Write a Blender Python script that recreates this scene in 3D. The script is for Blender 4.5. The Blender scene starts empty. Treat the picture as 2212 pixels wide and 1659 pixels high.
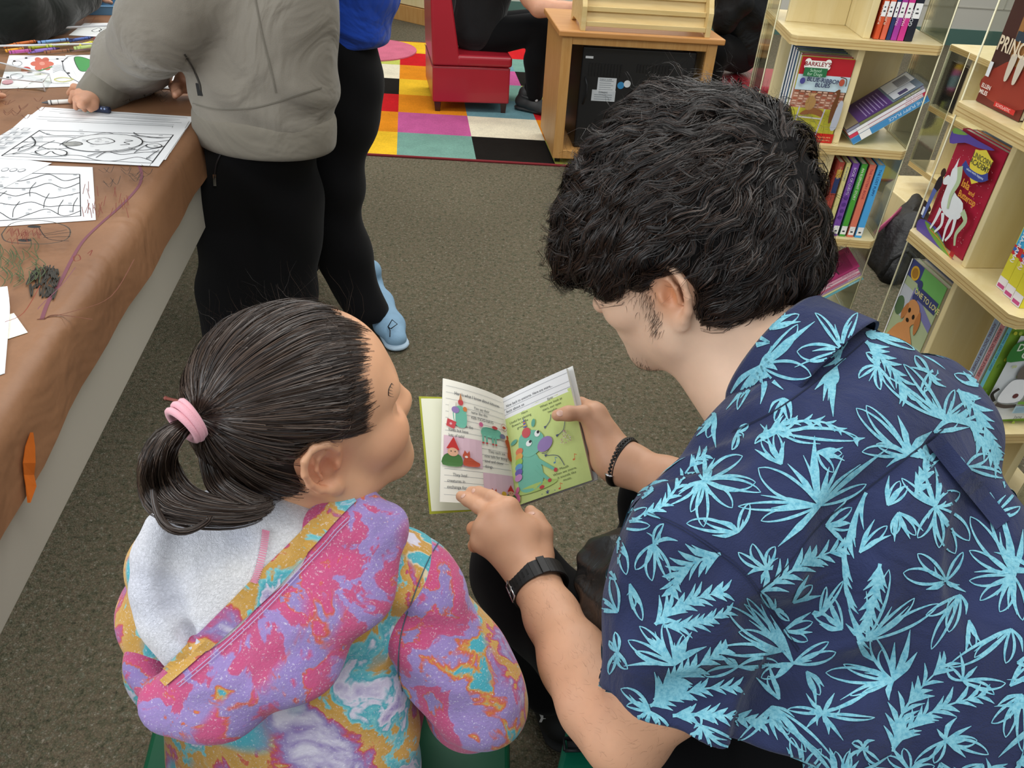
import bpy, math, random
import numpy as np
from mathutils import Vector, Matrix, noise, geometry
from mathutils.bvhtree import BVHTree
PI = math.pi
SC = bpy.context.scene
COL = SC.collection
random.seed(7); np.random.seed(7)

# ---------------------------------------------------------------- camera
W, H, FPX, CAMZ = 2212, 1659, 1661.0, 1.3
TH = math.atan(FPX / 2325.0); RO = math.atan(146 / 2325.0)
Fv = Vector((0, math.cos(TH), -math.sin(TH))); U0 = Vector((0, math.sin(TH), math.cos(TH))); R0 = Vector((1, 0, 0))
Rv = R0 * math.cos(RO) + U0 * math.sin(RO); Uv = U0 * math.cos(RO) - R0 * math.sin(RO)
C0 = Vector((0, 0, CAMZ))
cam_d = bpy.data.cameras.new('camera'); cam = bpy.data.objects.new('camera', cam_d); COL.objects.link(cam)
cam_d.sensor_fit = 'HORIZONTAL'; cam_d.sensor_width = 36.0; cam_d.lens = 36.0 * FPX / W
cam_d.clip_start = 0.02; cam_d.clip_end = 60
m3 = Matrix((Rv, Uv, -Fv)).transposed()
cam.matrix_world = Matrix.Translation(C0) @ m3.to_4x4()
SC.camera = cam

# ---------------------------------------------------------------- light
world = bpy.data.worlds.new('world'); SC.world = world; world.use_nodes = True
bg = world.node_tree.nodes['Background']; bg.inputs[0].default_value = (0.93, 0.97, 1.0, 1); bg.inputs[1].default_value = 0.55
def area(name, loc, target, sx, sy, power, color):
    l = bpy.data.lights.new(name, 'AREA'); l.shape = 'RECTANGLE'; l.size = sx; l.size_y = sy; l.energy = power; l.color = color
    o = bpy.data.objects.new(name, l); COL.objects.link(o); o.location = loc
    d = Vector(target) - Vector(loc); o.rotation_euler = d.to_track_quat('-Z', 'Y').to_euler(); return o
area('window_daylight', (-3.2, -1.0, 2.0), (0.2, 1.2, 0.4), 3.5, 1.8, 78, (0.92, 0.97, 1.0))
area('ceiling_panel_light_front', (0.6, 0.6, 2.9), (0.6, 0.6, 0), 2.4, 0.7, 30, (1.0, 0.98, 0.93))
area('ceiling_panel_light_middle', (0.0, 3.2, 2.9), (0, 3.2, 0), 3.0, 0.7, 42, (1.0, 0.98, 0.93))
area('ceiling_panel_light_rear', (1.0, 6.0, 2.9), (1, 6, 0), 4.0, 0.7, 60, (1.0, 0.98, 0.93))
SC.view_settings.view_transform = 'Standard'; SC.view_settings.look = 'None'; SC.view_settings.gamma = 1.0
SC.view_settings.exposure = 0.27; SC.view_settings.use_curve_mapping = False
SC.cycles.max_bounces = 6; SC.cycles.transparent_max_bounces = 12

# ---------------------------------------------------------------- pixel <-> place (used to measure where things stand)
def ray(px, py):
    d = Fv * FPX + Rv * (px - W / 2) - Uv * (py - H / 2); return d.normalized()
def P(px, py, t): return C0 + ray(px, py) * t
def atz(px, py, z):
    d = ray(px, py); return C0 + d * ((z - CAMZ) / d.z)
def aty(px, py, y):
    d = ray(px, py); return C0 + d * (y / d.y)

# ---------------------------------------------------------------- materials
def lin(h):
    if not isinstance(h, str): return (h[0], h[1], h[2], 1)
    h = h.lstrip('#'); o = []
    for i in (0, 2, 4):
        c = int(h[i:i + 2], 16) / 255.0
        o.append(c / 12.92 if c <= 0.04045 else ((c + 0.055) / 1.055) ** 2.4)
    return (*o, 1)
_M = {}
class NT:
    def __init__(s, name):
        s.m = bpy.data.materials.new(name); s.m.use_nodes = True; s.n = s.m.node_tree.nodes; s.l = s.m.node_tree.links
        s.p = s.n['Principled BSDF']
    def new(s, t, **kw):
        x = s.n.new(t)
        for k, v in kw.items():
            if k.startswith('i_'): x.inputs[k[2:].replace('_', ' ')].default_value = v
            elif k.startswith('x_'): x.inputs[int(k[2:])].default_value = v
            else: setattr(x, k, v)
        return x
    def link(s, a, b): s.l.new(a, b)
    def ramp(s, fac, stops, interp='LINEAR'):
        r = s.n.new('ShaderNodeValToRGB'); e = r.color_ramp; e.interpolation = interp
        while len(e.elements) < len(stops): e.elements.new(0.5)
        for k, (p, c) in enumerate(stops):
            e.elements[k].position = p; e.elements[k].color = lin(c) if isinstance(c, str) else (c, c, c, 1)
        if fac is not None: s.link(fac, r.inputs[0])
        return r
    def coords(s, kind='Object'):
        return s.n.new('ShaderNodeTexCoord').outputs[kind]
    def noise(s, scale, detail=3, rough=0.55, vec=None, dist=0.0):
        x = s.n.new('ShaderNodeTexNoise'); x.inputs['Scale'].default_value = scale; x.inputs['Detail'].default_value = detail
        x.inputs['Roughness'].default_value = rough; x.inputs['Distortion'].default_value = dist
        s.link(vec if vec is not None else s.coords(), x.inputs['Vector']); return x
    def bump(s, h, strength, dist):
        b = s.n.new('ShaderNodeBump'); b.inputs['Strength'].default_value = strength; b.inputs['Distance'].default_value = dist
        s.link(h, b.inputs['Height']); s.link(b.outputs[0], s.p.inputs['Normal']); return b
    def mixc(s, fac, a, b, mode='MIX'):
        x = s.n.new('ShaderNodeMix'); x.data_type = 'RGBA'; x.blend_type = mode
        for v, k in ((fac, 0), (a, 6), (b, 7)):
            if isinstance(v, (int, float)): x.inputs[k].default_value = v if k == 0 else (v, v, v, 1)
            elif isinstance(v, str): x.inputs[k].default_value = lin(v)
            else: s.link(v, x.inputs[k])
        return x.outputs[2]
    def math(s, op, a, b=0.0):
        x = s.n.new('ShaderNodeMath'); x.operation = op
        for v, k in ((a, 0), (b, 1)):
            if isinstance(v, (int, float)): x.inputs[k].default_value = v
            else: s.link(v, x.inputs[k])
        return x.outputs[0]
def mat(name, color, rough=0.5, spec=0.5, var=0.0, vscale=8, bump=0.0, bscale=200, bdist=0.001, metal=0.0, sheen=0.0, alpha=None, coat=0.0):
    if name in _M: return _M[name]
    t = NT(name); p = t.p; p.inputs['Roughness'].default_value = rough; p.inputs['Specular IOR Level'].default_value = spec
    p.inputs['Metallic'].default_value = metal; p.inputs['Base Color'].default_value = lin(color); p.inputs['Coat Weight'].default_value = coat
    if sheen: p.inputs['Sheen Weight'].default_value = sheen; p.inputs['Sheen Roughness'].default_value = 0.5
    n = t.noise(vscale)
    r = t.ramp(n.outputs['Fac'], [(0.3, 1 - var), (0.7, 1 + 0.0)])
    t.link(t.mixc(1.0, color if isinstance(color, str) else '#ffffff', r.outputs[0], 'MULTIPLY'), p.inputs['Base Color'])
    if bump: t.bump(t.noise(bscale).outputs['Fac'], bump, bdist)
    if alpha is not None: p.inputs['Alpha'].default_value = alpha
    _M[name] = t.m; return t.m
def ink(h):           # a flat printing colour
    return mat('ink_' + h.lstrip('#'), h, 0.45, 0.35, var=0.04, vscale=60)

# ---------------------------------------------------------------- meshes
_text_cache = {}
def text_geo(s, bold=False):
    k = (s, bold)
    if k in _text_cache: return _text_cache[k]
    c = bpy.data.curves.new('txt', 'FONT'); c.body = s; c.size = 1.0; c.resolution_u = 3
    if bold: c.offset = 0.02
    o = bpy.data.objects.new('txt', c); me = bpy.data.meshes.new_from_object(o)
    v = [(x.co.x, x.co.y) for x in me.vertices]; f = [list(p.vertices) for p in me.polygons]
    w = max([a[0] for a in v], default=0.5)
    bpy.data.objects.remove(o); bpy.data.curves.remove(c); bpy.data.meshes.remove(me)
    _text_cache[k] = (v, f, w); return _text_cache[k]
class MB:
    def __init__(s): s.v = []; s.f = []; s.mi = []; s.sm = []; s.mats = []
    def _m(s, m):
        if m not in s.mats: s.mats.append(m)
        return s.mats.index(m)
    def add(s, verts, faces, m, smooth=False):
        b = len(s.v); s.v += [tuple(x) for x in verts]; k = s._m(m)
        for f in faces: s.f.append([b + i for i in f]); s.mi.append(k); s.sm.append(smooth)
        return s
    def box(s, c, size, m, R=None):
        x, y, z = (q / 2 for q in size); vs = [Vector((i * x, j * y, k * z)) for i in (-1, 1) for j in (-1, 1) for k in (-1, 1)]
        if R is not None: vs = [R @ q for q in vs]
        vs = [q + Vector(c) for q in vs]
        return s.add(vs, [(0, 1, 3, 2), (4, 6, 7, 5), (0, 4, 5, 1), (2, 3, 7, 6), (0, 2, 6, 4), (1, 5, 7, 3)], m)
    def hexa(s, b4, t4, m):       # bottom four, top four corners
        return s.add(list(b4) + list(t4), [(3, 2, 1, 0), (4, 5, 6, 7), (0, 1, 5, 4), (1, 2, 6, 5), (2, 3, 7, 6), (3, 0, 4, 7)], m)
    def prism(s, pts, d, m, smooth=False):    # pts: 3-D polygon, d: extrusion vector
        n = len(pts); d = Vector(d); a = [Vector(q) for q in pts]; b = [q + d for q in a]
        return s.add(a + b, [list(range(n))[::-1], list(range(n, 2 * n))] + [(i, (i + 1) % n, n + (i + 1) % n, n + i) for i in range(n)], m, smooth)
    def tube(s, pts, rad, m, n=8, cap=True, flat=None, smooth=True):
        pts = [Vector(q) for q in pts]; k = len(pts)
        if not hasattr(rad, '__len__'): rad = [rad] * k
        vs = []; up = None
        for i in range(k):
            t = (pts[min(i + 1, k - 1)] - pts[max(i - 1, 0)]).normalized()
            if up is None: up = t.orthogonal().normalized() if flat is None else (Vector(flat) - t * t.dot(Vector(flat))).normalized()
            else: up = (up - t * t.dot(up)).normalized()
            w = t.cross(up)
            r = rad[i]; ra, rb = (r if hasattr(r, '__len__') else (r, r))
            for j in range(n):
                a = 2 * PI * j / n; vs.append(pts[i] + up * (math.cos(a) * ra) + w * (math.sin(a) * rb))
        fs = [(i * n + j, i * n + (j + 1) % n, (i + 1) * n + (j + 1) % n, (i + 1) * n + j) for i in range(k - 1) for j in range(n)]
        if cap: fs += [tuple(range(n))[::-1], tuple(range((k - 1) * n, k * n))]
        return s.add(vs, fs, m, smooth)
    def ellipsoid(s, c, r, m, R=None, nu=12, nv=8):
        vs = []
        for i in range(nv + 1):
            th = PI * i / nv
            for j in range(nu):
                a = 2 * PI * j / nu; q = Vector((math.sin(th) * math.cos(a) * r[0], math.sin(th) * math.sin(a) * r[1], math.cos(th) * r[2]))
                vs.append((R @ q if R is not None else q) + Vector(c))
        return s.add(vs, [(i * nu + j, (i + 1) * nu + j, (i + 1) * nu + (j + 1) % nu, i * nu + (j + 1) % nu) for i in range(nv) for j in range(nu)], m, True)
    def build(s, name, parent=None, bevel=0.0, seg=2):
        me = bpy.data.meshes.new(name); me.from_pydata(s.v, [], s.f)
        for m in s.mats: me.materials.append(m)
        me.polygons.foreach_set('material_index', s.mi); me.polygons.foreach_set('use_smooth', s.sm); me.update()
        o = bpy.data.objects.new(name, me); COL.objects.link(o)
        if bevel:
            b = o.modifiers.new('bevel', 'BEVEL'); b.width = bevel; b.segments = seg; b.limit_method = 'ANGLE'; b.angle_limit = 0.7
        if parent is not None: attach(o, parent)
        return o
def attach(o, parent):
    o.parent = parent; o.matrix_parent_inverse = parent.matrix_world.inverted() if parent.type != 'EMPTY' else Matrix.Translation(-parent.location)
def tag(o, label, cat, group=None, kind=None):
    o['label'] = label
    if cat: o['category'] = cat
    if group: o['group'] = group
    if kind: o['kind'] = kind
    return o
def thing(name, loc, label, cat, group=None):
    o = bpy.data.objects.new(name, None); COL.objects.link(o); o.location = loc; o.empty_display_size = 0.05
    return tag(o, label, cat, group)
def structure(o): o['kind'] = 'structure'; return o

class Sheet:
    """a printed face: draws flat marks in (u, v) on a plane or on a bent page"""
    def __init__(s, mb, o, ux, uy, n=None, fn=None, step=0.00012, lift=0.0003):
        s.mb = mb; s.o = Vector(o); s.ux = Vector(ux); s.uy = Vector(uy); s.n = (Vector(n) if n is not None else s.ux.cross(s.uy)).normalized()
        s.fn = fn; s.h = lift; s.step = step; s.ox = s.oy = 0.0; s.k = 1.0
    def pt(s, u, v):
        u = s.ox + u * s.k; v = s.oy + v * s.k
        if s.fn:
            p, n = s.fn(u, v); return Vector(p) + Vector(n) * s.h
        return s.o + s.ux * u + s.uy * v + s.n * s.h
    def up(s): s.h += s.step
    def put(s, pts2, faces, m):
        s.mb.add([s.pt(*q) for q in pts2], faces, m); s.up()
    def rect(s, u0, v0, u1, v1, m, nx=1, ny=1):
        if s.fn: nx = max(nx, int(abs(u1 - u0) * 16) + 1); ny = max(ny, 2)
        g = [(u0 + (u1 - u0) * i / nx, v0 + (v1 - v0) * j / ny) for j in range(ny + 1) for i in range(nx + 1)]
        s.put(g, [(j * (nx + 1) + i, j * (nx + 1) + i + 1, (j + 1) * (nx + 1) + i + 1, (j + 1) * (nx + 1) + i) for j in range(ny) for i in range(nx)], m)
    def poly(s, pts, m):
        tri = geometry.tessellate_polygon([[Vector((a, b, 0)) for a, b in pts]])
        s.put(pts, [tuple(t) for t in tri], m)
    def blob(s, pts, m, smooth=3):
        s.poly(smooth_loop(pts, smooth), m)
    def ell(s, cu, cv, ru, rv, m, rot=0.0, n=20):
        c, q = math.cos(rot), math.sin(rot)
        ring = [(cu + ru * math.cos(a) * c - rv * math.sin(a) * q, cv + ru * math.cos(a) * q + rv * math.sin(a) * c) for a in (2 * PI * i / n for i in range(n))]
        s.put([(cu, cv)] + ring, [(0, 1 + i, 1 + (i + 1) % n) for i in range(n)], m)
    def stroke(s, pts, w, m, w1=None, mid=None, curve=True):
        if curve and len(pts) > 2: pts = smooth_path(pts, 5)
        k = len(pts); L = []; w1 = w if w1 is None else w1
        for i, (a, b) in enumerate(pts):
            p0 = pts[max(i - 1, 0)]; p1 = pts[min(i + 1, k - 1)]; dx, dy = p1[0] - p0[0], p1[1] - p0[1]; d = math.hypot(dx, dy) or 1
            t = i / (k - 1); ww = (w + (w1 - w) * t) if mid is None else (w * (1 - t) ** 2 + 2 * mid * t * (1 - t) * 1.0 + w1 * t * t)
            L += [(a - dy / d * ww / 2, b + dx / d * ww / 2), (a + dy / d * ww / 2, b - dx / d * ww / 2)]
        s.put(L, [(2 * i, 2 * i + 1, 2 * i + 3, 2 * i + 2) for i in range(k - 1)], m)
    def loop(s, pts, w, m):
        q = smooth_loop(pts, 4); s.stroke(q + [q[0]], w, m, curve=False)
    def text(s, st, u, v, size, m, rot=0.0, align='L', bold=False, squash=1.0):
        vs, fs, w = text_geo(st, bold)
        if not fs: return
        off = {'L': 0, 'C': -w / 2, 'R': -w}[align]; c, q = math.cos(rot), math.sin(rot)
        s.put([(u + ((x + off) * squash * c - y * q) * size, v + ((x + off) * squash * q + y * c) * size) for x, y in vs], fs, m)
def smooth_path(p, n=5):
    o = []; k = len(p)
    for i in range(k - 1):
        a, b, c, d = p[max(i - 1, 0)], p[i], p[i + 1], p[min(i + 2, k - 1)]
        for j in range(n):
            t = j / n
            o.append(tuple(0.5 * ((2 * b[x]) + (-a[x] + c[x]) * t + (2 * a[x] - 5 * b[x] + 4 * c[x] - d[x]) * t * t + (-a[x] + 3 * b[x] - 3 * c[x] + d[x]) * t ** 3) for x in range(len(b))))
    return o + [tuple(p[-1])]
def smooth_loop(p, n=4):
    k = len(p); o = []
    for i in range(k):
        a, b, c, d = p[i - 1], p[i], p[(i + 1) % k], p[(i + 2) % k]
        for j in range(n):
            t = j / n
            o.append(tuple(0.5 * ((2 * b[x]) + (-a[x] + c[x]) * t + (2 * a[x] - 5 * b[x] + 4 * c[x] - d[x]) * t * t + (-a[x] + 3 * b[x] - 3 * c[x] + d[x]) * t ** 3) for x in range(len(b))))
    return o

# ---------------------------------------------------------------- soft shapes: distance field + surface net
def rp(t, px): return px * t / FPX          # pixels at distance t -> metres
class Soft:
    def __init__(s): s.ops = []
    def _b(s, pts, r, pad):
        lo = np.min(pts, 0) - r - pad; hi = np.max(pts, 0) + r + pad; return lo, hi
    def cone(s, a, b, ra, rb, k=0.012, op='u', flat=None, fs=1.0):
        a, b = np.array(a, float), np.array(b, float)
        s.ops.append(('c', a, b, ra, rb, k, op, None if flat is None else np.array(Vector(flat).normalized()), fs, s._b([a, b], max(ra, rb), k + 0.012))); return s
    def chain(s, pts, rads, k=0.012, op='u', flat=None, fs=1.0):
        for i in range(len(pts) - 1): s.cone(pts[i], pts[i + 1], rads[i], rads[i + 1], k, op, flat, fs)
        return s
    def ell(s, c, r, axes=None, k=0.012, op='u'):
        c = np.array(c, float); A = np.eye(3) if axes is None else np.array([list(Vector(x).normalized()) for x in axes])
        s.ops.append(('e', c, np.array(r, float), A, None, k, op, None, 1, s._b([c], max(r), k + 0.012))); return s
    def plane(s, p, n, k=0.004, box=None):       # cut away the side n points to
        s.ops.append(('p', np.array(p, float), np.array(Vector(n).normalized()), None, None, k, 'i', None, 1, box)); return s
    def fn(s, f, lo, hi):            # arbitrary displacement  d += f(X)
        s.ops.append(('f', f, None, None, None, 0, 'f', None, 1, (np.array(lo), np.array(hi)))); return s
    def field(s, h):
        U = [o for o in s.ops if o[6] == 'u']
        lo = np.min([o[9][0] for o in U], 0); hi = np.max([o[9][1] for o in U], 0)
        n = np.ceil((hi - lo) / h).astype(int) + 2
        ax = [lo[i] + h * np.arange(n[i]) for i in range(3)]
        D = np.full(n, 0.05, np.float32)
        for (ty, a, b, ra, rb, k, op, fl, fs, bb) in s.ops:
            if bb is None: i0, i1 = np.zeros(3, int), n
            else:
                i0 = np.clip(np.floor((bb[0] - lo) / h).astype(int), 0, n); i1 = np.clip(np.ceil((bb[1] - lo) / h).astype(int) + 1, 0, n)
            if (i1 <= i0).any(): continue
            sl = tuple(slice(i0[q], i1[q]) for q in range(3))
            X = np.stack(np.meshgrid(ax[0][sl[0]], ax[1][sl[1]], ax[2][sl[2]], indexing='ij'), -1).astype(np.float32)
            old = D[sl]
            if ty == 'f': D[sl] = old + a(X); continue
            if ty == 'c':
                A, B, Y = a, b, X
                if fl is not None:
                    A = a; B = b + fl * (np.dot(b - a, fl) * (1 / fs - 1)); Y = X + (((X - a.astype(np.float32)) @ fl.astype(np.float32)) * np.float32(1 / fs - 1))[..., None] * fl.astype(np.float32)
                ba = (B - A).astype(np.float32); l2 = float(ba @ ba) + 1e-9
                q = Y - A.astype(np.float32); t = np.clip((q @ ba) / l2, 0, 1)
                d = np.linalg.norm(q - t[..., None] * ba, axis=-1) - (ra + (rb - ra) * t)
            elif ty == 'e':
                q = (X - a.astype(np.float32)) @ ra.T.astype(np.float32)
                k0 = np.linalg.norm(q / b.astype(np.float32), axis=-1) + 1e-6; k1 = np.linalg.norm(q / (b * b).astype(np.float32), axis=-1) + 1e-6
                d = k0 * (k0 - 1) / k1
            else: d = (X - a.astype(np.float32)) @ b.astype(np.float32)
            kk = max(k, 1e-5)
            if op == 'u':
                hh = np.maximum(kk - np.abs(old - d), 0) / kk; D[sl] = np.minimum(old, d) - hh * hh * kk * 0.25
            else:
                if op == 's': d = -d
                hh = np.maximum(kk - np.abs(old - d), 0) / kk; D[sl] = np.maximum(old, d) + hh * hh * kk * 0.25
        return D, lo, n
    def mesh(s, h):
        D, lo, n = s.field(h)
        inside = D < 0
        c = np.zeros(tuple(n - 1), int)
        for i in (0, 1):
            for j in (0, 1):
                for k in (0, 1): c += inside[i:n[0] - 1 + i, j:n[1] - 1 + j, k:n[2] - 1 + k]
        act = (c > 0) & (c < 8)
        ids = -np.ones(act.shape, int); ii = np.argwhere(act); ids[act] = np.arange(len(ii))
        acc = np.zeros((len(ii), 3)); cnt = np.zeros(len(ii))
        corners = [(i, j, k) for i in (0, 1) for j in (0, 1) for k in (0, 1)]
        for a in corners:
            for ax_ in range(3):
                if a[ax_]: continue
                b = list(a); b[ax_] = 1
                da = D[ii[:, 0] + a[0], ii[:, 1] + a[1], ii[:, 2] + a[2]]; db = D[ii[:, 0] + b[0], ii[:, 1] + b[1], ii[:, 2] + b[2]]
                cr = (da < 0) != (db < 0); t = np.where(cr, da / np.where(np.abs(da - db) < 1e-12, 1, da - db), 0)
                p = np.array(a, float)[None] + 0 * acc; p[:, ax_] += t
                acc[cr] += p[cr]; cnt[cr] += 1
        V = lo + h * (ii + acc / np.maximum(cnt, 1)[:, None])
        F = []
        for ax_ in range(3):
            u, v = [q for q in range(3) if q != ax_]
            m = [n[0], n[1], n[2]]
            sa = [slice(0, m[q]) for q in range(3)]; sb = list(sa); sa[ax_] = slice(0, m[ax_] - 1); sb[ax_] = slice(1, m[ax_])
            A = inside[tuple(sa)]; B = inside[tuple(sb)]
            e = np.argwhere(A != B); e = e[(e[:, u] > 0) & (e[:, v] > 0) & (e[:, u] < m[u] - 1) & (e[:, v] < m[v] - 1)]
            if not len(e): continue
            def g(du, dv):
                q = e.copy(); q[:, u] -= du; q[:, v] -= dv; return ids[q[:, 0], q[:, 1], q[:, 2]]
            Q = np.stack([g(0, 0), g(1, 0), g(1, 1), g(0, 1)], 1)
            fl = A[e[:, 0], e[:, 1], e[:, 2]]
            if ax_ == 1: fl = ~fl
            Q[~fl] = Q[~fl][:, ::-1]
            F.append(Q)
        F = np.concatenate(F)
        return V, F
def mesh_np(name, V, F, m, parent=None, mats=None, mi=None, smooth_it=0, vcol=None, extra=None):
    """V, F arrays -> object; extra: MB whose geometry is joined in (prints, stitches)"""
    if smooth_it:
        n = len(V)
        for _ in range(smooth_it):
            s = np.zeros_like(V); c = np.zeros(n)
            for a, b in ((0, 1), (1, 2), (2, 3), (3, 0)):
                np.add.at(s, F[:, a], V[F[:, b]]); np.add.at(s, F[:, b], V[F[:, a]]); np.add.at(c, F[:, a], 1); np.add.at(c, F[:, b], 1)
            V = V * 0.4 + 0.6 * s / np.maximum(c, 1)[:, None]
    verts = V; faces = F.tolist(); idx = [0] * len(faces); sm = [True] * len(faces); ms = [m]
    if extra is not None and extra.f:
        b = len(V); verts = np.concatenate([V, np.array(extra.v)]); faces += [[b + i for i in f] for f in extra.f]
        idx += [1 + i for i in extra.mi]; sm += extra.sm; ms += extra.mats
    me = bpy.data.meshes.new(name); me.from_pydata(np.asarray(verts).tolist(), [], faces)
    for q in ms: me.materials.append(q)
    me.polygons.foreach_set('material_index', idx); me.polygons.foreach_set('use_smooth', sm); me.update()
    if vcol is not None:
        at = me.color_attributes.new('tone', 'FLOAT_COLOR', 'POINT'); d = np.ones((len(me.vertices), 4), np.float32)
        c = vcol(V); d[:len(V), :c.shape[1]] = c; at.data.foreach_set('color', d.ravel())
    o = bpy.data.objects.new(name, me); COL.objects.link(o)
    if parent is not None: attach(o, parent)
    o['_np'] = 0; del o['_np']
    return o, V
# ---------------------------------------------------------------- shared materials
def wood(name, light, dark, scale=6, stretch=(1, 1, 12), rough=0.45):
    t = NT(name); mp = t.new('ShaderNodeMapping'); mp.inputs['Scale'].default_value = stretch; t.link(t.coords(), mp.inputs[0])
    n = t.noise(scale, 4, 0.6, mp.outputs[0], 0.6); r = t.ramp(n.outputs['Fac'], [(0.3, dark), (0.7, light)])
    t.link(r.outputs[0], t.p.inputs['Base Color']); t.p.inputs['Roughness'].default_value = rough
    t.bump(n.outputs['Fac'], 0.05, 0.001); return t.m
birch = wood('birch_ply', '#e6d6a8', '#dcc891', 5, (6, 6, 0.6))
birch_edge = wood('birch_ply_edge', '#dcc58d', '#c2a468', 12, (1, 1, 40))
oak = wood('oak_veneer', '#c99a5c', '#bb8748', 7, (8, 8, 0.8))
oak_top = wood('oak_top', '#c68f52', '#b87e42', 7, (0.8, 8, 8))
pine = wood('pale_pine', '#dcc48c', '#cfb274', 6, (0.7, 6, 6))
t = NT('carpet')
vo = t.new('ShaderNodeTexVoronoi', i_Scale=240.0); t.link(t.coords(), vo.inputs['Vector'])
n1 = t.noise(95, 3, 0.75); n2 = t.noise(1.1, 2); n3 = t.noise(60, 4, 0.75, dist=.5)
sp = t.ramp(n1.outputs['Fac'], [(0.30, '#3a3930'), (0.42, '#67664f'), (0.50, '#8f8468'), (0.57, '#6f705a'), (0.68, '#cfc5ad')])
sp2 = t.ramp(n3.outputs['Fac'], [(0.36, '#4f5240'), (0.47, '#827c64'), (0.55, '#a08470'), (0.64, '#8a8a72')])
c = t.mixc(0.42, sp.outputs[0], sp2.outputs[0])
dk = t.ramp(vo.outputs['Distance'], [(0.0, 1.12), (0.55, 0.72)])
c = t.mixc(1.0, c, dk.outputs[0], 'MULTIPLY')
lo_ = t.ramp(n2.outputs['Fac'], [(0.35, 0.76), (0.65, 0.9)])
c = t.mixc(1.0, c, lo_.outputs[0], 'MULTIPLY')
c = t.mixc(1.0, c, '#eceef4', 'MULTIPLY')
t.link(c, t.p.inputs['Base Color']); t.p.inputs['Roughness'].default_value = 1.0; t.p.inputs['Specular IOR Level'].default_value = 0.05
t.bump(t.mixc(0.5, n1.outputs['Fac'], vo.outputs['Distance']), 0.9, 0.004)
M_carpet = t.m
def acrylic(name='clear_acrylic'):
    if name in _M: return _M[name]
    t = NT(name); p = t.p; p.inputs['Base Color'].default_value = (0.93, 0.95, 0.92, 1); p.inputs['Roughness'].default_value = 0.04
    tr = t.new('ShaderNodeBsdfTransparent'); tr.inputs[0].default_value = (0.96, 0.97, 0.94, 1); mx = t.new('ShaderNodeMixShader')
    fr = t.new('ShaderNodeFresnel', i_IOR=1.35); f2 = t.math('MULTIPLY', fr.outputs[0], 0.8)
    gl = t.new('ShaderNodeBsdfGlossy', i_Roughness=0.05); gl.inputs[0].default_value = (.95, .97, .95, 1)
    t.link(f2, mx.inputs[0]); t.link(tr.outputs[0], mx.inputs[1]); t.link(gl.outputs[0], mx.inputs[2])
    t.link(mx.outputs[0], t.n['Material Output'].inputs['Surface']); _M[name] = t.m; return t.m
M_acr = acrylic()
M_acr_edge = mat('acrylic_edge', '#e2dcb8', 0.3, 0.5)
M_white = mat('white_paper', '#f2f3f4', 0.7, 0.2, var=0.02)
M_page = mat('cream_page', '#f6f2e4', 0.75, 0.2, var=0.02)
M_black = mat('black_plastic', '#1b1c1f', 0.45, 0.4, var=0.05, bump=0.1, bscale=600, bdist=0.0004)
K = lambda h: ink(h)
# ---------------------------------------------------------------- the room
b = MB(); b.box((0.5, 3.0, -0.05), (13, 10.4, 0.1), M_carpet); structure(b.build('floor'))
M_wall = mat('painted_block_wall', '#c9c6bb', 0.8, 0.2, var=0.05, vscale=2)
b = MB(); b.box((0.5, 7.35, 1.5), (13, 0.1, 3.0), M_wall)
M_joint = mat('block_joint', '#b5b2a6', 0.9, 0.1)
for z in (0.3, 0.5, 0.7, 0.9): b.box((0.5, 7.298, z), (13, 0.006, 0.008), M_joint)
for i in range(30): b.box((-5.8 + i * 0.42 + 0.1, 7.298, 0.4), (0.006, 0.006, 0.2), M_joint); b.box((-5.8 + i * 0.42 + 0.3, 7.298, 0.6), (0.006, 0.006, 0.2), M_joint)
structure(b.build('wall_back'))
b = MB(); b.box((-6.05, 3.0, 1.5), (0.1, 10.4, 3.0), M_wall); structure(b.build('wall_left'))
b = MB(); b.box((7.05, 3.0, 1.5), (0.1, 10.4, 3.0), M_wall); structure(b.build('wall_right'))
b = MB(); b.box((0.5, 7.29, 0.065), (13, 0.02, 0.13), mat('teal_cove_base', '#4f6f66', 0.5, 0.4)); structure(b.build('baseboard_back'))
# wall convector
v0 = aty(2065, 18, 7.27); b = MB(); mk = mat('grille_dark', '#2a2724', 0.5)
th_ = thing('wall_grille', (4.6, 7.25, v0.z), 'dark slotted grille on the far block wall above the teal skirting', 'grille')
b.box((4.75, 7.27, v0.z + 0.11), (1.2, 0.05, 0.22), mk); b.build('housing', th_)
b = MB()
for i in range(12): b.box((4.75, 7.24, v0.z + 0.02 + i * 0.017), (1.16, 0.012, 0.006), mat('grille_slat', '#4a443c', 0.4))
b.build('slats', th_)
# far counter
ca, cb_ = atz(808, 30, 0), atz(907, 53, 0); cd = (cb_ - ca).normalized(); cb_ = cb_ + cd * .35; ca = ca + cd * .12; cn = Vector((-cd.y, cd.x, 0))
def cab(mb, e0, e1, d0, d1, z0, z1, m):
    L = (cb_ - ca).length; f = lambda a, d, z: ca + cd * a + cn * d + Vector((0, 0, z))
    mb.hexa([f(e0, d0, z0), f(L + e1, d0, z0), f(L + e1, d1, z0), f(e0, d1, z0)], [f(e0, d0, z1), f(L + e1, d0, z1), f(L + e1, d1, z1), f(e0, d1, z1)], m)
t_ = thing('low_cabinet', (ca + cb_) / 2 + cn * .2, 'pale wooden low cabinet standing far behind the red chair', 'cabinet')
b = MB(); cab(b, .0, .0, .0, .16, .125, .70, birch); b.build('body', t_, 0.004)
b = MB(); cab(b, 0, 0, -.012, .15, 0, .12, oak); b.build('plinth', t_, 0.003)
b = MB(); cab(b, -.02, .02, -.03, .17, .702, .73, oak_top); b.build('worktop', t_, 0.003)

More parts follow.
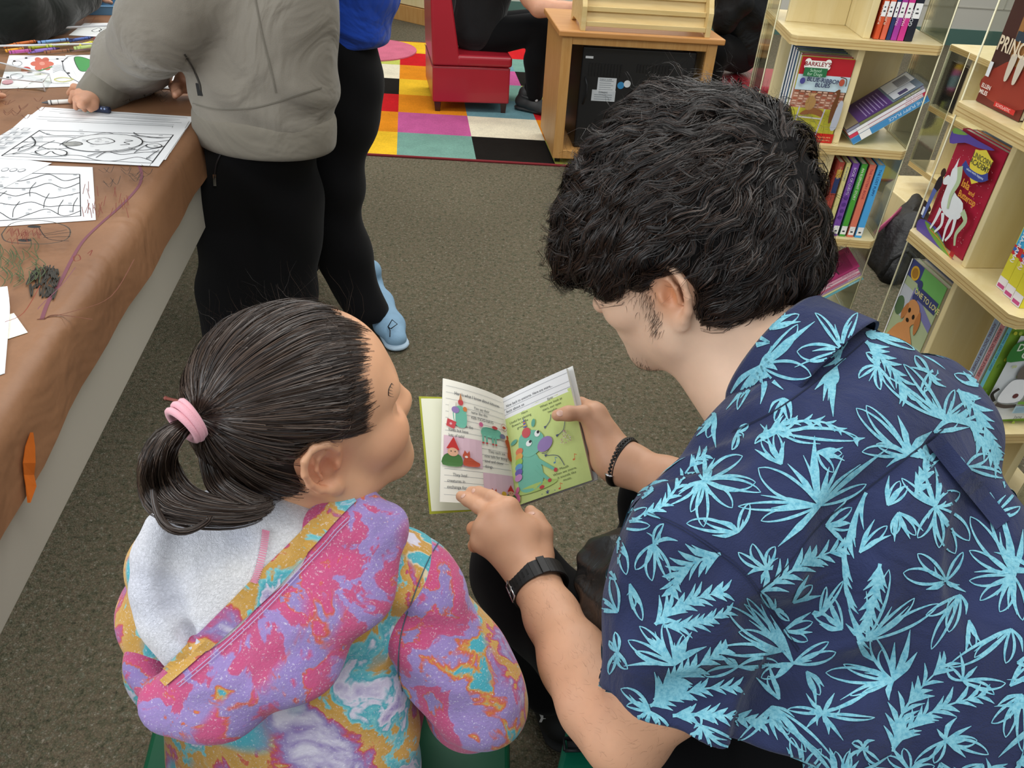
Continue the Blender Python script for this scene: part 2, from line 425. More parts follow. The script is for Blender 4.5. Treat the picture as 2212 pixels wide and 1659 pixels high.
# ---------------------------------------------------------------- multicoloured rug
rugc = dict(Y='#f2c230', T='#79a396', K='#1d1a17', P='#c8609a', W='#efe6cb', O='#e8901f', R='#cf2026', L='#c9cf63', B='#6f9aa3', G='#c2b75f')
def pile(name, h):
    t = NT(name); n = t.noise(160, 3, 0.7); r = t.ramp(n.outputs['Fac'], [(0.3, 0.80), (0.7, 1.08)])
    n2 = t.noise(9, 3); r2 = t.ramp(n2.outputs['Fac'], [(0.3, 0.88), (0.7, 1.05)])
    t.link(t.mixc(1, t.mixc(1, h, r.outputs[0], 'MULTIPLY'), r2.outputs[0], 'MULTIPLY'), t.p.inputs['Base Color']); t.p.inputs['Roughness'].default_value = 1
    t.p.inputs['Specular IOR Level'].default_value = 0.1; t.bump(n.outputs['Fac'], 0.8, 0.004); return t.m
ro = Vector((-0.625, 3.645, 0)); rx_ = Vector((0.384, 0.006, 0)); ry_ = Vector((-0.051, 0.3475, 0))
rows = ['LYTKLW', 'BOPWOR', 'TRYOBR', 'YKRYOP', 'RWOKYT', 'PLRTWB', 'OBYRGO', 'KPWOTY']      # front row first; columns from -1
b = MB()
pm = {k: pile('rug_pile_' + k, v) for k, v in rugc.items()}
grid = {(-1, 0): 'Y', (0, 0): 'T', (1, 0): 'K', (2, 0): 'L', (-1, 1): 'O', (0, 1): 'P', (1, 1): 'W', (2, 1): 'O', (-1, 2): 'R', (0, 2): 'O', (1, 2): 'B', (2, 2): 'R',
        (-1, 3): 'K', (0, 3): 'Y', (1, 3): 'T', (2, 3): 'L', (-1, 4): 'W', (0, 4): 'O', (1, 4): 'P', (2, 4): 'K', (-1, 5): 'L', (0, 5): 'R'}
keys = list(rugc)
for i in range(-3, 4):
    for j in range(0, 7):
        k = grid.get((i, j)) or keys[(i * 3 + j * 5 + 40) % len(keys)]
        o = ro + rx_ * i + ry_ * j
        b.hexa([o, o + rx_, o + rx_ + ry_, o + ry_], [q + Vector((0, 0, 0.009)) for q in (o, o + rx_, o + rx_ + ry_, o + ry_)], pm[k])
rug = b.build('area_rug'); tag(rug, 'multicoloured checkered rug under the red chair and wooden cart', 'rug')
b = MB(); o = ro - rx_ * 3
c4 = [o, o + rx_ * 7, o + rx_ * 7 + ry_ * 7, o + ry_ * 7]
for i in range(4): b.tube([c4[i] + Vector((0, 0, 0.005)), c4[(i + 1) % 4] + Vector((0, 0, 0.005))], 0.007, mat('rug_binding', '#7d1f26', 0.9), 6)
b.build('binding', rug)
# pink round rug
b = MB(); n = 40; pc = Vector((-1.15, 5.74, 0.010)); b.prism([pc + Vector((0.33 * math.cos(2 * PI * i / n), 0.33 * math.sin(2 * PI * i / n), 0)) for i in range(n)], (0, 0, 0.008), pile('pink_pile', '#d9758e'))
tag(b.build('round_rug'), 'pink round mat lying on the back edge of the checkered rug', 'rug')
# yellow triangular rug corner seen through the acrylic
b = MB(); a1, a2, a3 = atz(1872, 392, 0), atz(1958, 394, 0), atz(1893, 345, 0)
b.prism([a1 + Vector((-.42, 0, 0)), a2, a3, a1 + Vector((-.42, .35, 0))], (0, 0, 0.008), pm['G'])
yr = b.build('corner_rug'); tag(yr, 'yellow-green rug corner with red edge seen through the acrylic panel', 'rug')
b = MB(); b.tube([a1 + Vector((-.42, 0, 0.005)), a2 + Vector((0, 0, .005))], 0.008, mat('red_binding', '#b52a24', 0.9), 6); b.build('binding', yr)

# ---------------------------------------------------------------- red vinyl chair
red = mat('red_vinyl', '#a31f2e', 0.33, 0.5, var=0.10, vscale=3, bump=0.12, bscale=260, bdist=0.0006, coat=0.15)
dkleg = mat('dark_wood_leg', '#3a1f17', 0.4)
su = Vector((0.994, 0.11, 0)); sv = Vector((-0.20, 0.98, 0)).normalized(); so = Vector((-0.539, 4.38, 0.009)); Zu = Vector((0, 0, 1))
def sp_(u, v, z): return so + su * u + sv * v + Zu * z
def sblock(mb, u0, u1, v0, v1, z0, z1, m): mb.hexa([sp_(u0, v0, z0), sp_(u1, v0, z0), sp_(u1, v1, z0), sp_(u0, v1, z0)], [sp_(u0, v0, z1), sp_(u1, v0, z1), sp_(u1, v1, z1), sp_(u0, v1, z1)], m)
ch = thing('lounge_chair', sp_(.22, .25, 0), 'red vinyl low lounge chair with dark wooden legs on checkered rug', 'chair')
b = MB(); sblock(b, 0, 0.425, 0, 0.52, 0.055, 0.243, red); b.build('seat_base', ch, 0.008, 3)
b = MB(); sblock(b, 0.13, 0.435, -0.004, 0.524, 0.246, 0.305, red); b.build('seat_cushion', ch, 0.018, 4)
b = MB(); vv = (0, 0.52)
for a, c in ((0, 1),):
    b.hexa([sp_(0, 0, .246), sp_(.155, 0, .246), sp_(.155, .52, .246), sp_(0, .52, .246)], [sp_(-.012, 0, .80), sp_(.07, 0, .80), sp_(.07, .52, .80), sp_(-.012, .52, .80)], red)
b.build('backrest', ch, 0.014, 4)
b = MB(); b.tube([sp_(0, -0.002, .2445), sp_(.425, -.002, .2445)], 0.0022, red, 6); b.tube([sp_(-.002, 0, .2445), sp_(-.002, .52, .2445)], 0.0022, red, 6); b.build('piping', ch)
for (u, v) in ((.03, .03), (.40, .03), (.03, .49), (.40, .49)):
    b = MB(); b.tube([sp_(u, v, 0.001), sp_(u, v, .06)], [.018, .026], dkleg, 4, smooth=False); b.build('leg', ch)
# second red seat behind the cart
s2 = thing('low_stool', (1.12, 4.28, 0), 'red vinyl low seat partly hidden behind the wooden cart', 'stool')
b = MB(); b.box((1.22, 4.35, .15), (.50, .42, .20), red); b.build('seat_base', s2, .01, 3)
b = MB(); b.box((1.22, 4.35, .282), (.51, .43, .06), red); b.build('seat_cushion', s2, .02, 4)
for x in (1.0, 1.44):
    for y in (4.18, 4.52): b = MB(); b.tube([(x, y, .0), (x, y, .06)], [.013, .018], dkleg, 4, smooth=False); b.build('leg', s2)

# ---------------------------------------------------------------- wooden cart with small fridge and rack
cu = Vector((1, 0.03, 0)).normalized(); cv = Vector((-0.13, 0.99, 0)).normalized(); co = Vector((0.125, 3.672, 0.0095))
def cp(u, v, z): return co + cu * u + cv * v + Zu * z
def cb(mb, u0, u1, v0, v1, z0, z1, m): mb.hexa([cp(u0, v0, z0), cp(u1, v0, z0), cp(u1, v1, z0), cp(u0, v1, z0)], [cp(u0, v0, z1), cp(u1, v0, z1), cp(u1, v1, z1), cp(u0, v1, z1)], m)
ct = thing('wooden_cabinet', cp(.34, .2, 0), 'open oak cabinet with a black fridge inside and pine rack on top', 'cabinet')
for u0, u1 in ((0, .022), (.668, .69)):
    b = MB(); cb(b, u0, u1, 0, .46, .03, .575, oak); b.build('side_panel', ct, .002)
    b = MB(); u = u0 if u0 == 0 else u1 - .045; cb(b, u, u + .045, -.018, 0.0, .03, .575, oak); b.build('stile', ct, .002)
b = MB(); cb(b, -.02, .715, -.035, .49, .578, .603, oak_top); b.build('top', ct, .005)
b = MB(); cb(b, .045, .645, -.016, .0, .545, .575, oak); b.build('top_rail', ct, .002)
b = MB(); cb(b, .045, .645, -.016, .44, .03, .07, oak); b.build('bottom_shelf', ct, .002)
for u in (.03, .66):
    for v in (.03, .43):
        b = MB(); b.tube([cp(u - .012, v, .018), cp(u + .012, v, .018)], .018, M_black, 12); b.build('caster', ct)
fr = thing('mini_fridge', cp(.36, .2, .07), 'black mini fridge inside the oak cabinet, showing its vented back', 'fridge')
b = MB(); cb(b, .105, .625, .035, .44, .072, .53, mat('fridge_black', '#17181b', 0.4, 0.5, bump=.05)); fb = b.build('body', fr, .008, 3)
b = MB(); gm = mat('vent_recess', '#0a0a0b', 0.6)
for i in range(11): cb(b, .14 + i * .0145, .146 + i * .0145, .0305, .036, .405, .46, gm)
b.build('vent', fr)
b = MB()
for i in range(11): cb(b, .36 + i * .0145, .366 + i * .0145, .0305, .036, .43, .465, gm)
b.build('vent', fr)
def face(mb, u, v, z): return Sheet(mb, cp(u, v, z), cu, Zu, -cv)
b = MB(); s = face(b, .165, .034, .295); wl = K('#d9dde0'); s.rect(0, 0, .11, .05, K('#c9ced2')); s.rect(.022, .045, .108, .105, wl)
for i in range(5): s.rect(.03, .052 + i * .0095, .095 - .01 * (i % 2), .054 + i * .0095, K('#7c858c'))
s.text('ENERGY GUIDE', .03, .095, .008, K('#4a5258'))
for i in range(3): s.rect(.012, .008 + i * .01, .095, .0105 + i * .01, K('#8a9298'))
s.text('WARNING', .03, .037, .009, K('#3a4248')); b.build('rating_label', fr)
b = MB(); s = face(b, .30, .034, .37); s.ell(-.005, 0, .016, .016, K('#3d8fc4')); s.ell(.024, .008, .016, .016, K('#e3e8ea')); b.build('sticker', fr)
b = MB(); s = face(b, .12, .034, .48); s.rect(0, 0, .035, .01, K('#d5d8da')); b.build('badge', fr)
b = MB(); b.tube([cp(.125, .02, .40), cp(.135, .01, .37), cp(.137, .01, .33), cp(.125, .02, .28)], .004, M_black, 8); b.build('cord', fr)
# pine magazine rack on the cart
rk = thing('magazine_rack', cp(.33, .15, .603), 'pale pine slatted literature rack standing on the oak cabinet', 'rack')
for u in (.075, .625):
    b = MB(); prof = [(-.02, .603), (.0, .603), (.035, .625), (.19, .625), (.225, .603), (.25, .603), (.25, 1.05), (.17, 1.05), (-.02, .70)]
    b.prism([cp(u, v, z) for v, z in prof], cu * .022, pine); b.build('end_panel', rk, .002)
for k in range(7):
    v = -.004 + k * .028; z = .628 + k * .056
    b = MB(); b.prism([cp(.097, v + .016, z), cp(.097, v + .026, z), cp(.097, v + .044, z + .056), cp(.097, v + .034, z + .056)], cu * .528, pine); b.build('slat', rk, .0015)
    b = MB(); cb(b, .097, .625, v - .006, v + .026, z - .006, z + .003, pine); cb(b, .097, .625, v - .010, v - .002, z - .006, z + .014, pine); b.build('ledge', rk, .0015)
# ---------------------------------------------------------------- craft table under brown paper
TZ = 0.66; td = Vector((-0.146, 0.9893, 0)); tn = Vector((0.9893, 0.146, 0))   # along the table / towards the room
LAT = -0.843 * (CAMZ - TZ)
def tp(s, l, z): return td * s + tn * (LAT + l) + Zu * z
kraft = NT('brown_kraft_paper')
n1 = kraft.noise(3.0, 3); r = kraft.ramp(n1.outputs['Fac'], [(0.3, '#875f42'), (0.7, '#9b704f')])
n2 = kraft.noise(140, 3, 0.7); r2 = kraft.ramp(n2.outputs['Fac'], [(0.3, 0.93), (0.7, 1.03)])
kraft.link(kraft.mixc(1, r.outputs[0], r2.outputs[0], 'MULTIPLY'), kraft.p.inputs['Base Color']); kraft.p.inputs['Roughness'].default_value = 0.5
n3 = kraft.noise(5.0, 3, 0.5, dist=0.8); kraft.bump(n3.outputs['Fac'], 0.5, 0.03); M_kraft = kraft.m
S0, S1 = -0.35, 3.35
tb = thing('craft_table', tp(1.5, -.4, 0), 'long grey table covered with scribbled brown paper', 'table')
grey = mat('grey_laminate', '#b7b2a6', 0.45, 0.4, var=0.03)
b = MB(); b.hexa([tp(S0, -.78, TZ - .035), tp(S0, -.012, TZ - .035), tp(S1, -.012, TZ - .035), tp(S1, -.78, TZ - .035)], [tp(S0, -.78, TZ - .003), tp(S0, -.012, TZ - .003), tp(S1, -.012, TZ - .003), tp(S1, -.78, TZ - .003)], grey); b.build('tabletop', tb, .003)
b = MB(); b.hexa([tp(S0, -.03, .415), tp(S0, -.012, .415), tp(S1 - .03, -.012, .415), tp(S1 - .03, -.03, .415)], [tp(S0, -.03, .625), tp(S0, -.012, .625), tp(S1 - .03, -.012, .625), tp(S1 - .03, -.03, .625)], grey); b.build('apron', tb, .002)
for s_ in (0.0, S1 - .15):
    for l in (-.70, -.1): b = MB(); b.tube([tp(s_, l, 0), tp(s_, l, .63)], .02, mat('grey_metal_leg', '#77777a', .35, metal=.6), 12); b.build('leg', tb)
# the paper sheet, hanging over the edge
prof = [(-.80, TZ), (-.5, TZ), (-.2, TZ), (-.05, TZ), (-.02, TZ), (-.006, TZ - .003), (.003, TZ - .012), (.007, TZ - .028), (.008, TZ - .06), (.009, TZ - .09), (.009, TZ - .112)]
b = MB(); ns = 60; vs = []
for i in range(ns + 1):
    s_ = S0 - .02 + (S1 - S0 + .03) * i / ns
    for j, (l, z) in enumerate(prof):
        w = .0022 * math.sin(s_ * 9 + 1) + .0015 * math.sin(s_ * 23)
        ll = l + (w * (j - 5) / 3 if j > 5 else 0); zz = z + .0006 + (.004 * math.sin(s_ * 6) if j == len(prof) - 1 else 0)
        vs.append(tp(s_, ll, zz))
m_ = len(prof); b.add(vs, [(i * m_ + j, i * m_ + j + 1, (i + 1) * m_ + j + 1, (i + 1) * m_ + j) for i in range(ns) for j in range(m_ - 1)], M_kraft, True)
ZP = TZ + .0012
def tz(px, py, z=ZP): return atz(px, py, z)
class Flat(Sheet):     # marks given where they lie on the table, in photo pixels, put onto the level z
    def __init__(s, mb, z): super().__init__(mb, (0, 0, 0), (1, 0, 0), (0, 1, 0)); s.z = z; s.step = 0.0001; s.h = 0
    def pt(s, u, v): return Vector((u, v, s.z + s.h))
fl = Flat(b, ZP)
def sk(pts, w, m, **k): fl.stroke([tuple(tz(*q)[:2]) for q in pts], w, m, **k)
pur, blk, grn, brn, dred = K('#7d4a55'), K('#3a2a22'), K('#4f5a38'), K('#6b3b26'), K('#7a3526')
sk([(296, 352), (305, 370), (303, 395), (285, 420), (255, 450), (215, 485), (180, 520), (155, 560), (130, 610), (105, 650), (90, 690)], .006, pur)
sk([(80, 690), (160, 672), (240, 640), (290, 560)], .0016, brn); sk([(95, 690), (120, 680), (200, 690)], .0016, brn)
rnd = random.Random(3)
for i in range(46):       # dark scribble block and green scribble
    x = 62 + rnd.random() * 62; y = 575 + rnd.random() * 50; sk([(x, y), (x + 14 - rnd.random() * 30, y + 12 + rnd.random() * 14), (x + 8, y + 2)], .0022, K('#37332b'))
for i in range(40):
    x = -5 + rnd.random() * 95; y = 520 + rnd.random() * 80; sk([(x, y), (x + 20 * rnd.random(), y + 16), (x - 10 + 20 * rnd.random(), y + 30)], .0014, grn)
for i in range(26):
    x = 170 + rnd.random() * 110; y = 400 + rnd.random() * 70; sk([(x, y), (x + 10 - 20 * rnd.random(), y + 22)], .0011, dred)
for i in range(16):
    x = 215 + rnd.random() * 100; y = 362 + rnd.random() * 45; sk([(x, y), (x + 14, y + 16 * rnd.random()), (x + 22, y - 4)], .0011, blk)
for i in range(22):
    x = 250 + rnd.random() * 130; y = 190 + rnd.random() * 45; sk([(x, y), (x + 8 * rnd.random(), y + 6), (x + 16, y)], .0014, blk)
for i in range(14):
    x = rnd.random() * 90; y = 195 + rnd.random() * 70; sk([(x, y), (x + 12 * rnd.random(), y + 8), (x + 20, y - 3)], .0016, brn)
# the fish-like face drawing
sk([(10, 525), (30, 502), (70, 494), (120, 498), (155, 512), (150, 535), (110, 545), (60, 545), (20, 540), (10, 525)], .0022, K('#4b4238'))
fl.ell(*tz(80, 508)[:2], .012, .006, K('#2c2a28')); fl.ell(*tz(60, 538)[:2], .012, .006, K('#2c2a28'))
sk([(90, 526), (115, 522), (150, 515)], .0018, blk); sk([(100, 528), (160, 520)], .0018, blk); sk([(100, 532), (158, 530)], .0018, blk); sk([(90, 510), (110, 535), (155, 540)], .0018, blk)
sk([(165, 575), (175, 570), (180, 580), (168, 584), (165, 575)], .0018, dred); sk([(195, 568), (205, 560), (200, 572)], .0018, dred)
for i in range(20):
    x = 20 + rnd.random() * 80; y = 520 + rnd.random() * 25; sk([(x, y), (x + 8, y - 8), (x + 12, y + 6)], .001, dred)
sk([(90, 692), (100, 680), (140, 640), (170, 600)], .0014, pur); sk([(20, 720), (60, 700), (95, 640)], .0014, K('#8a3c28'))
for i in range(8): sk([(50 + 20 * i, 24 + 30 + i * 2), (60 + 20 * i, 20 + 44), (68 + 20 * i, 50)], .0014, brn)
b.build('paper_cover', tb)

def quadsheet(mb, c, z, m, thick=.0004, aspect=1.0):
    """c: photo pixels of bottom-left, bottom-right, top-right, top-left of a sheet lying at level z -> Sheet with u in 0..aspect, v in 0..1"""
    q = [atz(px, py, z) for px, py in c]
    mb.hexa([p - Zu * thick for p in q], q, m)
    def fn(u, v):
        u = u / aspect; return (q[0] * (1 - u) + q[1] * u) * (1 - v) + (q[3] * (1 - u) + q[2] * u) * v, (0, 0, 1)
    return Sheet(mb, (0, 0, 0), (1, 0, 0), (0, 1, 0), fn=fn, lift=.00015, step=.00008)
lin_ = K('#2b2b2e'); gry = K('#8a8c90')
def colour_by_number(s, seed, frame=(.22, .06, 1.24, .80), smile=True):
    r = random.Random(seed); u0, v0, u1, v1 = frame
    for a, c in (((u0, v0), (u1, v0)), ((u1, v0), (u1, v1)), ((u1, v1), (u0, v1)), ((u0, v1), (u0, v0))): s.stroke([a, c], .009, lin_)
    for i in range(5):
        y = v0 + (v1 - v0) * (i + .5) / 5
        pts = [(u0 + (u1 - u0) * k / 8, min(v1 - .01, max(v0 + .01, y + .15 * (r.random() - .5)))) for k in range(9)]
        s.stroke(pts, .007, lin_)
    for i in range(9):
        x = u0 + (u1 - u0) * (i + .5) / 9; a = v0 + (v1 - v0) * r.random() * .5; s.stroke([(x, a), (x + .05 * (r.random() - .5), a + .12), (x + .04, a + .24)], .006, lin_)
    if smile:
        w, h = u1 - u0, v1 - v0; q = lambda a, c: (u0 + w * a, v0 + h * c); wt = K('#f4f5f5')
        s.ell(*q(.56, .60), .27 * w, .33 * h, wt, n=32); s.loop([q(.30, .55), q(.38, .82), q(.56, .93), (q(.76, .84)), q(.83, .6), q(.74, .38), q(.56, .27), q(.38, .34)], .010, lin_)
        s.ell(*q(.53, .64), .10 * w, .13 * h, wt); s.loop([q(.43, .64), q(.53, .77), q(.63, .64), q(.53, .51)], .010, lin_)
        s.ell(*q(.36, .50), .07 * w, .09 * h, K('#a9a9a4'), .1); s.loop([q(.29, .5), q(.36, .59), q(.43, .5), q(.36, .41)], .007, lin_)
        s.stroke([q(.69, .72), q(.75, .70), q(.70, .63), q(.75, .57), q(.69, .53)], .008, lin_); s.ell(*q(.93, .55), .05 * w, .07 * h, wt); s.loop([q(.87, .55), q(.93, .63), q(.985, .55), q(.93, .47)], .009, lin_)
        s.ell(*q(.30, .15), .10 * w, .12 * h, wt); s.loop([q(.18, .18), q(.26, .30), q(.38, .22), q(.40, .08), (q(.33, .12)), q(.28, .2), q(.26, .06)], .010, lin_)
        s.stroke([q(.55, .10), q(.62, .25), q(.74, .30), q(.82, .42)], .010, lin_); s.stroke([q(.02, .7), q(.10, .5), q(.12, .3), q(.06, .05)], .010, lin_); s.stroke([q(.70, 1), q(.78, .88), q(.95, .84)], .010, lin_)
    for i in range(26):
        x = u0 + .03 + (u1 - u0 - .08) * r.random(); y = v0 + .03 + (v1 - v0 - .06) * r.random(); s.rect(x, y, x + .032, y + .008, gry); s.rect(x, y + .012, x + .028, y + .018, gry)
    for i in range(2):
        for j in range(5): s.rect(.04 + i * .085, .08 + j * .15, .095 + i * .085, .15 + j * .15, gry); s.rect(.047 + i * .085, .09 + j * .15, .088 + i * .085, .14 + j * .15, K('#eeeeee'))
def worksheet(name, c, z, label, group, seed, draw=True, aspect=1.3, fn=None, n=1):
    mb = MB(); s = quadsheet(mb, c, z, M_white, .0004 * n, aspect)
    if fn: fn(s)
    elif draw: colour_by_number(s, seed)
    return tag(mb.build(name), label, 'paper', group)
G1 = 'worksheets piled near the table edge'
def strip(s):
    s.stroke([(.1, .95), (1.25, .95)], .006, lin_); s.stroke([(.1, .88), (1.2, .88)], .005, gry); s.stroke([(.2, .84), (1.2, .84), (1.2, .5)], .006, lin_, curve=False)
worksheet('worksheet', [(0, 300), (368, 330), (420, 252), (90, 231)], ZP + .001, 'blank-topped white worksheet, furthest back of the pile beside the grey hoodie', G1, 1, fn=strip)
worksheet('worksheet', [(-30, 328), (358, 345), (408, 262), (60, 247)], ZP + .002, 'white worksheet with a thin printed strip, middle of the pile', G1, 2, fn=strip)
worksheet('worksheet', [(-75, 338), (343, 359), (402, 277), (45, 266)], ZP + .003, 'colouring worksheet with a round smiling face, topmost of the pile by the grey hoodie', G1, 3)
worksheet('worksheet', [(-160, 500), (207, 475), (200, 361), (-110, 350)], ZP + .001, 'colouring worksheet of curvy scales, nearest the purple crayon line', 'worksheets on the table', 5, fn=lambda s: colour_by_number(s, 9, (.1, .08, 1.18, .84), False))
def lines(s):
    for i in range(4): s.rect(.55, .25 + i * .11, 1.0, .255 + i * .11, gry)
    for i in range(3): s.ell(.75 + .15 * i, .75, .06, .04, gry); s.ell(.75 + .15 * i, .75, .05, .03, K('#eeeeee'))
worksheet('worksheet', [(-150, 480), (-40, 430), (112, 352), (-60, 330)], ZP + .002, 'tilted worksheet with grey text lines overlapping the scales worksheet', 'worksheets on the table', 6, fn=lines)
# loose sheet whose corner curls at the very left
mb = MB(); q = [atz(-60, 830, ZP + .001), atz(10, 806, ZP + .001), atz(24, 640, ZP + .003), atz(-60, 640, ZP + .003)]
vs = []; n = 12
for i in range(n + 1):
    a = i / n; l = q[0].lerp(q[1], 1) .lerp(q[2], a); l0 = q[0].lerp(q[3], a); zz = .018 * max(0, a - .75) * 4 * (max(0, a - .75) * 4)
    l = l + Vector((0, 0, zz)); l0 = l0 + Vector((0, 0, zz * .6)); vs += [l0, l]
mb.add(vs, [(2 * i, 2 * i + 1, 2 * i + 3, 2 * i + 2) for i in range(n)], M_white, True); mb.add([v - Zu * .0008 for v in vs], [(2 * i, 2 * i + 2, 2 * i + 3, 2 * i + 1) for i in range(n)], M_white, True)
tag(mb.build('paper_sheet'), 'curling plain white sheet at the near table end', 'paper')
mb = MB(); mb.prism([atz(-30, 745, ZP + .0008), atz(20, 731, ZP + .0008), atz(60, 718, ZP + .0008), atz(30, 676, ZP + .0008), atz(-20, 690, ZP + .0008)], (0, 0, -.0004), M_page); tag(mb.build('paper_scrap'), 'cream paper corner poking out under the curling white sheet', 'paper')
# coloured-in pages
def flower(s):
    rd, og, gn, ye = K('#c8453a'), K('#e08a3c'), K('#5b8f4e'), K('#c9c63c')
    for i in range(6): s.ell(.75 + .14 * math.cos(i * 1.05), .72 + .13 * math.sin(i * 1.05), .11, .08, K('#d97761'), i * 1.05)
    s.ell(.75, .72, .06, .06, K('#e8a08c')); s.ell(.42, .52, .1, .1, rd); s.stroke([(.45, .5), (.7, .5), (.95, .62)], .03, gn); s.ell(.7, .38, .12, .04, ye)
    for (x, y) in ((.15, .8), (.2, .62), (1.2, .8), (1.1, .88), (.4, .9), (.1, .3), (1.25, .4)): s.ell(x, y, .03, .02, lin_)
    s.loop([(.12, .75), (.25, .8), (.33, .7), (.2, .62)], .008, lin_)
    for i in range(5): s.stroke([(.95, .42 + i * .05), (1.1, .5 + i * .04), (1.22, .42 + i * .05)], .008, gry)
    s.loop([(.95, .2), (1.1, .26), (1.3, .2), (1.1, .13)], .014, ye); s.loop([(.15, .35), (.3, .4), (.38, .3), (.22, .22)], .01, lin_); s.ell(.12, .16, .1, .06, K('#d9a5ae'))
    s.stroke([(.5, .1), (.7, .2), (.9, .1), (1.2, .08)], .007, lin_)
def parrot(s):
    gn = K('#4c9a56'); s.loop([(.03, .05), (1.3, .05), (1.3, .95), (.03, .95)], .01, lin_)
    s.blob([(.08, .5), (.1, .9), (.22, .92), (.34, .75), (.26, .55), (.16, .45)], gn); s.loop([(.08, .5), (.1, .9), (.22, .92), (.34, .75), (.26, .55), (.16, .45)], .01, lin_)
    for i in range(5): s.stroke([(.05 + .05 * i, .1), (.2 + .05 * i, .3), (.28 + .05 * i, .4)], .012, K('#b04a3a'))
    s.loop([(.4, .3), (.55, .45), (.7, .3), (.55, .15)], .01, lin_)
    s.blob([(1.1, .35), (1.25, .4), (1.28, .3), (1.15, .25)], K('#3f86a8')); s.stroke([(1.0, .6), (1.15, .5), (1.28, .55)], .012, K('#c0392b')); s.stroke([(1.0, .2), (1.2, .15)], .008, lin_)
def squig(s):
    for i in range(5): s.loop([(.3 + .13 * i, .4), (.38 + .13 * i, .6), (.46 + .13 * i, .45), (.38 + .13 * i, .3)], .014, lin_)
    s.ell(.75, .3, .2, .1, K('#d9893f')); s.ell(1.0, .5, .12, .08, K('#d36f3f')); s.stroke([(.2, .7), (.6, .8), (1.1, .72)], .01, lin_)
G2 = 'coloured-in pages at the far side of the table'
worksheet('colouring_page', [(-2, 192), (176, 186), (150, 121), (20, 119)], ZP + .001, 'colouring page with a red flower and small creatures, behind the crayon on brown paper', G2, 1, fn=flower, aspect=1.4)
worksheet('colouring_page', [(177, 186), (388, 192), (360, 118), (141, 119)], ZP + .002, 'colouring page with a green leaf, mostly behind the grey sleeve', G2, 2, fn=parrot, aspect=1.4)
worksheet('colouring_page', [(148, 76), (330, 84), (330, 48), (182, 50)], ZP + .001, 'colouring page with orange scribbles, beyond the crayon tray', G2, 3, fn=squig, aspect=1.4)

# crayons, one source copied into the tray
def crayon_mesh(L, r, body, dark):
    mb = MB(); m1 = mat('wax_' + body.lstrip('#'), body, .4, .4); m2 = mat('wax_' + dark.lstrip('#'), dark, .4, .4)
    mb.tube([(0, 0, 0), (L * .84, 0, 0)], r, m1, 12); mb.tube([(L * .84, 0, 0), (L * .86, 0, 0), (L * .985, 0, 0), (L, 0, 0)], [r * .85, r * .7, r * .3, r * .15], m2, 12)
    for a in (.06, .76): mb.tube([(L * a, 0, 0), (L * (a + .03), 0, 0)], r * 1.03, m2, 12)
    mb.tube([(L * .2, 0, 0), (L * .21, 0, 0)], r * 1.03, m2, 12); mb.tube([(L * .6, 0, 0), (L * .61, 0, 0)], r * 1.03, m2, 12)
    return mb
def place_rod(o, a, c):
    d = (c - a).normalized(); o.location = a; o.rotation_euler = d.to_track_quat('X', 'Z').to_euler()
crs = [((8, 101), (62, 92), 'orange', '#e0782a', '#3a2a22', 1), ((30, 96), (84, 88), 'dull orange', '#c96a30', '#5a2a1c', 2), ((62, 104), (122, 96), 'yellow-green', '#c2c83a', '#6a7020', 1), ((82, 92), (160, 84), 'sky blue', '#7aa3d8', '#2c3a66', 2),
       ((100, 100), (160, 94), 'lime', '#b7c24a', '#5a6626', 2), ((12, 110), (58, 104), 'amber', '#e8a030', '#5a3a1c', 1), ((60, 112), (130, 104), 'violet', '#8f6fc0', '#3c2a5a', 1), ((20, 113), (75, 108), 'magenta', '#b8559a', '#4c2044', 2),
       ((150, 88), (202, 80), 'navy blue', '#4a63a8', '#1c2648', 1), ((172, 98), (205, 90), 'lemon yellow', '#e0d84a', '#8a8420', 2), ((182, 95), (215, 99), 'peach', '#d99a70', '#8a5030', 1), ((205, 84), (228, 92), 'crimson', '#c23a50', '#5a1c28', 1),
       ((95, 113), (160, 108), 'brown', '#8a5a3a', '#3a2418', 2), ((160, 104), (222, 97), 'pale green marker', '#b9c67a', '#7a8a48', 2)]
for k, (a, c, nm, col_, dk_, lay) in enumerate(crs):
    z = ZP + .007 + lay * .008
    A, B = atz(*a, z), atz(*c, z); L = (B - A).length
    o = crayon_mesh(L, .0048, col_, dk_).build('crayon'); place_rod(o, A, B)
    tag(o, nm + ' crayon with dark bands lying in the clear tray', 'crayon', 'crayons in the clear tray')
# tray
cl = acrylic(); mb = MB(); c = [atz(*q, ZP) for q in ((-14, 118), (228, 112), (236, 74), (14, 84))]
cen = sum(c, Vector()) / 4; out = [cen + (q - cen) * 1.05 + Zu * .026 for q in c]
mb.add(c, [(0, 1, 2, 3)], cl)
for i in range(4): mb.add([c[i], c[(i + 1) % 4], out[(i + 1) % 4], out[i]], [(0, 1, 2, 3)], cl)
mb.tube(out + [out[0]], .0034, mat('clear_plastic_rim', '#d9dadc', .2, .6), 6)
tag(mb.build('crayon_tray'), 'shallow clear plastic tray full of crayons on the far table side', 'tray')
mb = MB(); c = [atz(*q, ZP) for q in ((-25, 186), (98, 198), (112, 180), (-15, 150))]; out = [q + Zu * .025 for q in c]
mb.add(c, [(0, 1, 2, 3)], cl)
for i in range(4): mb.add([c[i], c[(i + 1) % 4], out[(i + 1) % 4], out[i]], [(0, 1, 2, 3)], cl); mb.tube([c[i], out[i]], .0016, mat('clear_plastic_rim', '#d9dadc', .2, .6), 6)
mb.tube(out + [out[0]], .0022, mat('clear_plastic_rim', '#d9dadc', .2, .6), 6)
tag(mb.build('plastic_box'), 'empty clear plastic box resting on the red flower page', 'box')
A, B = atz(180, 217, ZP + .006), atz(90, 222, ZP + .006)
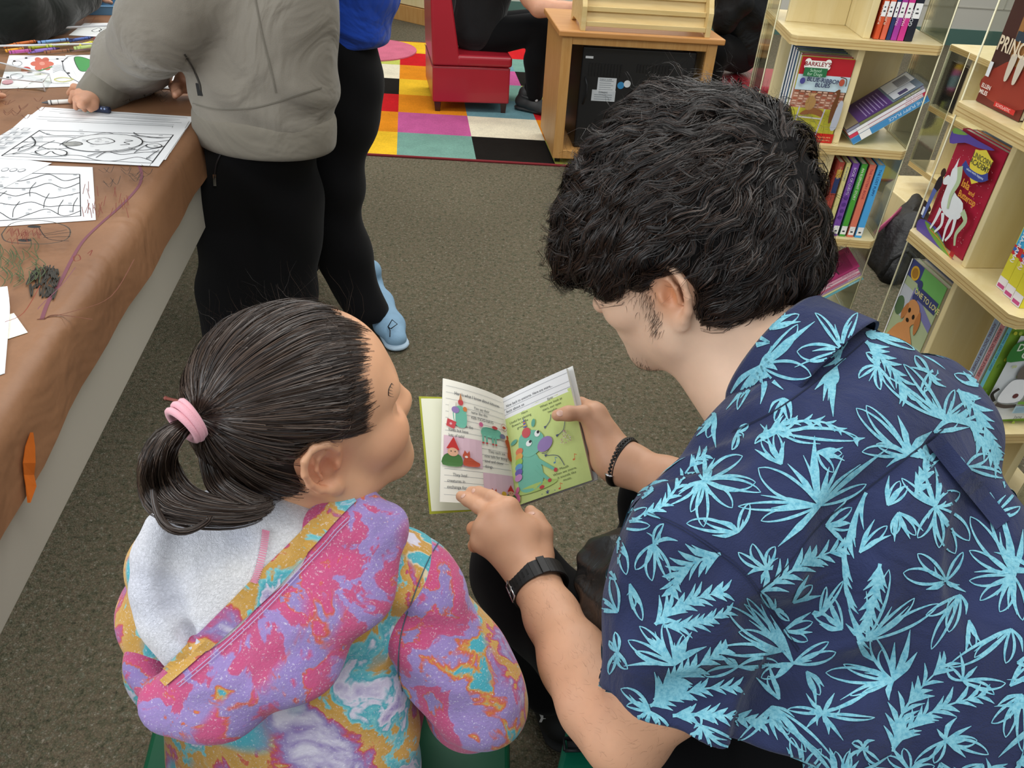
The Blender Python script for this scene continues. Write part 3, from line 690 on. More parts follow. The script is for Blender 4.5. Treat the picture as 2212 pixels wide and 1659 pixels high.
o = crayon_mesh((B - A).length, .0055, '#e4e2dc', '#5a5a5c').build('crayon'); place_rod(o, A, B); tag(o, 'white crayon with grey tip lying left of the hand on brown paper', 'crayon')
# green and blue die-like toy marker held by the hand
mb = MB(); A, B = atz(186, 232, ZP + .010), atz(236, 238, ZP + .010)
mb.tube([A, A.lerp(B, .3), A.lerp(B, .35)], [.0095, .0095, .006], mat('toy_green', '#2f8a5c', .35), 6, smooth=False); mb.tube([A.lerp(B, .35), B], [.0085, .0085], mat('toy_navy', '#27314f', .35), 8)
for i in range(4): mb.ellipsoid(A.lerp(B, .45 + i * .14) + Vector((0, -.007, .004)), (.0025, .0025, .0025), mat('toy_dot', '#9fb4e0', .3))
tag(mb.build('toy_marker'), 'green and navy toy marker under the fingers on the worksheet pile', 'toy')
# blue tray beyond
mb = MB(); c = [atz(*q, ZP) for q in ((112, 31), (250, 33), (262, 6), (140, 12))]; out = [q + Zu * .03 for q in c]
bt = mat('blue_plastic', '#5f8fb4', .35, .5); mb.add(c, [(0, 1, 2, 3)], bt)
for i in range(4):
    mb.hexa([c[i], c[(i + 1) % 4], c[(i + 1) % 4] + (cen - c[(i + 1) % 4]) * 0 + Vector((.002, .002, 0)), c[i] + Vector((.002, .002, 0))], [out[i], out[(i + 1) % 4], out[(i + 1) % 4] + Vector((.003, .003, 0)), out[i] + Vector((.003, .003, 0))], bt)
    mb.tube([out[i], out[(i + 1) % 4]], .003, bt, 6)
tag(mb.build('supply_tray'), 'blue plastic supply tray at the far end of the brown paper', 'tray')
# orange tape on the drape
mb = MB(); og = mat('orange_tape', '#cf6a1e', .45, .4, var=.12, vscale=60)
pts = [(70, 932, .014, .014), (60, 965, .013, .014), (52, 1000, .012, .016), (53, 1022, .011, .015), (58, 1050, .011, .014), (62, 1078, .012, .012)]
wd = [(66, 72), (55, 76), (50, 77), (52, 74), (56, 79), (60, 66)]
ys = [934, 965, 1000, 1026, 1050, 1086]; vs = []
def onplane(px, py, l):      # point of the hanging paper plane
    d = ray(px, py); o_ = tp(0, l, 0); k = (o_ - C0).dot(tn) / d.dot(tn); return C0 + d * k
for (a, c), y, k in zip(wd, ys, (0, .002, .004, .001, .005, .007)): vs += [onplane(a, y, .014 + k * .5), onplane(c, y, .014 + k)]
mb.add(vs, [(2 * i, 2 * i + 1, 2 * i + 3, 2 * i + 2) for i in range(5)], og, False); mb.add([v - tn * .0006 for v in vs], [(2 * i, 2 * i + 2, 2 * i + 3, 2 * i + 1) for i in range(5)], og)
tag(mb.build('tape_strip'), 'crumpled orange tape strip holding the brown paper to the table side', 'tape')
# pink straw-like pencil on the floor
mb = MB(); A, B = atz(358, 860, .006), atz(440, 878, .006); mb.tube([A, B], .0045, mat('salmon_wax', '#b5685c', .5), 8); mb.ellipsoid(A, (.006, .006, .006), mat('salmon_wax', '#b5685c', .5))
tag(mb.build('pencil'), 'salmon pink pencil on the carpet beside the ponytail', 'pencil')
# ---------------------------------------------------------------- pinwheel book towers
LV = [0.972, 0.739, 0.509, 0.279]
def spinner(name, o, ex, ey, label, levels, acr, bw=.03, S=.33):
    o = Vector((*o, 0)); ex = Vector((*ex, 0)).normalized(); ey = Vector((*ey, 0)).normalized()
    def L(a, b, z): return o + ex * a + ey * b + Zu * z
    def blk(mb, a0, a1, b0, b1, z0, z1, m): mb.hexa([L(a0, b0, z0), L(a1, b0, z0), L(a1, b1, z0), L(a0, b1, z0)], [L(a0, b0, z1), L(a1, b0, z1), L(a1, b1, z1), L(a0, b1, z1)], m)
    root = thing(name, L(.165, .165, 0), label, 'bookshelf')
    for z in levels:
        b = MB(); cut = .012
        pts = [(cut, 0), (S - cut, 0), (S, cut), (S, S - cut), (S - cut, S), (cut, S), (0, S - cut), (0, cut)]
        n = len(pts); lo_ = [L(a, c, z - .02) for a, c in pts]; hi = [L(a, c, z) for a, c in pts]
        b.add(lo_ + hi, [list(range(n))[::-1], list(range(n, 2 * n))], birch); b.add(lo_ + hi, [(i, (i + 1) % n, n + (i + 1) % n, n + i) for i in range(n)], birch_edge)
        for k in (-.014, -.0075):      # plies
            q = [L(a, c, z + k) + (L(a, c, 0) - L(.165, .165, 0)).normalized() * .0003 for a, c in pts]
            b.add(q + [v + Zu * .0014 for v in q], [(i, (i + 1) % n, n + (i + 1) % n, n + i) for i in range(n)], mat('ply_dark_line', '#b5935a', .6))
        b.build('shelf', root, .0025)
    lv = sorted(levels)
    for i, z in enumerate(lv[:-1]):
        z1 = lv[i + 1] - .02
        b = MB(); blk(b, .157, .173, .022, S - .022, z, z1, birch); b.build('divider', root, .0015)
        b = MB(); blk(b, .018, .1565, .165, .177, z, z1, birch); blk(b, .1735, S - .018, .165, .177, z, z1, birch); b.build('cross_panel', root, .0015)
    zt, zb = lv[-1], lv[0]
    for (p, q) in acr:
        b = MB(); blk(b, min(p[0], q[0]), max(p[0], q[0]) + .0, min(p[1], q[1]), max(p[1], q[1]), zb, zt, M_acr); pn = b.build('acrylic_panel', root)
        b = MB()
        for (a, c) in (p, q): b.tube([L(a, c, zb), L(a, c, zt)], .0016, M_acr_edge, 6)
        b.build('edge', pn)
    # base
    b = MB(); w = bw; pts = [(.04, -w), (S - .04, -w), (S + w, .04), (S + w, S - .04), (S - .04, S + w), (.04, S + w), (-w, S - .04), (-w, .04)]
    n = len(pts); z1 = .16
    b.add([L(a, c, 0) for a, c in pts] + [L(a, c, z1) for a, c in pts], [list(range(n))[::-1], list(range(n, 2 * n))] + [(i, (i + 1) % n, n + (i + 1) % n, n + i) for i in range(n)], birch); b.build('base', root, .004)
    b = MB(); b.tube([L(.165, .165, z1), L(.165, .165, lv[0] - .02)], .05, M_black, 20); b.build('turntable', root)
    return L, ex, ey
def book(o, ax, ay, az, w, t, h, cover, spine, label, group, draw=None, spinefn=None, back=None, name='book', edge=True):
    """o: lower spine/front corner; ax: across the cover; ay: front to back; az: up"""
    o, ax, ay, az = Vector(o), Vector(ax).normalized(), Vector(ay).normalized(), Vector(az).normalized(); e = .0012
    def B(mb, a0, a1, b0, b1, c0, c1, m):
        f = lambda a, b_, c: o + ax * a + ay * b_ + az * c
        mb.hexa([f(a0, b0, c0), f(a1, b0, c0), f(a1, b1, c0), f(a0, b1, c0)], [f(a0, b0, c1), f(a1, b0, c1), f(a1, b1, c1), f(a0, b1, c1)], m)
    mb = MB(); cm, sm_ = K(cover), K(spine)
    B(mb, 0, w, 0, e, 0, h, cm); B(mb, 0, w, t - e, t, 0, h, K(back or cover)); B(mb, 0, e, e, t - e, 0, h, sm_)
    s = Sheet(mb, o + az * 0, ax, az, -ay)
    if draw: draw(s, w, h)
    if spinefn: spinefn(Sheet(mb, o + ay * t, -ay, az, -ax), t, h)
    r = mb.build(name); tag(r, label, 'book', group)
    pb = MB(); B(pb, e, w - .002, e, t - e, .0015, h - .0015, M_page); pb.build('page_block', r)
    return r
def sticker(s, t, h, z=.012, k=.018): s.rect(t * .06, z, t * .94, z + k, K('#f2f2f0')); s.rect(t * .3, z + k * .35, t * .7, z + k * .5, K('#44484c')); s.rect(t * .3, z + k * .6, t * .6, z + k * .72, K('#44484c'))
def spine_text(txt, col, z0=.05, size=None):
    def f(s, t, h):
        s.text(txt, t * .28, h - .012, size or t * .62, K(col), rot=-PI / 2); sticker(s, t, h)
    return f

acr1 = [((.329, .012), (.3315, .165)), ((-.0015, .18), (.001, .318))]
L1, e1x, e1y = spinner('spinner_bookcase', (.567, 1.84), (.9986, -.052), (.052, .9986), 'pale birch rotating book tower behind the curly-haired person', LV + [1.205], acr1)
# series with white spines, face out: the front one is fully drawn
def cover_dogs(s, w, h):
    s.rect(0, 0, w, h, K('#c9c244')); s.rect(0, h * .40, w, h * .63, K('#c08a72'))
    for i in range(7):
        for j in range(9): s.rect(w * (.02 + j * .11), h * (.41 + i * .031), w * (.10 + j * .11), h * (.425 + i * .031), K('#d9b29c' if (i + j) % 3 else '#a8563f'))
    s.rect(0, h * .62, w, h * .83, K('#c5dbe3')); s.rect(0, h * .80, w, h, K('#b3202c')); s.rect(0, 0, w, h * .115, K('#c0281f'))
    for i in range(30): x = w * (.04 + .9 * ((i * 37) % 30) / 30); y = h * (.13 + .24 * ((i * 17) % 30) / 30); s.rect(x, y, x + w * .06, y + .0012, K('#8f9a30'))
    s.ell(w * .12, h * .9, .007, .007, K('#f1efe8')); s.ell(w * .12, h * .95, .007, .007, K('#f1efe8')); s.ell(w * .5, h * .9, .007, .007, K('#f1efe8')); s.ell(w * .5, h * .95, .007, .007, K('#f1efe8')); s.rect(w * .1, h * .885, w * .52, h * .965, K('#f1efe8'))
    s.text("BARKLEY'S", w * .31, h * .905, .0125, K('#8a1c24'), align='C', bold=True)
    s.rect(w * .08, h * .785, w * .52, h * .885, K('#2d7046')); s.text('School', w * .3, h * .838, .0095, K('#bfe0c4'), align='C'); s.text('for Dogs', w * .3, h * .797, .0095, K('#bfe0c4'), align='C')
    s.text('BLUE-RIBBON', w * .5, h * .725, .0125, K('#262a55'), align='C', bold=True, rot=-.04); s.text('BLUES', w * .5, h * .67, .0125, K('#262a55'), align='C', bold=True)
    s.ell(w * .1, h * .73, .006, .007, K('#4c4a8c')); s.ell(w * .85, h * .74, .006, .008, K('#b5533f')); s.stroke([(w * .8, h * .8), (w * .92, h * .78), (w * .94, h * .7)], .002, K('#5a4634'))
    br = K('#8d5a34'); s.blob([(w * .22, h * .36), (w * .4, h * .42), (w * .62, h * .40), (w * .66, h * .32), (w * .45, h * .35), (w * .25, h * .33)], br); s.blob([(w * .3, h * .4), (w * .26, h * .5), (w * .36, h * .57), (w * .46, h * .5), (w * .42, h * .41)], K('#a9824f'))
    for i in range(5): s.stroke([(w * (.3 + i * .02), h * .56), (w * (.28 + i * .04), h * .6)], .002, K('#c9a26c'))
    s.stroke([(w * .14, h * .14), (w * .17, h * .43)], .003, K('#b9b3c2')); s.stroke([(w * .62, h * .1), (w * .67, h * .42)], .003, K('#b9b3c2')); s.stroke([(w * .17, h * .31), (w * .64, h * .3)], .003, K('#c8c1bd'))
    s.blob([(w * .8, h * .26), (w * .78, h * .45), (w * .82, h * .6), (w * .76, h * .62), (w * .86, h * .66), (w * .88, h * .5), (w * .86, h * .3)], K('#6b4226')); s.blob([(w * .86, h * .2), (w * .9, h * .5), (w * .99, h * .5), (w * .98, h * .2)], K('#b5b9c4'))
    for i in range(2): s.text('A CHAPTER BOOK SERIES ABOUT SCHOOL PETS', w * .5, h * (.07 - .035 * i), .0046, K('#f0c98a'), align='C')
for i in range(7):
    off = .0025 * ((i * 5) % 3) if i else 0; c_ = ['#b3202c', '#8c4a55', '#7c8f5a', '#3d5d80', '#2f5a55', '#45557a', '#2d4a60'][i]
    book(L1(.038 + off, .026 + i * .0165, .7395), e1x, e1y, Zu, .117, .0152, .188 + (.004 if i == 6 else 0), c_, '#eceae6',
         ['red-topped dog story book facing out in front of its white-spined series', 'white-spined series book directly behind the red dog book', 'third white-spined book of the dog series', 'fourth white-spined book of the dog series',
          'fifth white-spined book of the dog series', 'sixth white-spined book of the dog series', 'rearmost white-spined book of the dog series'][i], 'dog story series on the birch tower', cover_dogs if i == 0 else None)
# top row, spines out
def lean(deg): a = math.radians(deg); return e1x * math.sin(a) + Zu * math.cos(a), e1x * math.cos(a) - Zu * math.sin(a)
x = .180
for (t_, sc, cc, tx, tc, lab) in ((.011, '#d4552e', '#c24a26', 'PUPPY TALES', '#f2d9c2', 'orange thin book, leftmost of the standing row under the frame top'), (.012, '#dd6a50', '#c24a26', 'PUPPY TALES', '#f2d9c2', 'salmon orange thin book, second from left in the top row'), (.008, '#2c3a66', '#2c3a66', '', '#ffffff', 'thin navy book between orange and purple spines in the top row'),
                                  (.012, '#a83c9c', '#a83c9c', 'MAGIC', '#f0d0ea', 'purple book with white label in the top row of the tower'), (.013, '#cf3a8c', '#cf3a8c', 'MAGIC', '#f8dcea', 'bright pink book with white label in the top row'), (.017, '#1f2230', '#1f2230', 'GOOSE', '#e8ecef', 'black thick book at the right end of the top row')):
    az, ay = lean(2)
    r = book(L1(x + t_, .02, .973), e1y, -e1x, Zu, .125, t_, .19, cc, sc, lab, 'upright books on the top visible tier', None, None)
    mb = MB(); s = Sheet(mb, L1(x, .02, .973), e1x, Zu, -e1y, lift=.0004); s.text(tx, t_ * .3, .03, t_ * .6, K(tc), rot=PI / 2); s.rect(t_ * .05, .046, t_ * .95, .076, K('#f1f1ef'))
    s.rect(t_ * .3, .055, t_ * .7, .058, K('#3a3d42')); s.rect(t_ * .3, .063, t_ * .55, .066, K('#3a3d42')); mb.build('spine_print', r); x += t_ + .002
# third tier, spines out
x = .187
for (t_, sc, tx, tc, lab) in ((.013, '#a8483c', 'THE CASE', '#e8c88a', 'dark red and navy book, leftmost in the lower upright row'), (.010, '#d8cf8a', 'ATLAS STORY', '#3f5a8a', 'cream yellow book beside the purple spine'), (.015, '#7c4fa8', 'BOOK OF QUESTS', '#e3d4f2', 'purple patterned spine with white label in the lower row'), (.015, '#4fa53c', 'AN ELEPHANT STORY', '#f2f7e8', 'green spine in the lower upright row'),
                              (.015, '#e07a62', 'THE MYSTERY BOOK', '#a83a4c', 'salmon spine second from right in the lower upright row'), (.016, '#4fa9e6', 'THE LOST PUPPY', '#1f3c74', 'sky blue spine at the right end of the lower upright row')):
    r = book(L1(x + t_, .016, .5095), e1y, -e1x, Zu, .13, t_, .188, sc if sc != '#4fa53c' else '#2d6a4a', sc, lab, 'upright books on the lower visible tier')
    mb = MB(); s = Sheet(mb, L1(x, .016, .5095), e1x, Zu, -e1y, lift=.0004)
    if sc == '#7c4fa8':
        for i in range(8): s.ell(t_ * .5, .05 + i * .017, t_ * .34, .005, K('#5a3588'))
    if sc == '#a8483c': s.rect(t_ * .02, .11, t_ * .98, .15, K('#2c3a66')); s.rect(t_ * .02, .15, t_ * .98, .17, K('#b8923c'))
    s.text(tx, t_ * .28, .178, t_ * .55, K(tc), rot=-PI / 2); s.rect(t_ * .05, .006, t_ * .95, .028, K('#f1f1ef')); s.rect(t_ * .3, .012, t_ * .7, .016, K('#3a3d42')); mb.build('spine_print', r); x += t_ + .005
# leaning piles: spine towards the viewer, tipped to the right
def leaning(z, a0, deg, items, grp, b0):
    a = math.radians(deg); az = e1x * math.sin(a) + Zu * math.cos(a); ay = e1x * math.cos(a) - Zu * math.sin(a)     # ay: down-right through the pile
    off = 0
    tot = sum(q[0] for q in items)
    base = L1(a0, b0, z + tot * math.sin(a) + .001)
    for (t_, sc, cc, lab, fn) in items:
        r = book(base + ay * (off + t_), e1y, -ay, az, .125, t_ - .0006, .178, cc, sc, lab, grp)   # local front = -(-ay) side
        mb = MB(); s = Sheet(mb, base + ay * off, ay, az, -e1y, lift=.0004); fn[0](s, t_); s2 = Sheet(mb, base + ay * off, e1y, az, -ay, lift=.0005)
        if len(fn) > 1: fn[1](s2)
        mb.build('cover_print', r); off += t_
def sp1(c1, c2, lab=True, tx='CHAPTER BOOK'):
    def f(s, t): s.rect(t * .1, .03, t * .9, .17, K(c1)); s.text(tx, t * .3, .17, t * .6, K(c2), rot=-PI / 2); (s.rect(t * .05, .02, t * .95, .045, K('#f2f2f0')) if lab else None)
    return f
def backcover(s):
    s.rect(0, .03, .12, .11, K('#573a78')); s.rect(0, .11, .12, .18, K('#6f7f8f')); s.rect(0, .0, .12, .03, K('#84775f'))
    for i in range(7): s.rect(.008, .05 + i * .008, .10, .0525 + i * .008, K('#9a86b8'))
    s.rect(.055, .115, .115, .178, K('#dfe2e4'));
    for i in range(9): s.rect(.06 + i * .005, .14, .0625 + i * .005, .17, K('#33363a'))
    s.rect(.006, .115, .05, .165, K('#c9cdd4')); s.rect(.012, .13, .03, .15, K('#4a4468'))
leaning(.739, .181, 51, [(.008, '#8f93a0', '#6a5f7c', 'grey and purple book showing its bar-coded back, topmost of the leaning pile', (sp1('#7a7f52', '#eeeeee', False), backcover)), (.008, '#e3e3ea', '#d9d9e2', 'white-spined paperback second in the leaning pile', (sp1('#ece9ee', '#8a3c70'),)),
                        (.009, '#d6405c', '#c93a50', 'red-lettered paperback third in the leaning pile', (sp1('#e8e6ea', '#c2304a'),)), (.017, '#3f83bf', '#7fb3cf', 'blue thick book at the bottom of the leaning pile', (sp1('#4a93c9', '#dbeaf5', True, 'THE PUPPY PLACE'),))], 'leaning books behind the acrylic panel', .02)
def pinkback(s): s.rect(0, 0, .12, .185, K('#a83a6c')); s.rect(.02, .06, .09, .12, K('#d8c9d4')); s.rect(.01, .13, .1, .17, K('#8c2c58'))
leaning(.279, .178, 50, [(.008, '#d982a4', '#a83a6c', 'magenta-backed thin book on top of the lowest leaning pile', (sp1('#e0a0b8', '#7c2c50', False), pinkback)), (.006, '#e9c3cf', '#e9c3cf', 'pale pink thin book second in the lowest leaning pile', (sp1('#e9c3cf', '#b0507c', False),)),
                        (.006, '#c95a7c', '#d7a5b5', 'rose thin book third in the lowest leaning pile', (sp1('#cf6a8a', '#ffffff', False),)), (.006, '#b58ab0', '#b9a5b9', 'mauve thin book fourth in the lowest leaning pile', (sp1('#b58ab0', '#ffffff', False),)),
                        (.006, '#e3dfa8', '#e3dfa8', 'pale yellow thin book fifth in the lowest leaning pile', (sp1('#e3dfa8', '#9a8a3a', False),)), (.007, '#6fb9c4', '#6fb9c4', 'turquoise thin book at the bottom of the lowest leaning pile', (sp1('#6fb9c4', '#ffffff', False),))], 'lowest leaning books of the birch tower', .02)

# second tower, near right edge
acr2 = [((.012, .329), (.165, .3315)), ((.18, -.001), (.318, .0015))]
L2, e2x, e2y = spinner('spinner_bookcase', (.757, 1.04), (.993, .116), (-.116, .993), 'pale birch rotating book tower at the right edge beside the palm-print shirt', LV + [1.205], acr2)
def cover_princess(s, w, h):
    s.rect(0, 0, w, h, K('#4a2c26')); s.rect(0, 0, w, h * .30, K('#6e2c24')); s.blob([(0, h * .22), (w * .5, h * .42), (w, h * .38), (w, h * .1), (w * .4, h * .05), (0, h * .1)], K('#96392b'))
    s.blob([(w * .35, h * .42), (w * .3, h * .7), (w * .38, h * .95), (w * .75, h * .98), (w * .85, h * .7), (w * .8, h * .4), (w * .55, h * .36)], K('#a3713f'))
    for k in range(30): x = w * (.36 + .42 * ((k * 7) % 30) / 30); y = h * (.45 + .45 * ((k * 11) % 30) / 30); s.stroke([(x, y), (x + .003, y + .01), (x - .002, y + .02)], .002, K('#d3a56a' if k % 3 else '#6f4726'), w1=.0005)
    s.blob([(w * .3, h * .86), (w * .38, h * .98), (w * .45, h * .88)], K('#c48a58')); s.blob([(w * .66, h * .88), (w * .76, h * .99), (w * .8, h * .86)], K('#c48a58'))
    s.ell(w * .46, h * .80, .006, .006, K('#120c0a')); s.ell(w * .66, h * .80, .006, .006, K('#120c0a')); s.ell(w * .56, h * .72, .006, .005, K('#120c0a')); s.rect(w * .36, h * .545, w * .78, h * .62, K('#35404a'))
    for k in (.42, .6): s.blob([(w * k, h * .44), (w * (k + .02), h * .26), (w * (k + .07), h * .24), (w * (k + .1), h * .28), (w * (k + .12), h * .44)], K('#cfc3b0'))
    s.text('PRINCESS', w * .06, h * .44, .031, K('#e6d3b4'), bold=True, squash=.78); s.rect(w * .05, h * .22, w * .13, h * .34, K('#e6e8ea'))
    s.text('ELLEN', w * .06, h * .13, .009, K('#f2e6dc'), bold=True); s.text('MILES', w * .06, h * .08, .009, K('#f2e6dc'), bold=True); s.rect(w * .46, h * .035, w * .92, h * .075, K('#c8302c')); s.text('SCHOLASTIC', w * .5, h * .043, .0065, K('#f3d6d0'))
    s.text('The Puppy Place', w * .5, h * .93, .012, K('#e6d3b4'), align='C')
book(L2(.035, .325, .973), -e2y, e2x, Zu, .118, .009, .19, '#4a2c26', '#7c2c28', 'dark red puppy book titled PRINCESS facing out on the nearer tower', None, cover_princess)
book(L2(.05, .322, .973), -e2y, e2x, Zu, .118, .009, .188, '#553a5c', '#8a8a8c', 'grey-spined book standing right behind the PRINCESS cover', None)
def cover_unicorn(s, w, h):
    s.rect(0, 0, w, h, K('#b52440')); r = random.Random(4)
    for k in range(120): x, y = w * r.random(), h * (.1 + .75 * r.random()); s.ell(x, y, .0006, .0006, K('#f2ccd2'), n=5)
    s.blob([(0, h), (0, h * .86), (w * .3, h * .93), (w * .6, h * .95), (w * .9, h), (w * .5, h)], K('#5c4a9c')); s.blob([(0, h), (0, h * .95), (w * .3, h)], K('#7aa04a'))
    for i, c in enumerate(('#5a4a98', '#6f9c3c', '#d9863a')): s.blob([(0, h * (.11 - .04 * i)), (w * .4, h * (.14 - .04 * i)), (w * .8, h * (.03 - .02 * i)), (w * .98, 0), (w * .3, 0), (0, 0)] if i == 0 else [(w * .12 * i, h * (.16 - .035 * i)), (w * .5, h * (.12 - .02 * i)), (w * (.86 + .06 * i), 0), (w * (.5 + .2 * i), 0), (w * .3 * i, h * .06)], K(c))
    s.poly([(w * .56, h * .93), (w * .64, h * .94), (w * .76, h * .97), (w * .9, h * .93), (w * .96, h * .92), (w * .95, h * .8), (w * .84, h * .7), (w * .74, h * .66), (w * .64, h * .71), (w * .56, h * .8)], K('#e6d24a'))
    s.stroke([(w * .44, h * .78), (w * .6, h * .735), (w * .85, h * .74), (w * .98, h * .79)], .012, K('#3d4a94')); s.text('UNICORN', w * .755, h * .865, .0125, K('#5c5a3a'), align='C', bold=True, squash=.9); s.text('ACADEMY', w * .755, h * .81, .0125, K('#5c5a3a'), align='C', bold=True, squash=.9)
    s.text('where magic happens', w * .73, h * .742, .0056, K('#c9d4f0'), align='C', bold=True); s.text('Isla', w * .56, h * .60, .018, K('#e8a03c'), bold=True); s.text('and', w * .76, h * .575, .011, K('#e8a03c'), bold=True); s.text('Buttercup', w * .58, h * .51, .0155, K('#e8a03c'), bold=True, squash=.8)
    wh, gr = K('#e9ecec'), K('#b9cba0')
    s.blob([(w * .3, h * .58), (w * .28, h * .68), (w * .36, h * .72), (w * .46, h * .66), (w * .5, h * .52), (w * .74, h * .48), (w * .8, h * .36), (w * .66, h * .3), (w * .45, h * .3), (w * .32, h * .36), (w * .3, h * .5)], wh)
    s.blob([(w * .26, h * .62), (w * .18, h * .56), (w * .22, h * .52), (w * .34, h * .56)], wh)
    s.poly([(w * .3, h * .7), (w * .33, h * .8), (w * .36, h * .71)], wh)
    for q in ([(.36, .32), (.34, .2), (.3, .1)], [(.44, .3), (.5, .2), (.42, .1)], [(.64, .32), (.62, .2), (.66, .08)], [(.72, .34), (.76, .2), (.7, .1)]): s.stroke([(w * a, h * c) for a, c in q], .009, wh, w1=.004)
    s.stroke([(w * .42, h * .74), (w * .5, h * .62), (w * .46, h * .48), (w * .5, h * .36)], .014, gr, w1=.005); s.stroke([(w * .8, h * .42), (w * .93, h * .36), (w * .86, h * .22), (w * .92, h * .12)], .012, gr, w1=.005)
    s.blob([(w * .08, h * .55), (w * .16, h * .58), (w * .2, h * .5), (w * .14, h * .42), (w * .06, h * .44)], K('#241c26')); s.stroke([(w * .1, h * .44), (w * .08, h * .3), (w * .06, h * .14)], .012, K('#5a6aa8'), w1=.008); s.ell(w * .14, h * .61, .007, .008, K('#3a2420'))
    s.rect(w * .9, h * .02, w * .99, h * .07, K('#b8262c')); s.rect(0, h * .16, w * .05, h * .24, K('#e9ecee'))
for i in range(5):
    book(L2(.03 + i * .013, .322 - (i % 2) * .003, .7395), -e2y, e2x, Zu, .128 if i == 0 else .122, .012, .188 if i == 0 else .184 + .003 * (i % 2), ['#b52440', '#c9783c', '#8d9aa6', '#9aa2a8', '#7f8d94'][i], ['#b52440', '#e3d7c8', '#cfd4d6', '#cfd4d6', '#cfd4d6'][i],
         ['red sparkly unicorn story book facing out on the nearer tower', 'book directly behind the red unicorn cover', 'third book behind the red unicorn cover', 'fourth book behind the red unicorn cover', 'rearmost book behind the red unicorn cover'][i], 'unicorn series on the nearer tower', cover_unicorn if i == 0 else None)
def cover_puppy(s, w, h):
    s.rect(0, 0, w, h, K('#a9b48c')); s.rect(0, h * .8, w * .35, h, K('#3f4680')); s.rect(w * .35, h * .7, w, h, K('#6fae5c')); s.poly([(w * .3, h * .75), (w, h * .55), (w, h * .45), (w * .3, h * .6)], K('#7a78a8')); s.rect(0, h * .35, w * .3, h * .7, K('#b9bcc2')); s.ell(w * .1, h * .45, .014, .02, K('#4f6a48'))
    s.ell(w * .18, h * .88, .014, .014, K('#d9a832')); s.ell(w * .18, h * .88, .010, .010, K('#a8762c')); s.rect(w * .4, h * .66, w * .97, h * .8, K('#39406e')); s.ell(w * .4, h * .82, .008, .008, K('#39406e')); s.ell(w * .4, h * .66, .008, .008, K('#39406e')); s.text('ONE TO LOVE', w * .7, h * .70, .0145, K('#d8cf8a'), align='C', bold=True, squash=.9)
    g = K('#c98a54'); s.blob([(w * .3, h * .55), (w * .42, h * .64), (w * .62, h * .6), (w * .66, h * .45), (w * .56, h * .34), (w * .75, h * .2), (w * .8, 0), (w * .1, 0), (w * .22, h * .25), (w * .34, h * .34)], g); s.blob([(w * .66, h * .58), (w * .76, h * .45), (w * .72, h * .3), (w * .62, h * .42)], K('#b4733f')); s.blob([(w * .3, h * .56), (w * .22, h * .42), (w * .28, h * .34), (w * .36, h * .46)], K('#b4733f'))
    s.ell(w * .4, h * .5, .004, .005, K('#20140e')); s.ell(w * .55, h * .47, .004, .005, K('#20140e')); s.ell(w * .44, h * .39, .005, .004, K('#20140e')); s.blob([(w * .5, h * .1), (w * .7, h * .15), (w * .8, h * .05), (w * .6, 0)], K('#6e8a50')); s.stroke([(0, 0), (0, h)], .003, K('#e9ebec'), curve=False)
for i in range(4):
    book(L2(.03 + i * .014, .318, .5095), -e2y, e2x, Zu, .118, .012, .172 - .002 * (i % 2), ['#a9b48c', '#8a8c98', '#767a84', '#8f9298'][i], '#e6e7e6', ['spaniel puppy book titled ONE TO LOVE facing out beside the shirt collar', 'thin book just behind the ONE TO LOVE cover', 'third thin book behind the ONE TO LOVE cover', 'rearmost thin book behind the ONE TO LOVE cover'][i], 'puppy series on the nearer tower', cover_puppy if i == 0 else None)
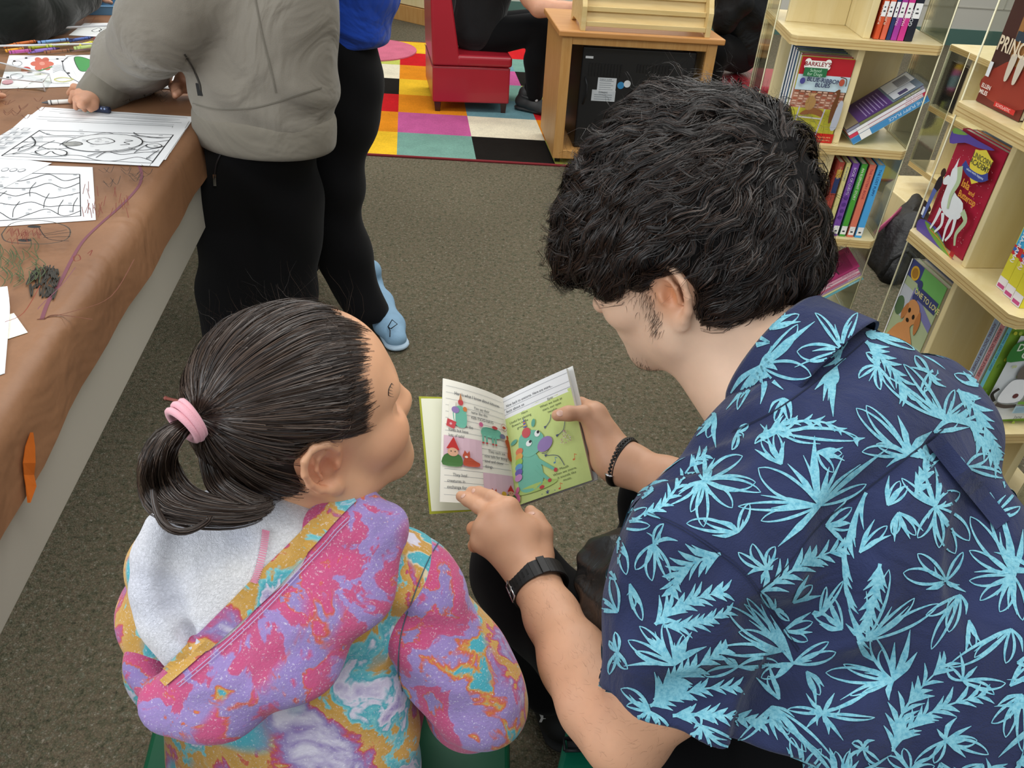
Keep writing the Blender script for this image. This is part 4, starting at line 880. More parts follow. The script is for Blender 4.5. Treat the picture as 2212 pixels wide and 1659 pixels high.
def cover_kitty(s, w, h):
    s.rect(0, 0, w, h, K('#86ad3c')); r = random.Random(8)
    for k in range(60): s.ell(w * r.random(), h * r.random(), .004, .003, K(('#a9c24a', '#c6c93c', '#6f9a34')[k % 3]), r.random() * 3, 8)
    s.poly([(w * .08, h * .04), (w * .93, h * .07), (w * .95, h * .93), (w * .1, h * .95)], K('#dfe3e4'))
    for k in range(26): s.ell(w * (.12 + .78 * r.random()), h * (.28 + .6 * r.random()), .002, .003, K('#c6cf9a'), n=8)
    s.blob([(w * .06, h * .70), (w * .05, h * .85), (w * .12, h * .9), (w * .28, h * .92), (w * .55, h * .88), (w * .6, h * .8), (w * .55, h * .72), (w * .3, h * .71)], K('#39803a')); s.ell(w * .3, h * .93, .012, .010, K('#39803a')); s.ell(w * .3, h * .93, .007, .006, K('#dfe3e4'))
    s.text('DrKitty', w * .32, h * .81, .0195, K('#dfead2'), align='C', bold=True, squash=.85); s.text('Cat', w * .33, h * .735, .0195, K('#dfead2'), align='C', bold=True)
    s.text('Logan', w * .78, h * .86, .015, K('#2e5c66'), align='C', bold=True); s.text('the', w * .8, h * .815, .009, K('#6f9aa8'), align='C', bold=True); s.text('Puppy', w * .8, h * .75, .015, K('#2e6a4c'), align='C', bold=True)
    cg = K('#6f675e'); s.blob([(w * .3, h * .56), (w * .32, h * .66), (w * .46, h * .68), (w * .52, h * .6), (w * .46, h * .5), (w * .36, h * .5)], cg); s.poly([(w * .46, h * .64), (w * .5, h * .71), (w * .52, h * .62)], cg); s.ell(w * .40, h * .67, .008, .005, K('#e4ebee')); s.ell(w * .47, h * .59, .003, .003, K('#e0dca0')); s.ell(w * .47, h * .59, .0014, .0014, K('#111111'))
    s.blob([(w * .2, h * .28), (w * .24, h * .48), (w * .36, h * .52), (w * .5, h * .48), (w * .52, h * .28)], K('#f4f5f6')); s.loop([(w * .2, h * .28), (w * .24, h * .48), (w * .36, h * .52), (w * .5, h * .48), (w * .52, h * .28)], .001, K('#8f9496')); s.stroke([(w * .14, h * .42), (w * .08, h * .36), (w * .16, h * .28)], .006, K('#2a2724')); s.stroke([(w * .2, h * .25), (w * .35, h * .22), (w * .5, h * .23)], .007, K('#544b45')); s.ell(w * .42, h * .34, .005, .005, K('#6a3a3a'))
    s.blob([(w * .64, h * .52), (w * .68, h * .62), (w * .82, h * .62), (w * .86, h * .5), (w * .76, h * .44)], K('#6e584a')); s.poly([(w * .64, h * .58), (w * .66, h * .67), (w * .71, h * .61)], K('#6e584a')); s.poly([(w * .8, h * .61), (w * .86, h * .66), (w * .86, h * .56)], K('#6e584a')); s.ell(w * .70, h * .575, .006, .005, K('#cfe0e6')); s.ell(w * .79, h * .57, .006, .005, K('#cfe0e6')); s.stroke([(w * .64, h * .58), (w * .87, h * .57)], .002, K('#2b2b2e'))
    s.blob([(w * .6, h * .24), (w * .62, h * .42), (w * .76, h * .44), (w * .9, h * .42), (w * .9, h * .24)], K('#d8cc3c')); s.rect(w * .5, h * .25, w * .62, h * .28, K('#7fae4a')); s.rect(w * .86, h * .25, w * .95, h * .28, K('#7fae4a'))
    for k in range(10): s.ell(w * (.64 + .025 * k), h * (.28 + .013 * (k * 5 % 10)), .0025, .0025, K('#b9a82c'), n=8)
    s.rect(w * .48, h * .155, w * .92, h * .235, K('#b9d4de'))
    for k in range(6): s.stroke([(w * .5, h * (.16 + k * .012)), (w * .7, h * (.17 + k * .012)), (w * .9, h * (.16 + k * .012))], .001, K('#8fb4c4'))
    s.text('Jane Clarke', w * .7, h * .10, .009, K('#4a5052'), align='C')
book(L2(.040, .035, .5095), e2x, e2y, Zu, .128, .010, .19, '#86ad3c', '#6fc0d2', 'green-bordered cat doctor book facing out low on the nearer tower', 'animal doctor series low on the nearer tower', cover_kitty, lambda s, t, h: s.text('ANIMAL DOCTOR STORIES', t * .3, h - .012, t * .6, K('#2d6a8a'), rot=-PI / 2))
for i, (c_, tc, lab) in enumerate((('#c98a8a', '#5a2a3a', 'pink and navy spined book just behind the green cat cover'), ('#8f9fb4', '#5a2a2c', 'grey-blue spined book, rearmost behind the green cat cover'))):
    book(L2(.038, .048 + i * .016, .5095), e2x, e2y, Zu, .128, .013, .19, '#c9cfd0', c_, lab, 'animal doctor series low on the nearer tower', None, lambda s, t, h, tc=tc: (s.text('ANIMAL DOCTOR STORIES', t * .3, h - .012, t * .6, K(tc), rot=-PI / 2), s.rect(t * .02, 0, t * .98, h * .35, K('#4a5f8a'))))
def spine_star(c1, tc):
    def f(s, t, h):
        s.rect(0, h * .30, t, h * .38, K('#d43a3a')); s.rect(0, h * .33, t * .6, h * .36, K('#3f6ab8')); s.rect(0, h * .1, t, h * .30, K('#d9cf3a')); s.rect(0, 0, t, h * .1, K('#e8e6ec')); s.rect(t * .1, .002, t * .9, .008, K('#c24a8a'))
        s.text('STARRING JULES', t * .30, h * .99, t * .62, K(tc), rot=-PI / 2, bold=True)
        s.text('(AS DRAMA-RAMA)', t * .30, h * .70, t * .5, K(tc), rot=-PI / 2, bold=True)
    return f
def cover_star(s, w, h):
    s.rect(0, 0, w, h, K('#e6df52')); s.rect(0, h * .12, w, h * .5, K('#5a4a98')); s.rect(0, 0, w, h * .12, K('#e4dc3c')); s.blob([(w * .1, h * .2), (w * .3, h * .44), (w * .6, h * .4), (w * .8, h * .2)], K('#3a2f74')); s.text('STARRING JULES', w * .5, h * .7, .016, K('#c2307c'), align='C', bold=True)
for i, (sp_c, tc) in enumerate((('#4ab4dc', '#f4f6f8'), ('#c2307c', '#f6dce8'), ('#46aedc', '#f4f6f8'))):
    k = 2 - i
    book(L2(.036 - .004 * k, .030 + i * .026, .7395), e2x, e2y, Zu, .125, .021, .195, '#e6df52', sp_c, ['thick book with blue star spine and purple front, nearest of three on the tower', 'thick book with magenta star spine, middle of three', 'thick book with blue star spine, rearmost of three beside the white divider'][i], 'star story series', cover_star if i == 0 else None, spine_star(sp_c, tc))
# third tower far behind, partly hidden
L3, e3x, e3y = spinner('spinner_bookcase', (1.655, 2.95), (.99, .10), (-.10, .99), 'distant birch tower seen between the two nearer towers', [.72, .49, .26], [((-.001, .18), (.0015, .318))], .085)
mb = MB(); c = [atz(1968, 387, .2), atz(2090, 392, .2), atz(2090, 392, .2) + Vector((.05, .34, 0)), atz(1968, 387, .2) + Vector((-.02, .34, 0))]
for i, lab in enumerate(('dark ape-faced book on the distant tower shelf', 'grey book behind the dark-faced book on the distant tower')):
    book(L3(.03 + i * .015, .32, .4905), -e3y, e3x, Zu, .12, .012, .17, '#3a332c', '#d0d0cc', lab, None, (lambda s, w, h: (s.ell(w * .5, h * .5, .03, .04, K('#6a4a3a')), s.rect(0, h * .1, w, h * .3, K('#20262a')))) if i == 0 else None)
# plastic bag with pink zip and black bag on the carpet
def blobbag(name, pts, h, m, label, cat, seed, parent=None):
    g = [atz(x, y, 0) for x, y in pts]; c = sum(g, Vector()) / len(g); n = len(g); vs = []; r = random.Random(seed); rings = 9
    lp = smooth_loop([tuple(q) for q in g], 5); n = len(lp)
    for k in range(rings):
        t_ = k / (rings - 1); sc = math.cos(t_ * PI / 2) ** .55; z = h * math.sin(t_ * PI / 2)
        for j, q in enumerate(lp):
            q = Vector(q); w = 1 + .07 * noise.noise(Vector((q.x * 9, q.y * 9, z * 14 + seed))) * (1 if k else 0); p = c + (q - c) * sc * w; vs.append((p.x, p.y, .004 + z * (1 + .35 * noise.noise(Vector((p.x * 7, p.y * 7, seed))))))
    mb = MB(); mb.add(vs, [(k * n + j, k * n + (j + 1) % n, (k + 1) * n + (j + 1) % n, (k + 1) * n + j) for k in range(rings - 1) for j in range(n)] + [tuple(range(n))[::-1]], m, True)
    o = mb.build(name); tag(o, label, cat) if label else None
    return o
bagm = mat('black_nylon', '#131315', .55, .4, bump=.5, bscale=22, bdist=.02)
o = blobbag('gym_bag', [(1905, 610), (1945, 615), (1990, 575), (1998, 540), (1985, 505), (1960, 480), (1930, 490), (1890, 530), (1868, 560), (1890, 590)], .17, bagm, 'crumpled black nylon bag on the carpet between the book towers', 'bag', 3)
mb = MB(); mb.tube([atz(1900, 600, .03), atz(1925, 560, .10), atz(1960, 540, .14), atz(1990, 575, .08)], .010, bagm, 8, flat=(0, 0, 1)); mb.build('strap', o)
pb = acrylic('clear_bag'); 
zb = NT('frosted_bag'); zb.p.inputs['Base Color'].default_value = lin('#cfc3b2'); zb.p.inputs['Roughness'].default_value = .18; zb.p.inputs['Alpha'].default_value = .6; zb.bump(zb.noise(30, 4).outputs['Fac'], .8, .02)
o = blobbag('plastic_bag', [(1862, 500), (1878, 500), (1900, 480), (1915, 462), (1895, 446), (1870, 436), (1850, 455), (1848, 488)], .10, zb.m, 'clear plastic zip bag with pink seal lying on the black bag', 'bag', 5)
mb = MB(); A, B = aty(1945, 453, 2.9), aty(1886, 507, 2.75); mb.tube([A, A.lerp(B, .5) + Vector((.01, 0, .01)), B], [(.014, .004)] * 3, mat('pink_zip', '#c2567c', .4), 8, flat=(0, 0, 1)); mb.build('zip_seal', o)
# ---------------------------------------------------------------- people: shared pieces
QH = 1.0      # grid factor (1 = final)
def skin_mat(name, base, red, rough=.5):
    t = NT(name); a = t.new('ShaderNodeVertexColor', layer_name='tone'); n = t.noise(35, 3); n2 = t.noise(500, 2)
    r = t.ramp(n.outputs['Fac'], [(0.3, 0.94), (0.7, 1.03)])
    sep = t.new('ShaderNodeSeparateColor'); t.link(a.outputs[0], sep.inputs[0])
    c = t.mixc(sep.outputs[0], base, red); c = t.mixc(1, c, r.outputs[0], 'MULTIPLY'); c = t.mixc(sep.outputs[1], c, '#3a2c26')
    t.link(c, t.p.inputs['Base Color']); t.p.inputs['Roughness'].default_value = rough; t.p.inputs['Subsurface Weight'].default_value = .12
    t.p.inputs['Subsurface Radius'].default_value = (.012, .005, .003); t.p.inputs['Subsurface Scale'].default_value = .6; t.bump(n2.outputs['Fac'], .08, .0006); return t.m
def head_prims(S, hs, k, child=False, ear=-1, es=1.0):
    """hs(f, u, s): head coordinates in cm -> place; k: metres per head cm; ear: side of the modelled ear"""
    cr = (9.6, 8.9, 7.7) if not child else (9.4, 9.0, 7.9)
    F, U_, S_ = hs(1, 0, 0) - hs(0, 0, 0), hs(0, 1, 0) - hs(0, 0, 0), hs(0, 0, 1) - hs(0, 0, 0); ax = (F, U_, S_)
    S.ell(hs(-1, 2, 0), [q * k for q in cr], ax, k=.02)
    S.ell(hs(3.6, 2.6, 0), [5.9 * k, 6.3 * k, 6.6 * k], ax, k=.03)
    S.ell(hs(3.4, -3.6, 0), [5.7 * k, 6.6 * k, 5.6 * k], ax, k=.03)
    c = lambda a, b, ra, rb, kk=.012, op='u': S.cone(hs(*a), hs(*b), ra * k, rb * k, kk, op)
    c((8.0, 1.2, -3.2), (8.0, 1.2, 3.2), 1.3, 1.3, .02)                       # brow
    ch = 3.2 if not child else 3.5
    for s in (-1, 1):
        S.ell(hs(6.4, -3.4, s * 3.6), [2.9 * k, 2.6 * k, 2.5 * k], ax, k=.02)                 # cheek
        c((-.4, -4.6, s * 5.6), (1.6, -7.6, s * 5.0), 1.7, 1.6, .03); c((1.6, -7.6, s * 5.0), (7.0, -9.6, s * 1.4), 1.6, 1.7, .03)     # jaw
    c((8.6, 0.2, 0), (11.2 if not child else 9.9, -3.0, 0), .85, 1.25, .012); c((9.6, -3.4, -.9), (9.6, -3.4, .9), .8, .8, .010)        # nose
    c((7.2, -6.4, -1.4), (7.2, -6.4, 1.4), 2.2, 2.2, .02); c((9.1, -5.9, -1.6), (9.1, -5.9, 1.6), .55, .55, .006); c((8.9, -7.1, -1.2), (8.9, -7.1, 1.2), .6, .6, .006)   # mouth
    c((9.9, -6.5, -2.0), (9.9, -6.5, 2.0), .28, .28, .006, 's')
    c((7.4, -9.6, -.6), (7.4, -9.6, .6), 1.9, 1.9, .02)                        # chin
    for s in (-1, 1):
        S.ell(hs(8.9, -.9, s * 3.2), [1.2 * k, 1.1 * k, 1.7 * k], ax, k=.010, op='s'); S.ell(hs(7.5, -.9, s * 3.1), [1.35 * k, 1.25 * k, 1.5 * k], ax, k=.004)   # socket, lid
    # ear
    e = ear; y = 6.35; ke = k * es
    eu = -2.2 if not child else -1.3
    def EP(a, b, q): return hs((-.6 if not child else .2) + a * es, eu + b * es, e * (y + (.15 if not child else .5) + q * 1.3 * es))
    S.ell(EP(.1, .6, .25), [1.35 * ke, 2.3 * ke, .7 * ke], ax, k=.006)
    hx = [(1.3, -.2, .35), (1.45, 1.3, .7), (.8, 2.6, 1.05), (-.5, 3.0, 1.3), (-1.7, 2.2, 1.5), (-2.15, .7, 1.55), (-2.0, -.9, 1.4), (-1.35, -2.3, 1.1), (-.5, -3.2, .8)]
    S.chain([EP(*q) for q in hx], [v * ke for v in (.36, .40, .40, .40, .38, .37, .38, .44, .50)], k=.003)
    S.ell(EP(.1, -3.5, .65), [.85 * ke, .95 * ke, .42 * ke], ax, k=.006)
    S.chain([EP(*q) for q in ((.5, 1.7, .75), (-.5, 1.4, 1.0), (-1.0, .2, 1.1), (-.8, -1.3, .95))], [.27 * ke] * 4, k=.003)
    S.ell(EP(1.0, -.6, .65), [.42 * ke, .65 * ke, .42 * ke], ax, k=.004)
    S.ell(EP(.15, -.35, .95), [.62 * ke, 1.15 * ke, .75 * ke], ax, k=.004, op='s'); S.ell(EP(-.6, 2.15, 1.35), [.55 * ke, .35 * ke, .35 * ke], ax, k=.003, op='s')
def concat(parts):
    V = []; F = []; b = 0
    for v, f in parts: V.append(v); F.append(f + b); b += len(v)
    return np.concatenate(V), np.concatenate(F)
def pv(p, t): return P(p[0], p[1], t)
def frame(F, U_, S_): return Vector(F).normalized(), Vector(U_).normalized(), Vector(S_).normalized()
def seg_d(X, a, b):
    a, b = np.array(a), np.array(b); ba = b - a; t = np.clip(((X - a) @ ba) / (ba @ ba), 0, 1); return np.linalg.norm(X - a - t[:, None] * ba, axis=1)
black_cloth = mat('black_trouser_cloth', '#0a0a0c', .9, .15, var=.1, vscale=6, bump=.25, bscale=900, bdist=.0005, sheen=.05)

# ---------------------------------------------------------------- the young man
man = thing('person', (.40, .52, 0), 'person with curly dark hair in navy palm-print shirt, seated and holding the open storybook', 'person')
mF, mU, mS = frame((-0.765, .360, -.534), (-.436, .320, .841), (-.474, -.876, .088))
MK = .01055; mC = Vector((.188, .800, .914)) + mU * .012
def mh(f, u, s): return mC + (mF * f + mU * u + mS * s) * MK
S = Soft(); head_prims(S, mh, MK, False, 1)
Nb = P(1770, 800, .89)
S.chain([mh(-2.5, -4, 0), mh(-4.0, -8, 0), Nb + Vector((-.01, .0, -.012))], [.060, .056, .056], k=.03)
S.cone(mh(2.2, -8, 0), P(1660, 905, .90), .045, .06, k=.03)
Vh, Fh_ = S.mesh(.0024 * QH)
# left hand
def finger(S, pts, rad, k=.003): S.chain(pts, rad, k=k)
T = 1.085
S = Soft()
wr = P(1146, 1236, 1.075)
mcp = {'i': P(1098, 1098, 1.075), 'm': P(1066, 1112, 1.07), 'r': P(1046, 1140, 1.075), 'p': P(1040, 1170, 1.085)}
for a, r in (('i', .0155), ('m', .0165), ('r', .016), ('p', .0145)): S.cone(wr, mcp[a], .022, r, k=.016)
S.cone(P(1120, 1205, 1.08), P(1150, 1150, 1.085), .024, .018, k=.02); S.cone(P(1085, 1150, 1.075), P(1130, 1150, 1.085), .020, .019, k=.02)
S.cone(mcp['i'], mcp['p'], .0125, .0125, k=.012)
finger(S, [mcp['i'], P(1060, 1074, 1.085), P(1035, 1064, 1.105), P(1018, 1062, 1.12)], [.0122, .0102, .0090, .0080])
finger(S, [mcp['m'], P(1034, 1094, 1.085), P(1010, 1080, 1.105), P(996, 1072, 1.122)], [.0124, .0104, .0092, .0080])
finger(S, [mcp['r'], P(1024, 1142, 1.095), P(1040, 1135, 1.12), P(1060, 1130, 1.13)], [.0118, .0104, .0092, .008])
finger(S, [mcp['p'], P(1026, 1178, 1.10), P(1046, 1170, 1.12), P(1064, 1164, 1.128)], [.0108, .0098, .0085, .0075])
finger(S, [P(1168, 1196, 1.085), P(1170, 1150, 1.09), P(1158, 1122, 1.095), P(1146, 1104, 1.105)], [.019, .0145, .0112, .0088], k=.008)
fa = [wr, P(1160, 1268, 1.06), P(1192, 1330, 1.03), P(1245, 1430, .985), P(1296, 1515, .95), P(1350, 1580, .925)]
S.chain(fa, [.028, .0285, .033, .042, .046, .045], k=.02, flat=tuple(ray(1200, 1350)), fs=.86)
Ls = P(1515, 1200, .79)
S.chain([P(1350, 1580, .925), P(1440, 1470, .87), Ls], [.046, .050, .055], k=.02)
Vl, Fl_ = S.mesh(.0022 * QH)
# right hand and forearm, holding the book from behind
S = Soft()
rw = P(1334, 996, 1.175)
S.cone(rw, P(1284, 900, 1.185), .027, .021, k=.02); S.cone(rw, P(1305, 955, 1.19), .026, .024, k=.02); S.cone(P(1282, 896, 1.185), P(1296, 960, 1.21), .018, .019, k=.012)
S.cone(rw, P(1290, 1000, 1.20), .022, .014, k=.02)
finger(S, [P(1300, 930, 1.175), P(1262, 893, 1.165), P(1228, 893, 1.158), P(1204, 897, 1.160)], [.018, .0118, .0110, .0092], k=.006)
for (a, b_, c_, d_) in (((1282, 884, 1.19), (1255, 872, 1.215), (1225, 880, 1.222), (1205, 890, 1.224)), ((1288, 915, 1.20), (1258, 915, 1.225), (1225, 920, 1.228), (1200, 926, 1.228)), ((1294, 945, 1.21), (1262, 952, 1.228), (1230, 958, 1.230), (1208, 962, 1.231)), ((1298, 975, 1.21), (1268, 986, 1.226), (1240, 990, 1.228), (1222, 992, 1.229))):
    finger(S, [P(*a), P(*b_), P(*c_), P(*d_)], [.0125, .0105, .0092, .008], k=.004)
S.chain([rw, P(1368, 1008, 1.165), P(1440, 1042, 1.14), P(1560, 1085, 1.11), P(1640, 1110, 1.09)], [.0275, .028, .034, .042, .044], k=.02, flat=tuple(ray(1400, 1000)), fs=.88)
S.chain([P(1640, 1110, 1.09), P(1985, 880, .99)], [.044, .052], k=.02)
Vr, Fr_ = S.mesh(.0024 * QH)
V, Fc = concat([(Vh, Fh_), (Vl, Fl_), (Vr, Fr_)])
def man_tone(V):
    t = np.zeros((len(V), 3), np.float32)
    ear = mh(-.6, -2.6, 7.4); d = np.linalg.norm(V - np.array(ear), axis=1); t[:, 0] += np.clip(1.15 - d / .034, 0, 1) * .95
    nh = len(Vh); t[nh:, 0] += .5
    for q in (mcp['i'], mcp['m'], P(1022, 1142, 1.09), P(1024, 1176, 1.09)): t[:, 0] += np.clip(1 - np.linalg.norm(V - np.array(q), axis=1) / .02, 0, 1) * .45
    # beard shadow before the ear and under the jaw
    X = (V - np.array(mC)); f = X @ np.array(mF) / MK; u = X @ np.array(mU) / MK; s = X @ np.array(mS) / MK
    m = np.exp(-((f - 2.6) / 1.3) ** 2 - ((u + 3.2) / 3.4) ** 2) * (s > 3) * .28; m += np.exp(-((f - 8) / 2.2) ** 2 - ((u + 9.8) / 1.3) ** 2) * .25
    t[:, 1] = np.where(np.arange(len(V)) < nh, m, 0); return np.clip(t, 0, 1)
skin_man = skin_mat('skin_young_man', '#dfba9e', '#c98358')
man_body, _ = mesh_np('body', V, Fc, skin_man, man, smooth_it=1, vcol=man_tone)
# eye lashes/brow hint on the visible side
mb = MB()
for i in range(16):
    a = i / 15; q = mh(9.0 - a * 1.2, 2.2 + .5 * math.sin(a * 3), 2.0 + a * 3.2); mb.tube([q, q + mF * .002 + mS * .004 + mU * .003], [.0006, .0002], mat('brow_hair', '#1c1512', .6), 4)
mb.build('eyebrow', man)

# shirt
Rs = P(1985, 925, 1.0); Mh = (Ls + Rs) / 2; sa = (Rs - Ls).normalized(); fw = Vector((-sa.y, sa.x, 0)).normalized()
Hp = Mh - fw * .20 - Zu * .40; up_t = (Mh - Hp).normalized(); bk = sa.cross(up_t).normalized()
if bk.dot(fw) > 0: bk = -bk
S = Soft()
S.chain([Hp, Hp.lerp(Mh, .5) + bk * .01, Mh - up_t * .03 + bk * .012], [.165, .170, .172], k=.05, flat=bk, fs=.72)
S.cone(Ls + bk * .005, Rs + bk * .0, .070, .066, k=.06); S.cone(Ls + (Mh - Ls) * .3, Nb - up_t * .03, .065, .062, k=.05); S.cone(Rs, Nb - up_t * .02, .062, .060, k=.05)
S.cone(Nb - up_t * .05 + bk * .01, Mh - up_t * .06 + bk * .02, .075, .12, k=.05)
se = P(1472, 1540, .875)
S.chain([Ls, P(1490, 1330, .83), se], [.072, .080, .088], k=.035)
S.cone(P(1440, 1120, .86), P(1440, 1190, .86), .030, .032, k=.05)
S.chain([P(2030, 1250, .95), P(2085, 1400, .98), P(2060, 1600, 1.03)], [.080, .105, .12], k=.09)
S.chain([Rs, P(1800, 1000, 1.08), P(1690, 1080, 1.10)], [.070, .068, .066], k=.03)
# hem opening of the left sleeve
ad = (se - P(1490, 1330, .83)).normalized()
hem = P(1462, 1548, .865)
S.plane(hem, (P(1415, 1640, .87) - P(1490, 1350, .85)), k=.004, box=(np.array(hem) - .14, np.array(hem) + .14))
# folds
def fold(a, b, r, depth=1): S.cone(a, b, r, r, k=.012, op='s')
fo = []
def surf_fold(pts, r, out):     # a crease: thin groove laid along the outer surface
    fo.append((pts, r, out))
nf = np.array(bk)
def wr_fn(X):
    q = X * 1.0; d = np.zeros(X.shape[:-1], np.float32)
    d += .0035 * np.sin(q[..., 0] * 31 + q[..., 2] * 23 + 3 * np.sin(q[..., 1] * 17)) * np.sin(q[..., 1] * 19 - q[..., 0] * 11)
    d += .0022 * np.sin(q[..., 0] * 60 - q[..., 1] * 47 + q[..., 2] * 35)
    return d
S.fn(wr_fn, (-.2, -.2, .1), (1, 1.4, 1.2))
def crease(pix, t_out, r, k=.010):
    pts = [P(x, y, t) for x, y, t in pix]; S.chain(pts, [r] * len(pts), k=k, op='s')
V0, F0_ = S.mesh(.009); b0 = BVHTree.FromPolygons(V0.tolist(), F0_.tolist())
def zc(pts, r, k, out):
    q = []
    for x, y in smooth_path([(1250 + a / 1.628, 640 + b / 1.628) for a, b in pts], 3):
        h = b0.ray_cast(C0, ray(x, y))
        if h[0] is not None: q.append(h[0] - ray(x, y) * out)
    if len(q) > 1: S.chain(q, [r] * len(q), k=k, op='s')
zc([(1010, 700), (950, 850), (935, 1000), (890, 1150), (790, 1290), (700, 1420), (640, 1550)], .012, .030, .008)
zc([(1255, 520), (1330, 640), (1420, 760), (1540, 900)], .006, .018, .003)
zc([(240, 900), (200, 1000), (190, 1100), (150, 1180)], .010, .03, .008); zc([(420, 960), (330, 1080), (260, 1150)], .008, .03, .006); zc([(880, 1180), (760, 1190), (640, 1150)], .008, .03, .006)
zc([(640, 1560), (760, 1480), (900, 1400), (1060, 1330)], .009, .03, .007); zc([(1480, 700), (1420, 900), (1440, 1100)], .009, .04, .008); zc([(560, 1380), (420, 1440), (300, 1430)], .008, .03, .006)
zc([(1120, 620), (1000, 760), (1010, 900)], .006, .025, .004); zc([(360, 540), (480, 470), (620, 430)], .006, .02, .004); zc([(300, 620), (430, 560), (560, 560)], .005, .02, .003)
Vs, Fs_ = S.mesh(.0034 * QH)
shirt_bvh = BVHTree.FromPolygons(Vs.tolist(), Fs_.tolist())
navy = NT('navy_cotton'); wv = navy.noise(700, 2); nn = navy.noise(14, 3, dist=1.2); r = navy.ramp(nn.outputs['Fac'], [(0.3, '#232a49'), (0.7, '#2c3458')])
navy.link(r.outputs[0], navy.p.inputs['Base Color']); navy.p.inputs['Roughness'].default_value = .85; navy.p.inputs['Specular IOR Level'].default_value = .2; navy.p.inputs['Sheen Weight'].default_value = .12
bb = navy.bump(navy.math('ADD', navy.math('MULTIPLY', wv.outputs['Fac'], .12), nn.outputs['Fac']), .55, .016); M_navy = navy.m
pr = NT('cyan_print'); nn = pr.noise(260, 3, .7); n2 = pr.noise(18, 2); r = pr.ramp(nn.outputs['Fac'], [(0.32, '#5c9fb5'), (0.6, '#85bfcd')]); r2 = pr.ramp(n2.outputs['Fac'], [(.35, .9), (.65, 1.06)])
pr.link(pr.mixc(1, r.outputs[0], r2.outputs[0], 'MULTIPLY'), pr.p.inputs['Base Color']); pr.p.inputs['Roughness'].default_value = .85; M_print = pr.m; pr.p.inputs['Specular IOR Level'].default_value = .2
# collar
Nax = (mh(-3.5, -6, 0) - Nb).normalized(); Ck = P(1712, 800, .885)
ce1 = (fw - Nax * fw.dot(Nax)).normalized(); ce2 = Nax.cross(ce1).normalized()
def collar_ring(rad1, rad2, h, a): 
    dip = .020 * (math.cos(a) + 1) / 2
    return Ck + ce1 * (rad1 * math.cos(a)) + ce2 * (rad2 * math.sin(a)) + Nax * (h - dip * 1.0)
mb = MB(); na = 56; prof = [(.074, .062, -.016), (.077, .065, .014), (.080, .068, .034), (.0835, .0715, .0395), (.088, .076, .036), (.093, .082, .012), (.100, .091, -.018), (.101, .092, -.023), (.098, .089, -.021)]
vs = []
for i in range(na + 1):
    a = .42 + (2 * PI - .84) * i / na
    for (r1, r2, h) in prof: vs.append(collar_ring(r1, r2, h, a))
npf = len(prof); Fcol = [(i * npf + j, (i + 1) * npf + j, (i + 1) * npf + j + 1, i * npf + j + 1) for i in range(na) for j in range(npf - 1)]
collar_bvh = BVHTree.FromPolygons([tuple(v) for v in vs], Fcol)
collar_mb = mb; collar_mb.add(vs, Fcol, M_navy, True)
# ---------------------------------------------------------------- leaf print on the shirt: marks given in photo pixels, wrapped on the cloth
shirt_extra = MB()
class Wrap:
    """thin printed ribbons laid on a cloth surface where the photo shows them"""
    def __init__(s, targets, lift=.0007): s.t = targets; s.lift = lift; s.occ = set()
    def hit(s, x, y):
        d = ray(x, y); best = None
        for k, (bvh, mb) in enumerate(s.t):
            h = bvh.ray_cast(C0, d)
            if h[0] is not None and (best is None or h[3] < best[2]):
                n = h[1] if h[1].dot(d) < 0 else -h[1]; best = (h[0] + n * s.lift, k, h[3])
        return best
    def ribbon(s, pts, w0, w1, m, wm=None, step=7):
        q = smooth_path(pts, 4) if len(pts) > 2 else pts
        L = [0]
        for a, b in zip(q, q[1:]): L.append(L[-1] + math.hypot(b[0] - a[0], b[1] - a[1]))
        if L[-1] < 2: return
        n = max(2, int(L[-1] / step)); rows = []
        for i in range(n + 1):
            l = L[-1] * i / n; j = max(k for k in range(len(L)) if L[k] <= l + 1e-6); j = min(j, len(q) - 2)
            u = (l - L[j]) / max(L[j + 1] - L[j], 1e-6); x = q[j][0] + (q[j + 1][0] - q[j][0]) * u; y = q[j][1] + (q[j + 1][1] - q[j][1]) * u
            dx, dy = q[j + 1][0] - q[j][0], q[j + 1][1] - q[j][1]; dd = math.hypot(dx, dy) or 1
            t = i / n; w = (w0 + (w1 - w0) * t) if wm is None else ((w0 * (1 - 2 * t) + wm * 2 * t) if t < .5 else (wm * (2 - 2 * t) + w1 * (2 * t - 1)))
            w /= 2; rows.append([s.hit(x - dy / dd * w * c, y + dx / dd * w * c) for c in (-1, 0, 1)])
        for (x_, y_) in q: s.occ.add((int(x_ // 16), int(y_ // 16)))
        for a, b in zip(rows, rows[1:]):
            for c in (0, 1):
                f = (a[c], a[c + 1], b[c + 1], b[c])
                if any(v is None for v in f): continue
                if len({v[1] for v in f}) > 1: continue
                ds = [v[2] for v in f]
                if max(ds) - min(ds) > .02: continue
                s.t[f[0][1]][1].add([v[0] for v in f], [(0, 1, 2, 3)], m)
    def leaf(s, c, t, w, m, lw=5.0, bend=0.0):     # outlined leaf from c to tip t
        dx, dy = t[0] - c[0], t[1] - c[1]; L = math.hypot(dx, dy) or 1; nx, ny = -dy / L, dx / L
        for sg in (1, -1):
            mid = [(c[0] + dx * k + nx * (sg * w * a + bend * a), c[1] + dy * k + ny * (sg * w * a + bend * a)) for k, a in ((.3, .75), (.62, 1.0), (.88, .62))]
            s.ribbon([c] + mid + [t], lw * .8, lw * .35, m, wm=lw * 1.35)
    def blade(s, c, t, w, m, bend=0.0):
        dx, dy = t[0] - c[0], t[1] - c[1]; L = math.hypot(dx, dy) or 1; nx, ny = -dy / L, dx / L
        s.ribbon([c, (c[0] + dx * .5 + nx * bend, c[1] + dy * .5 + ny * bend), t], w * .45, 1.2, m, wm=w)
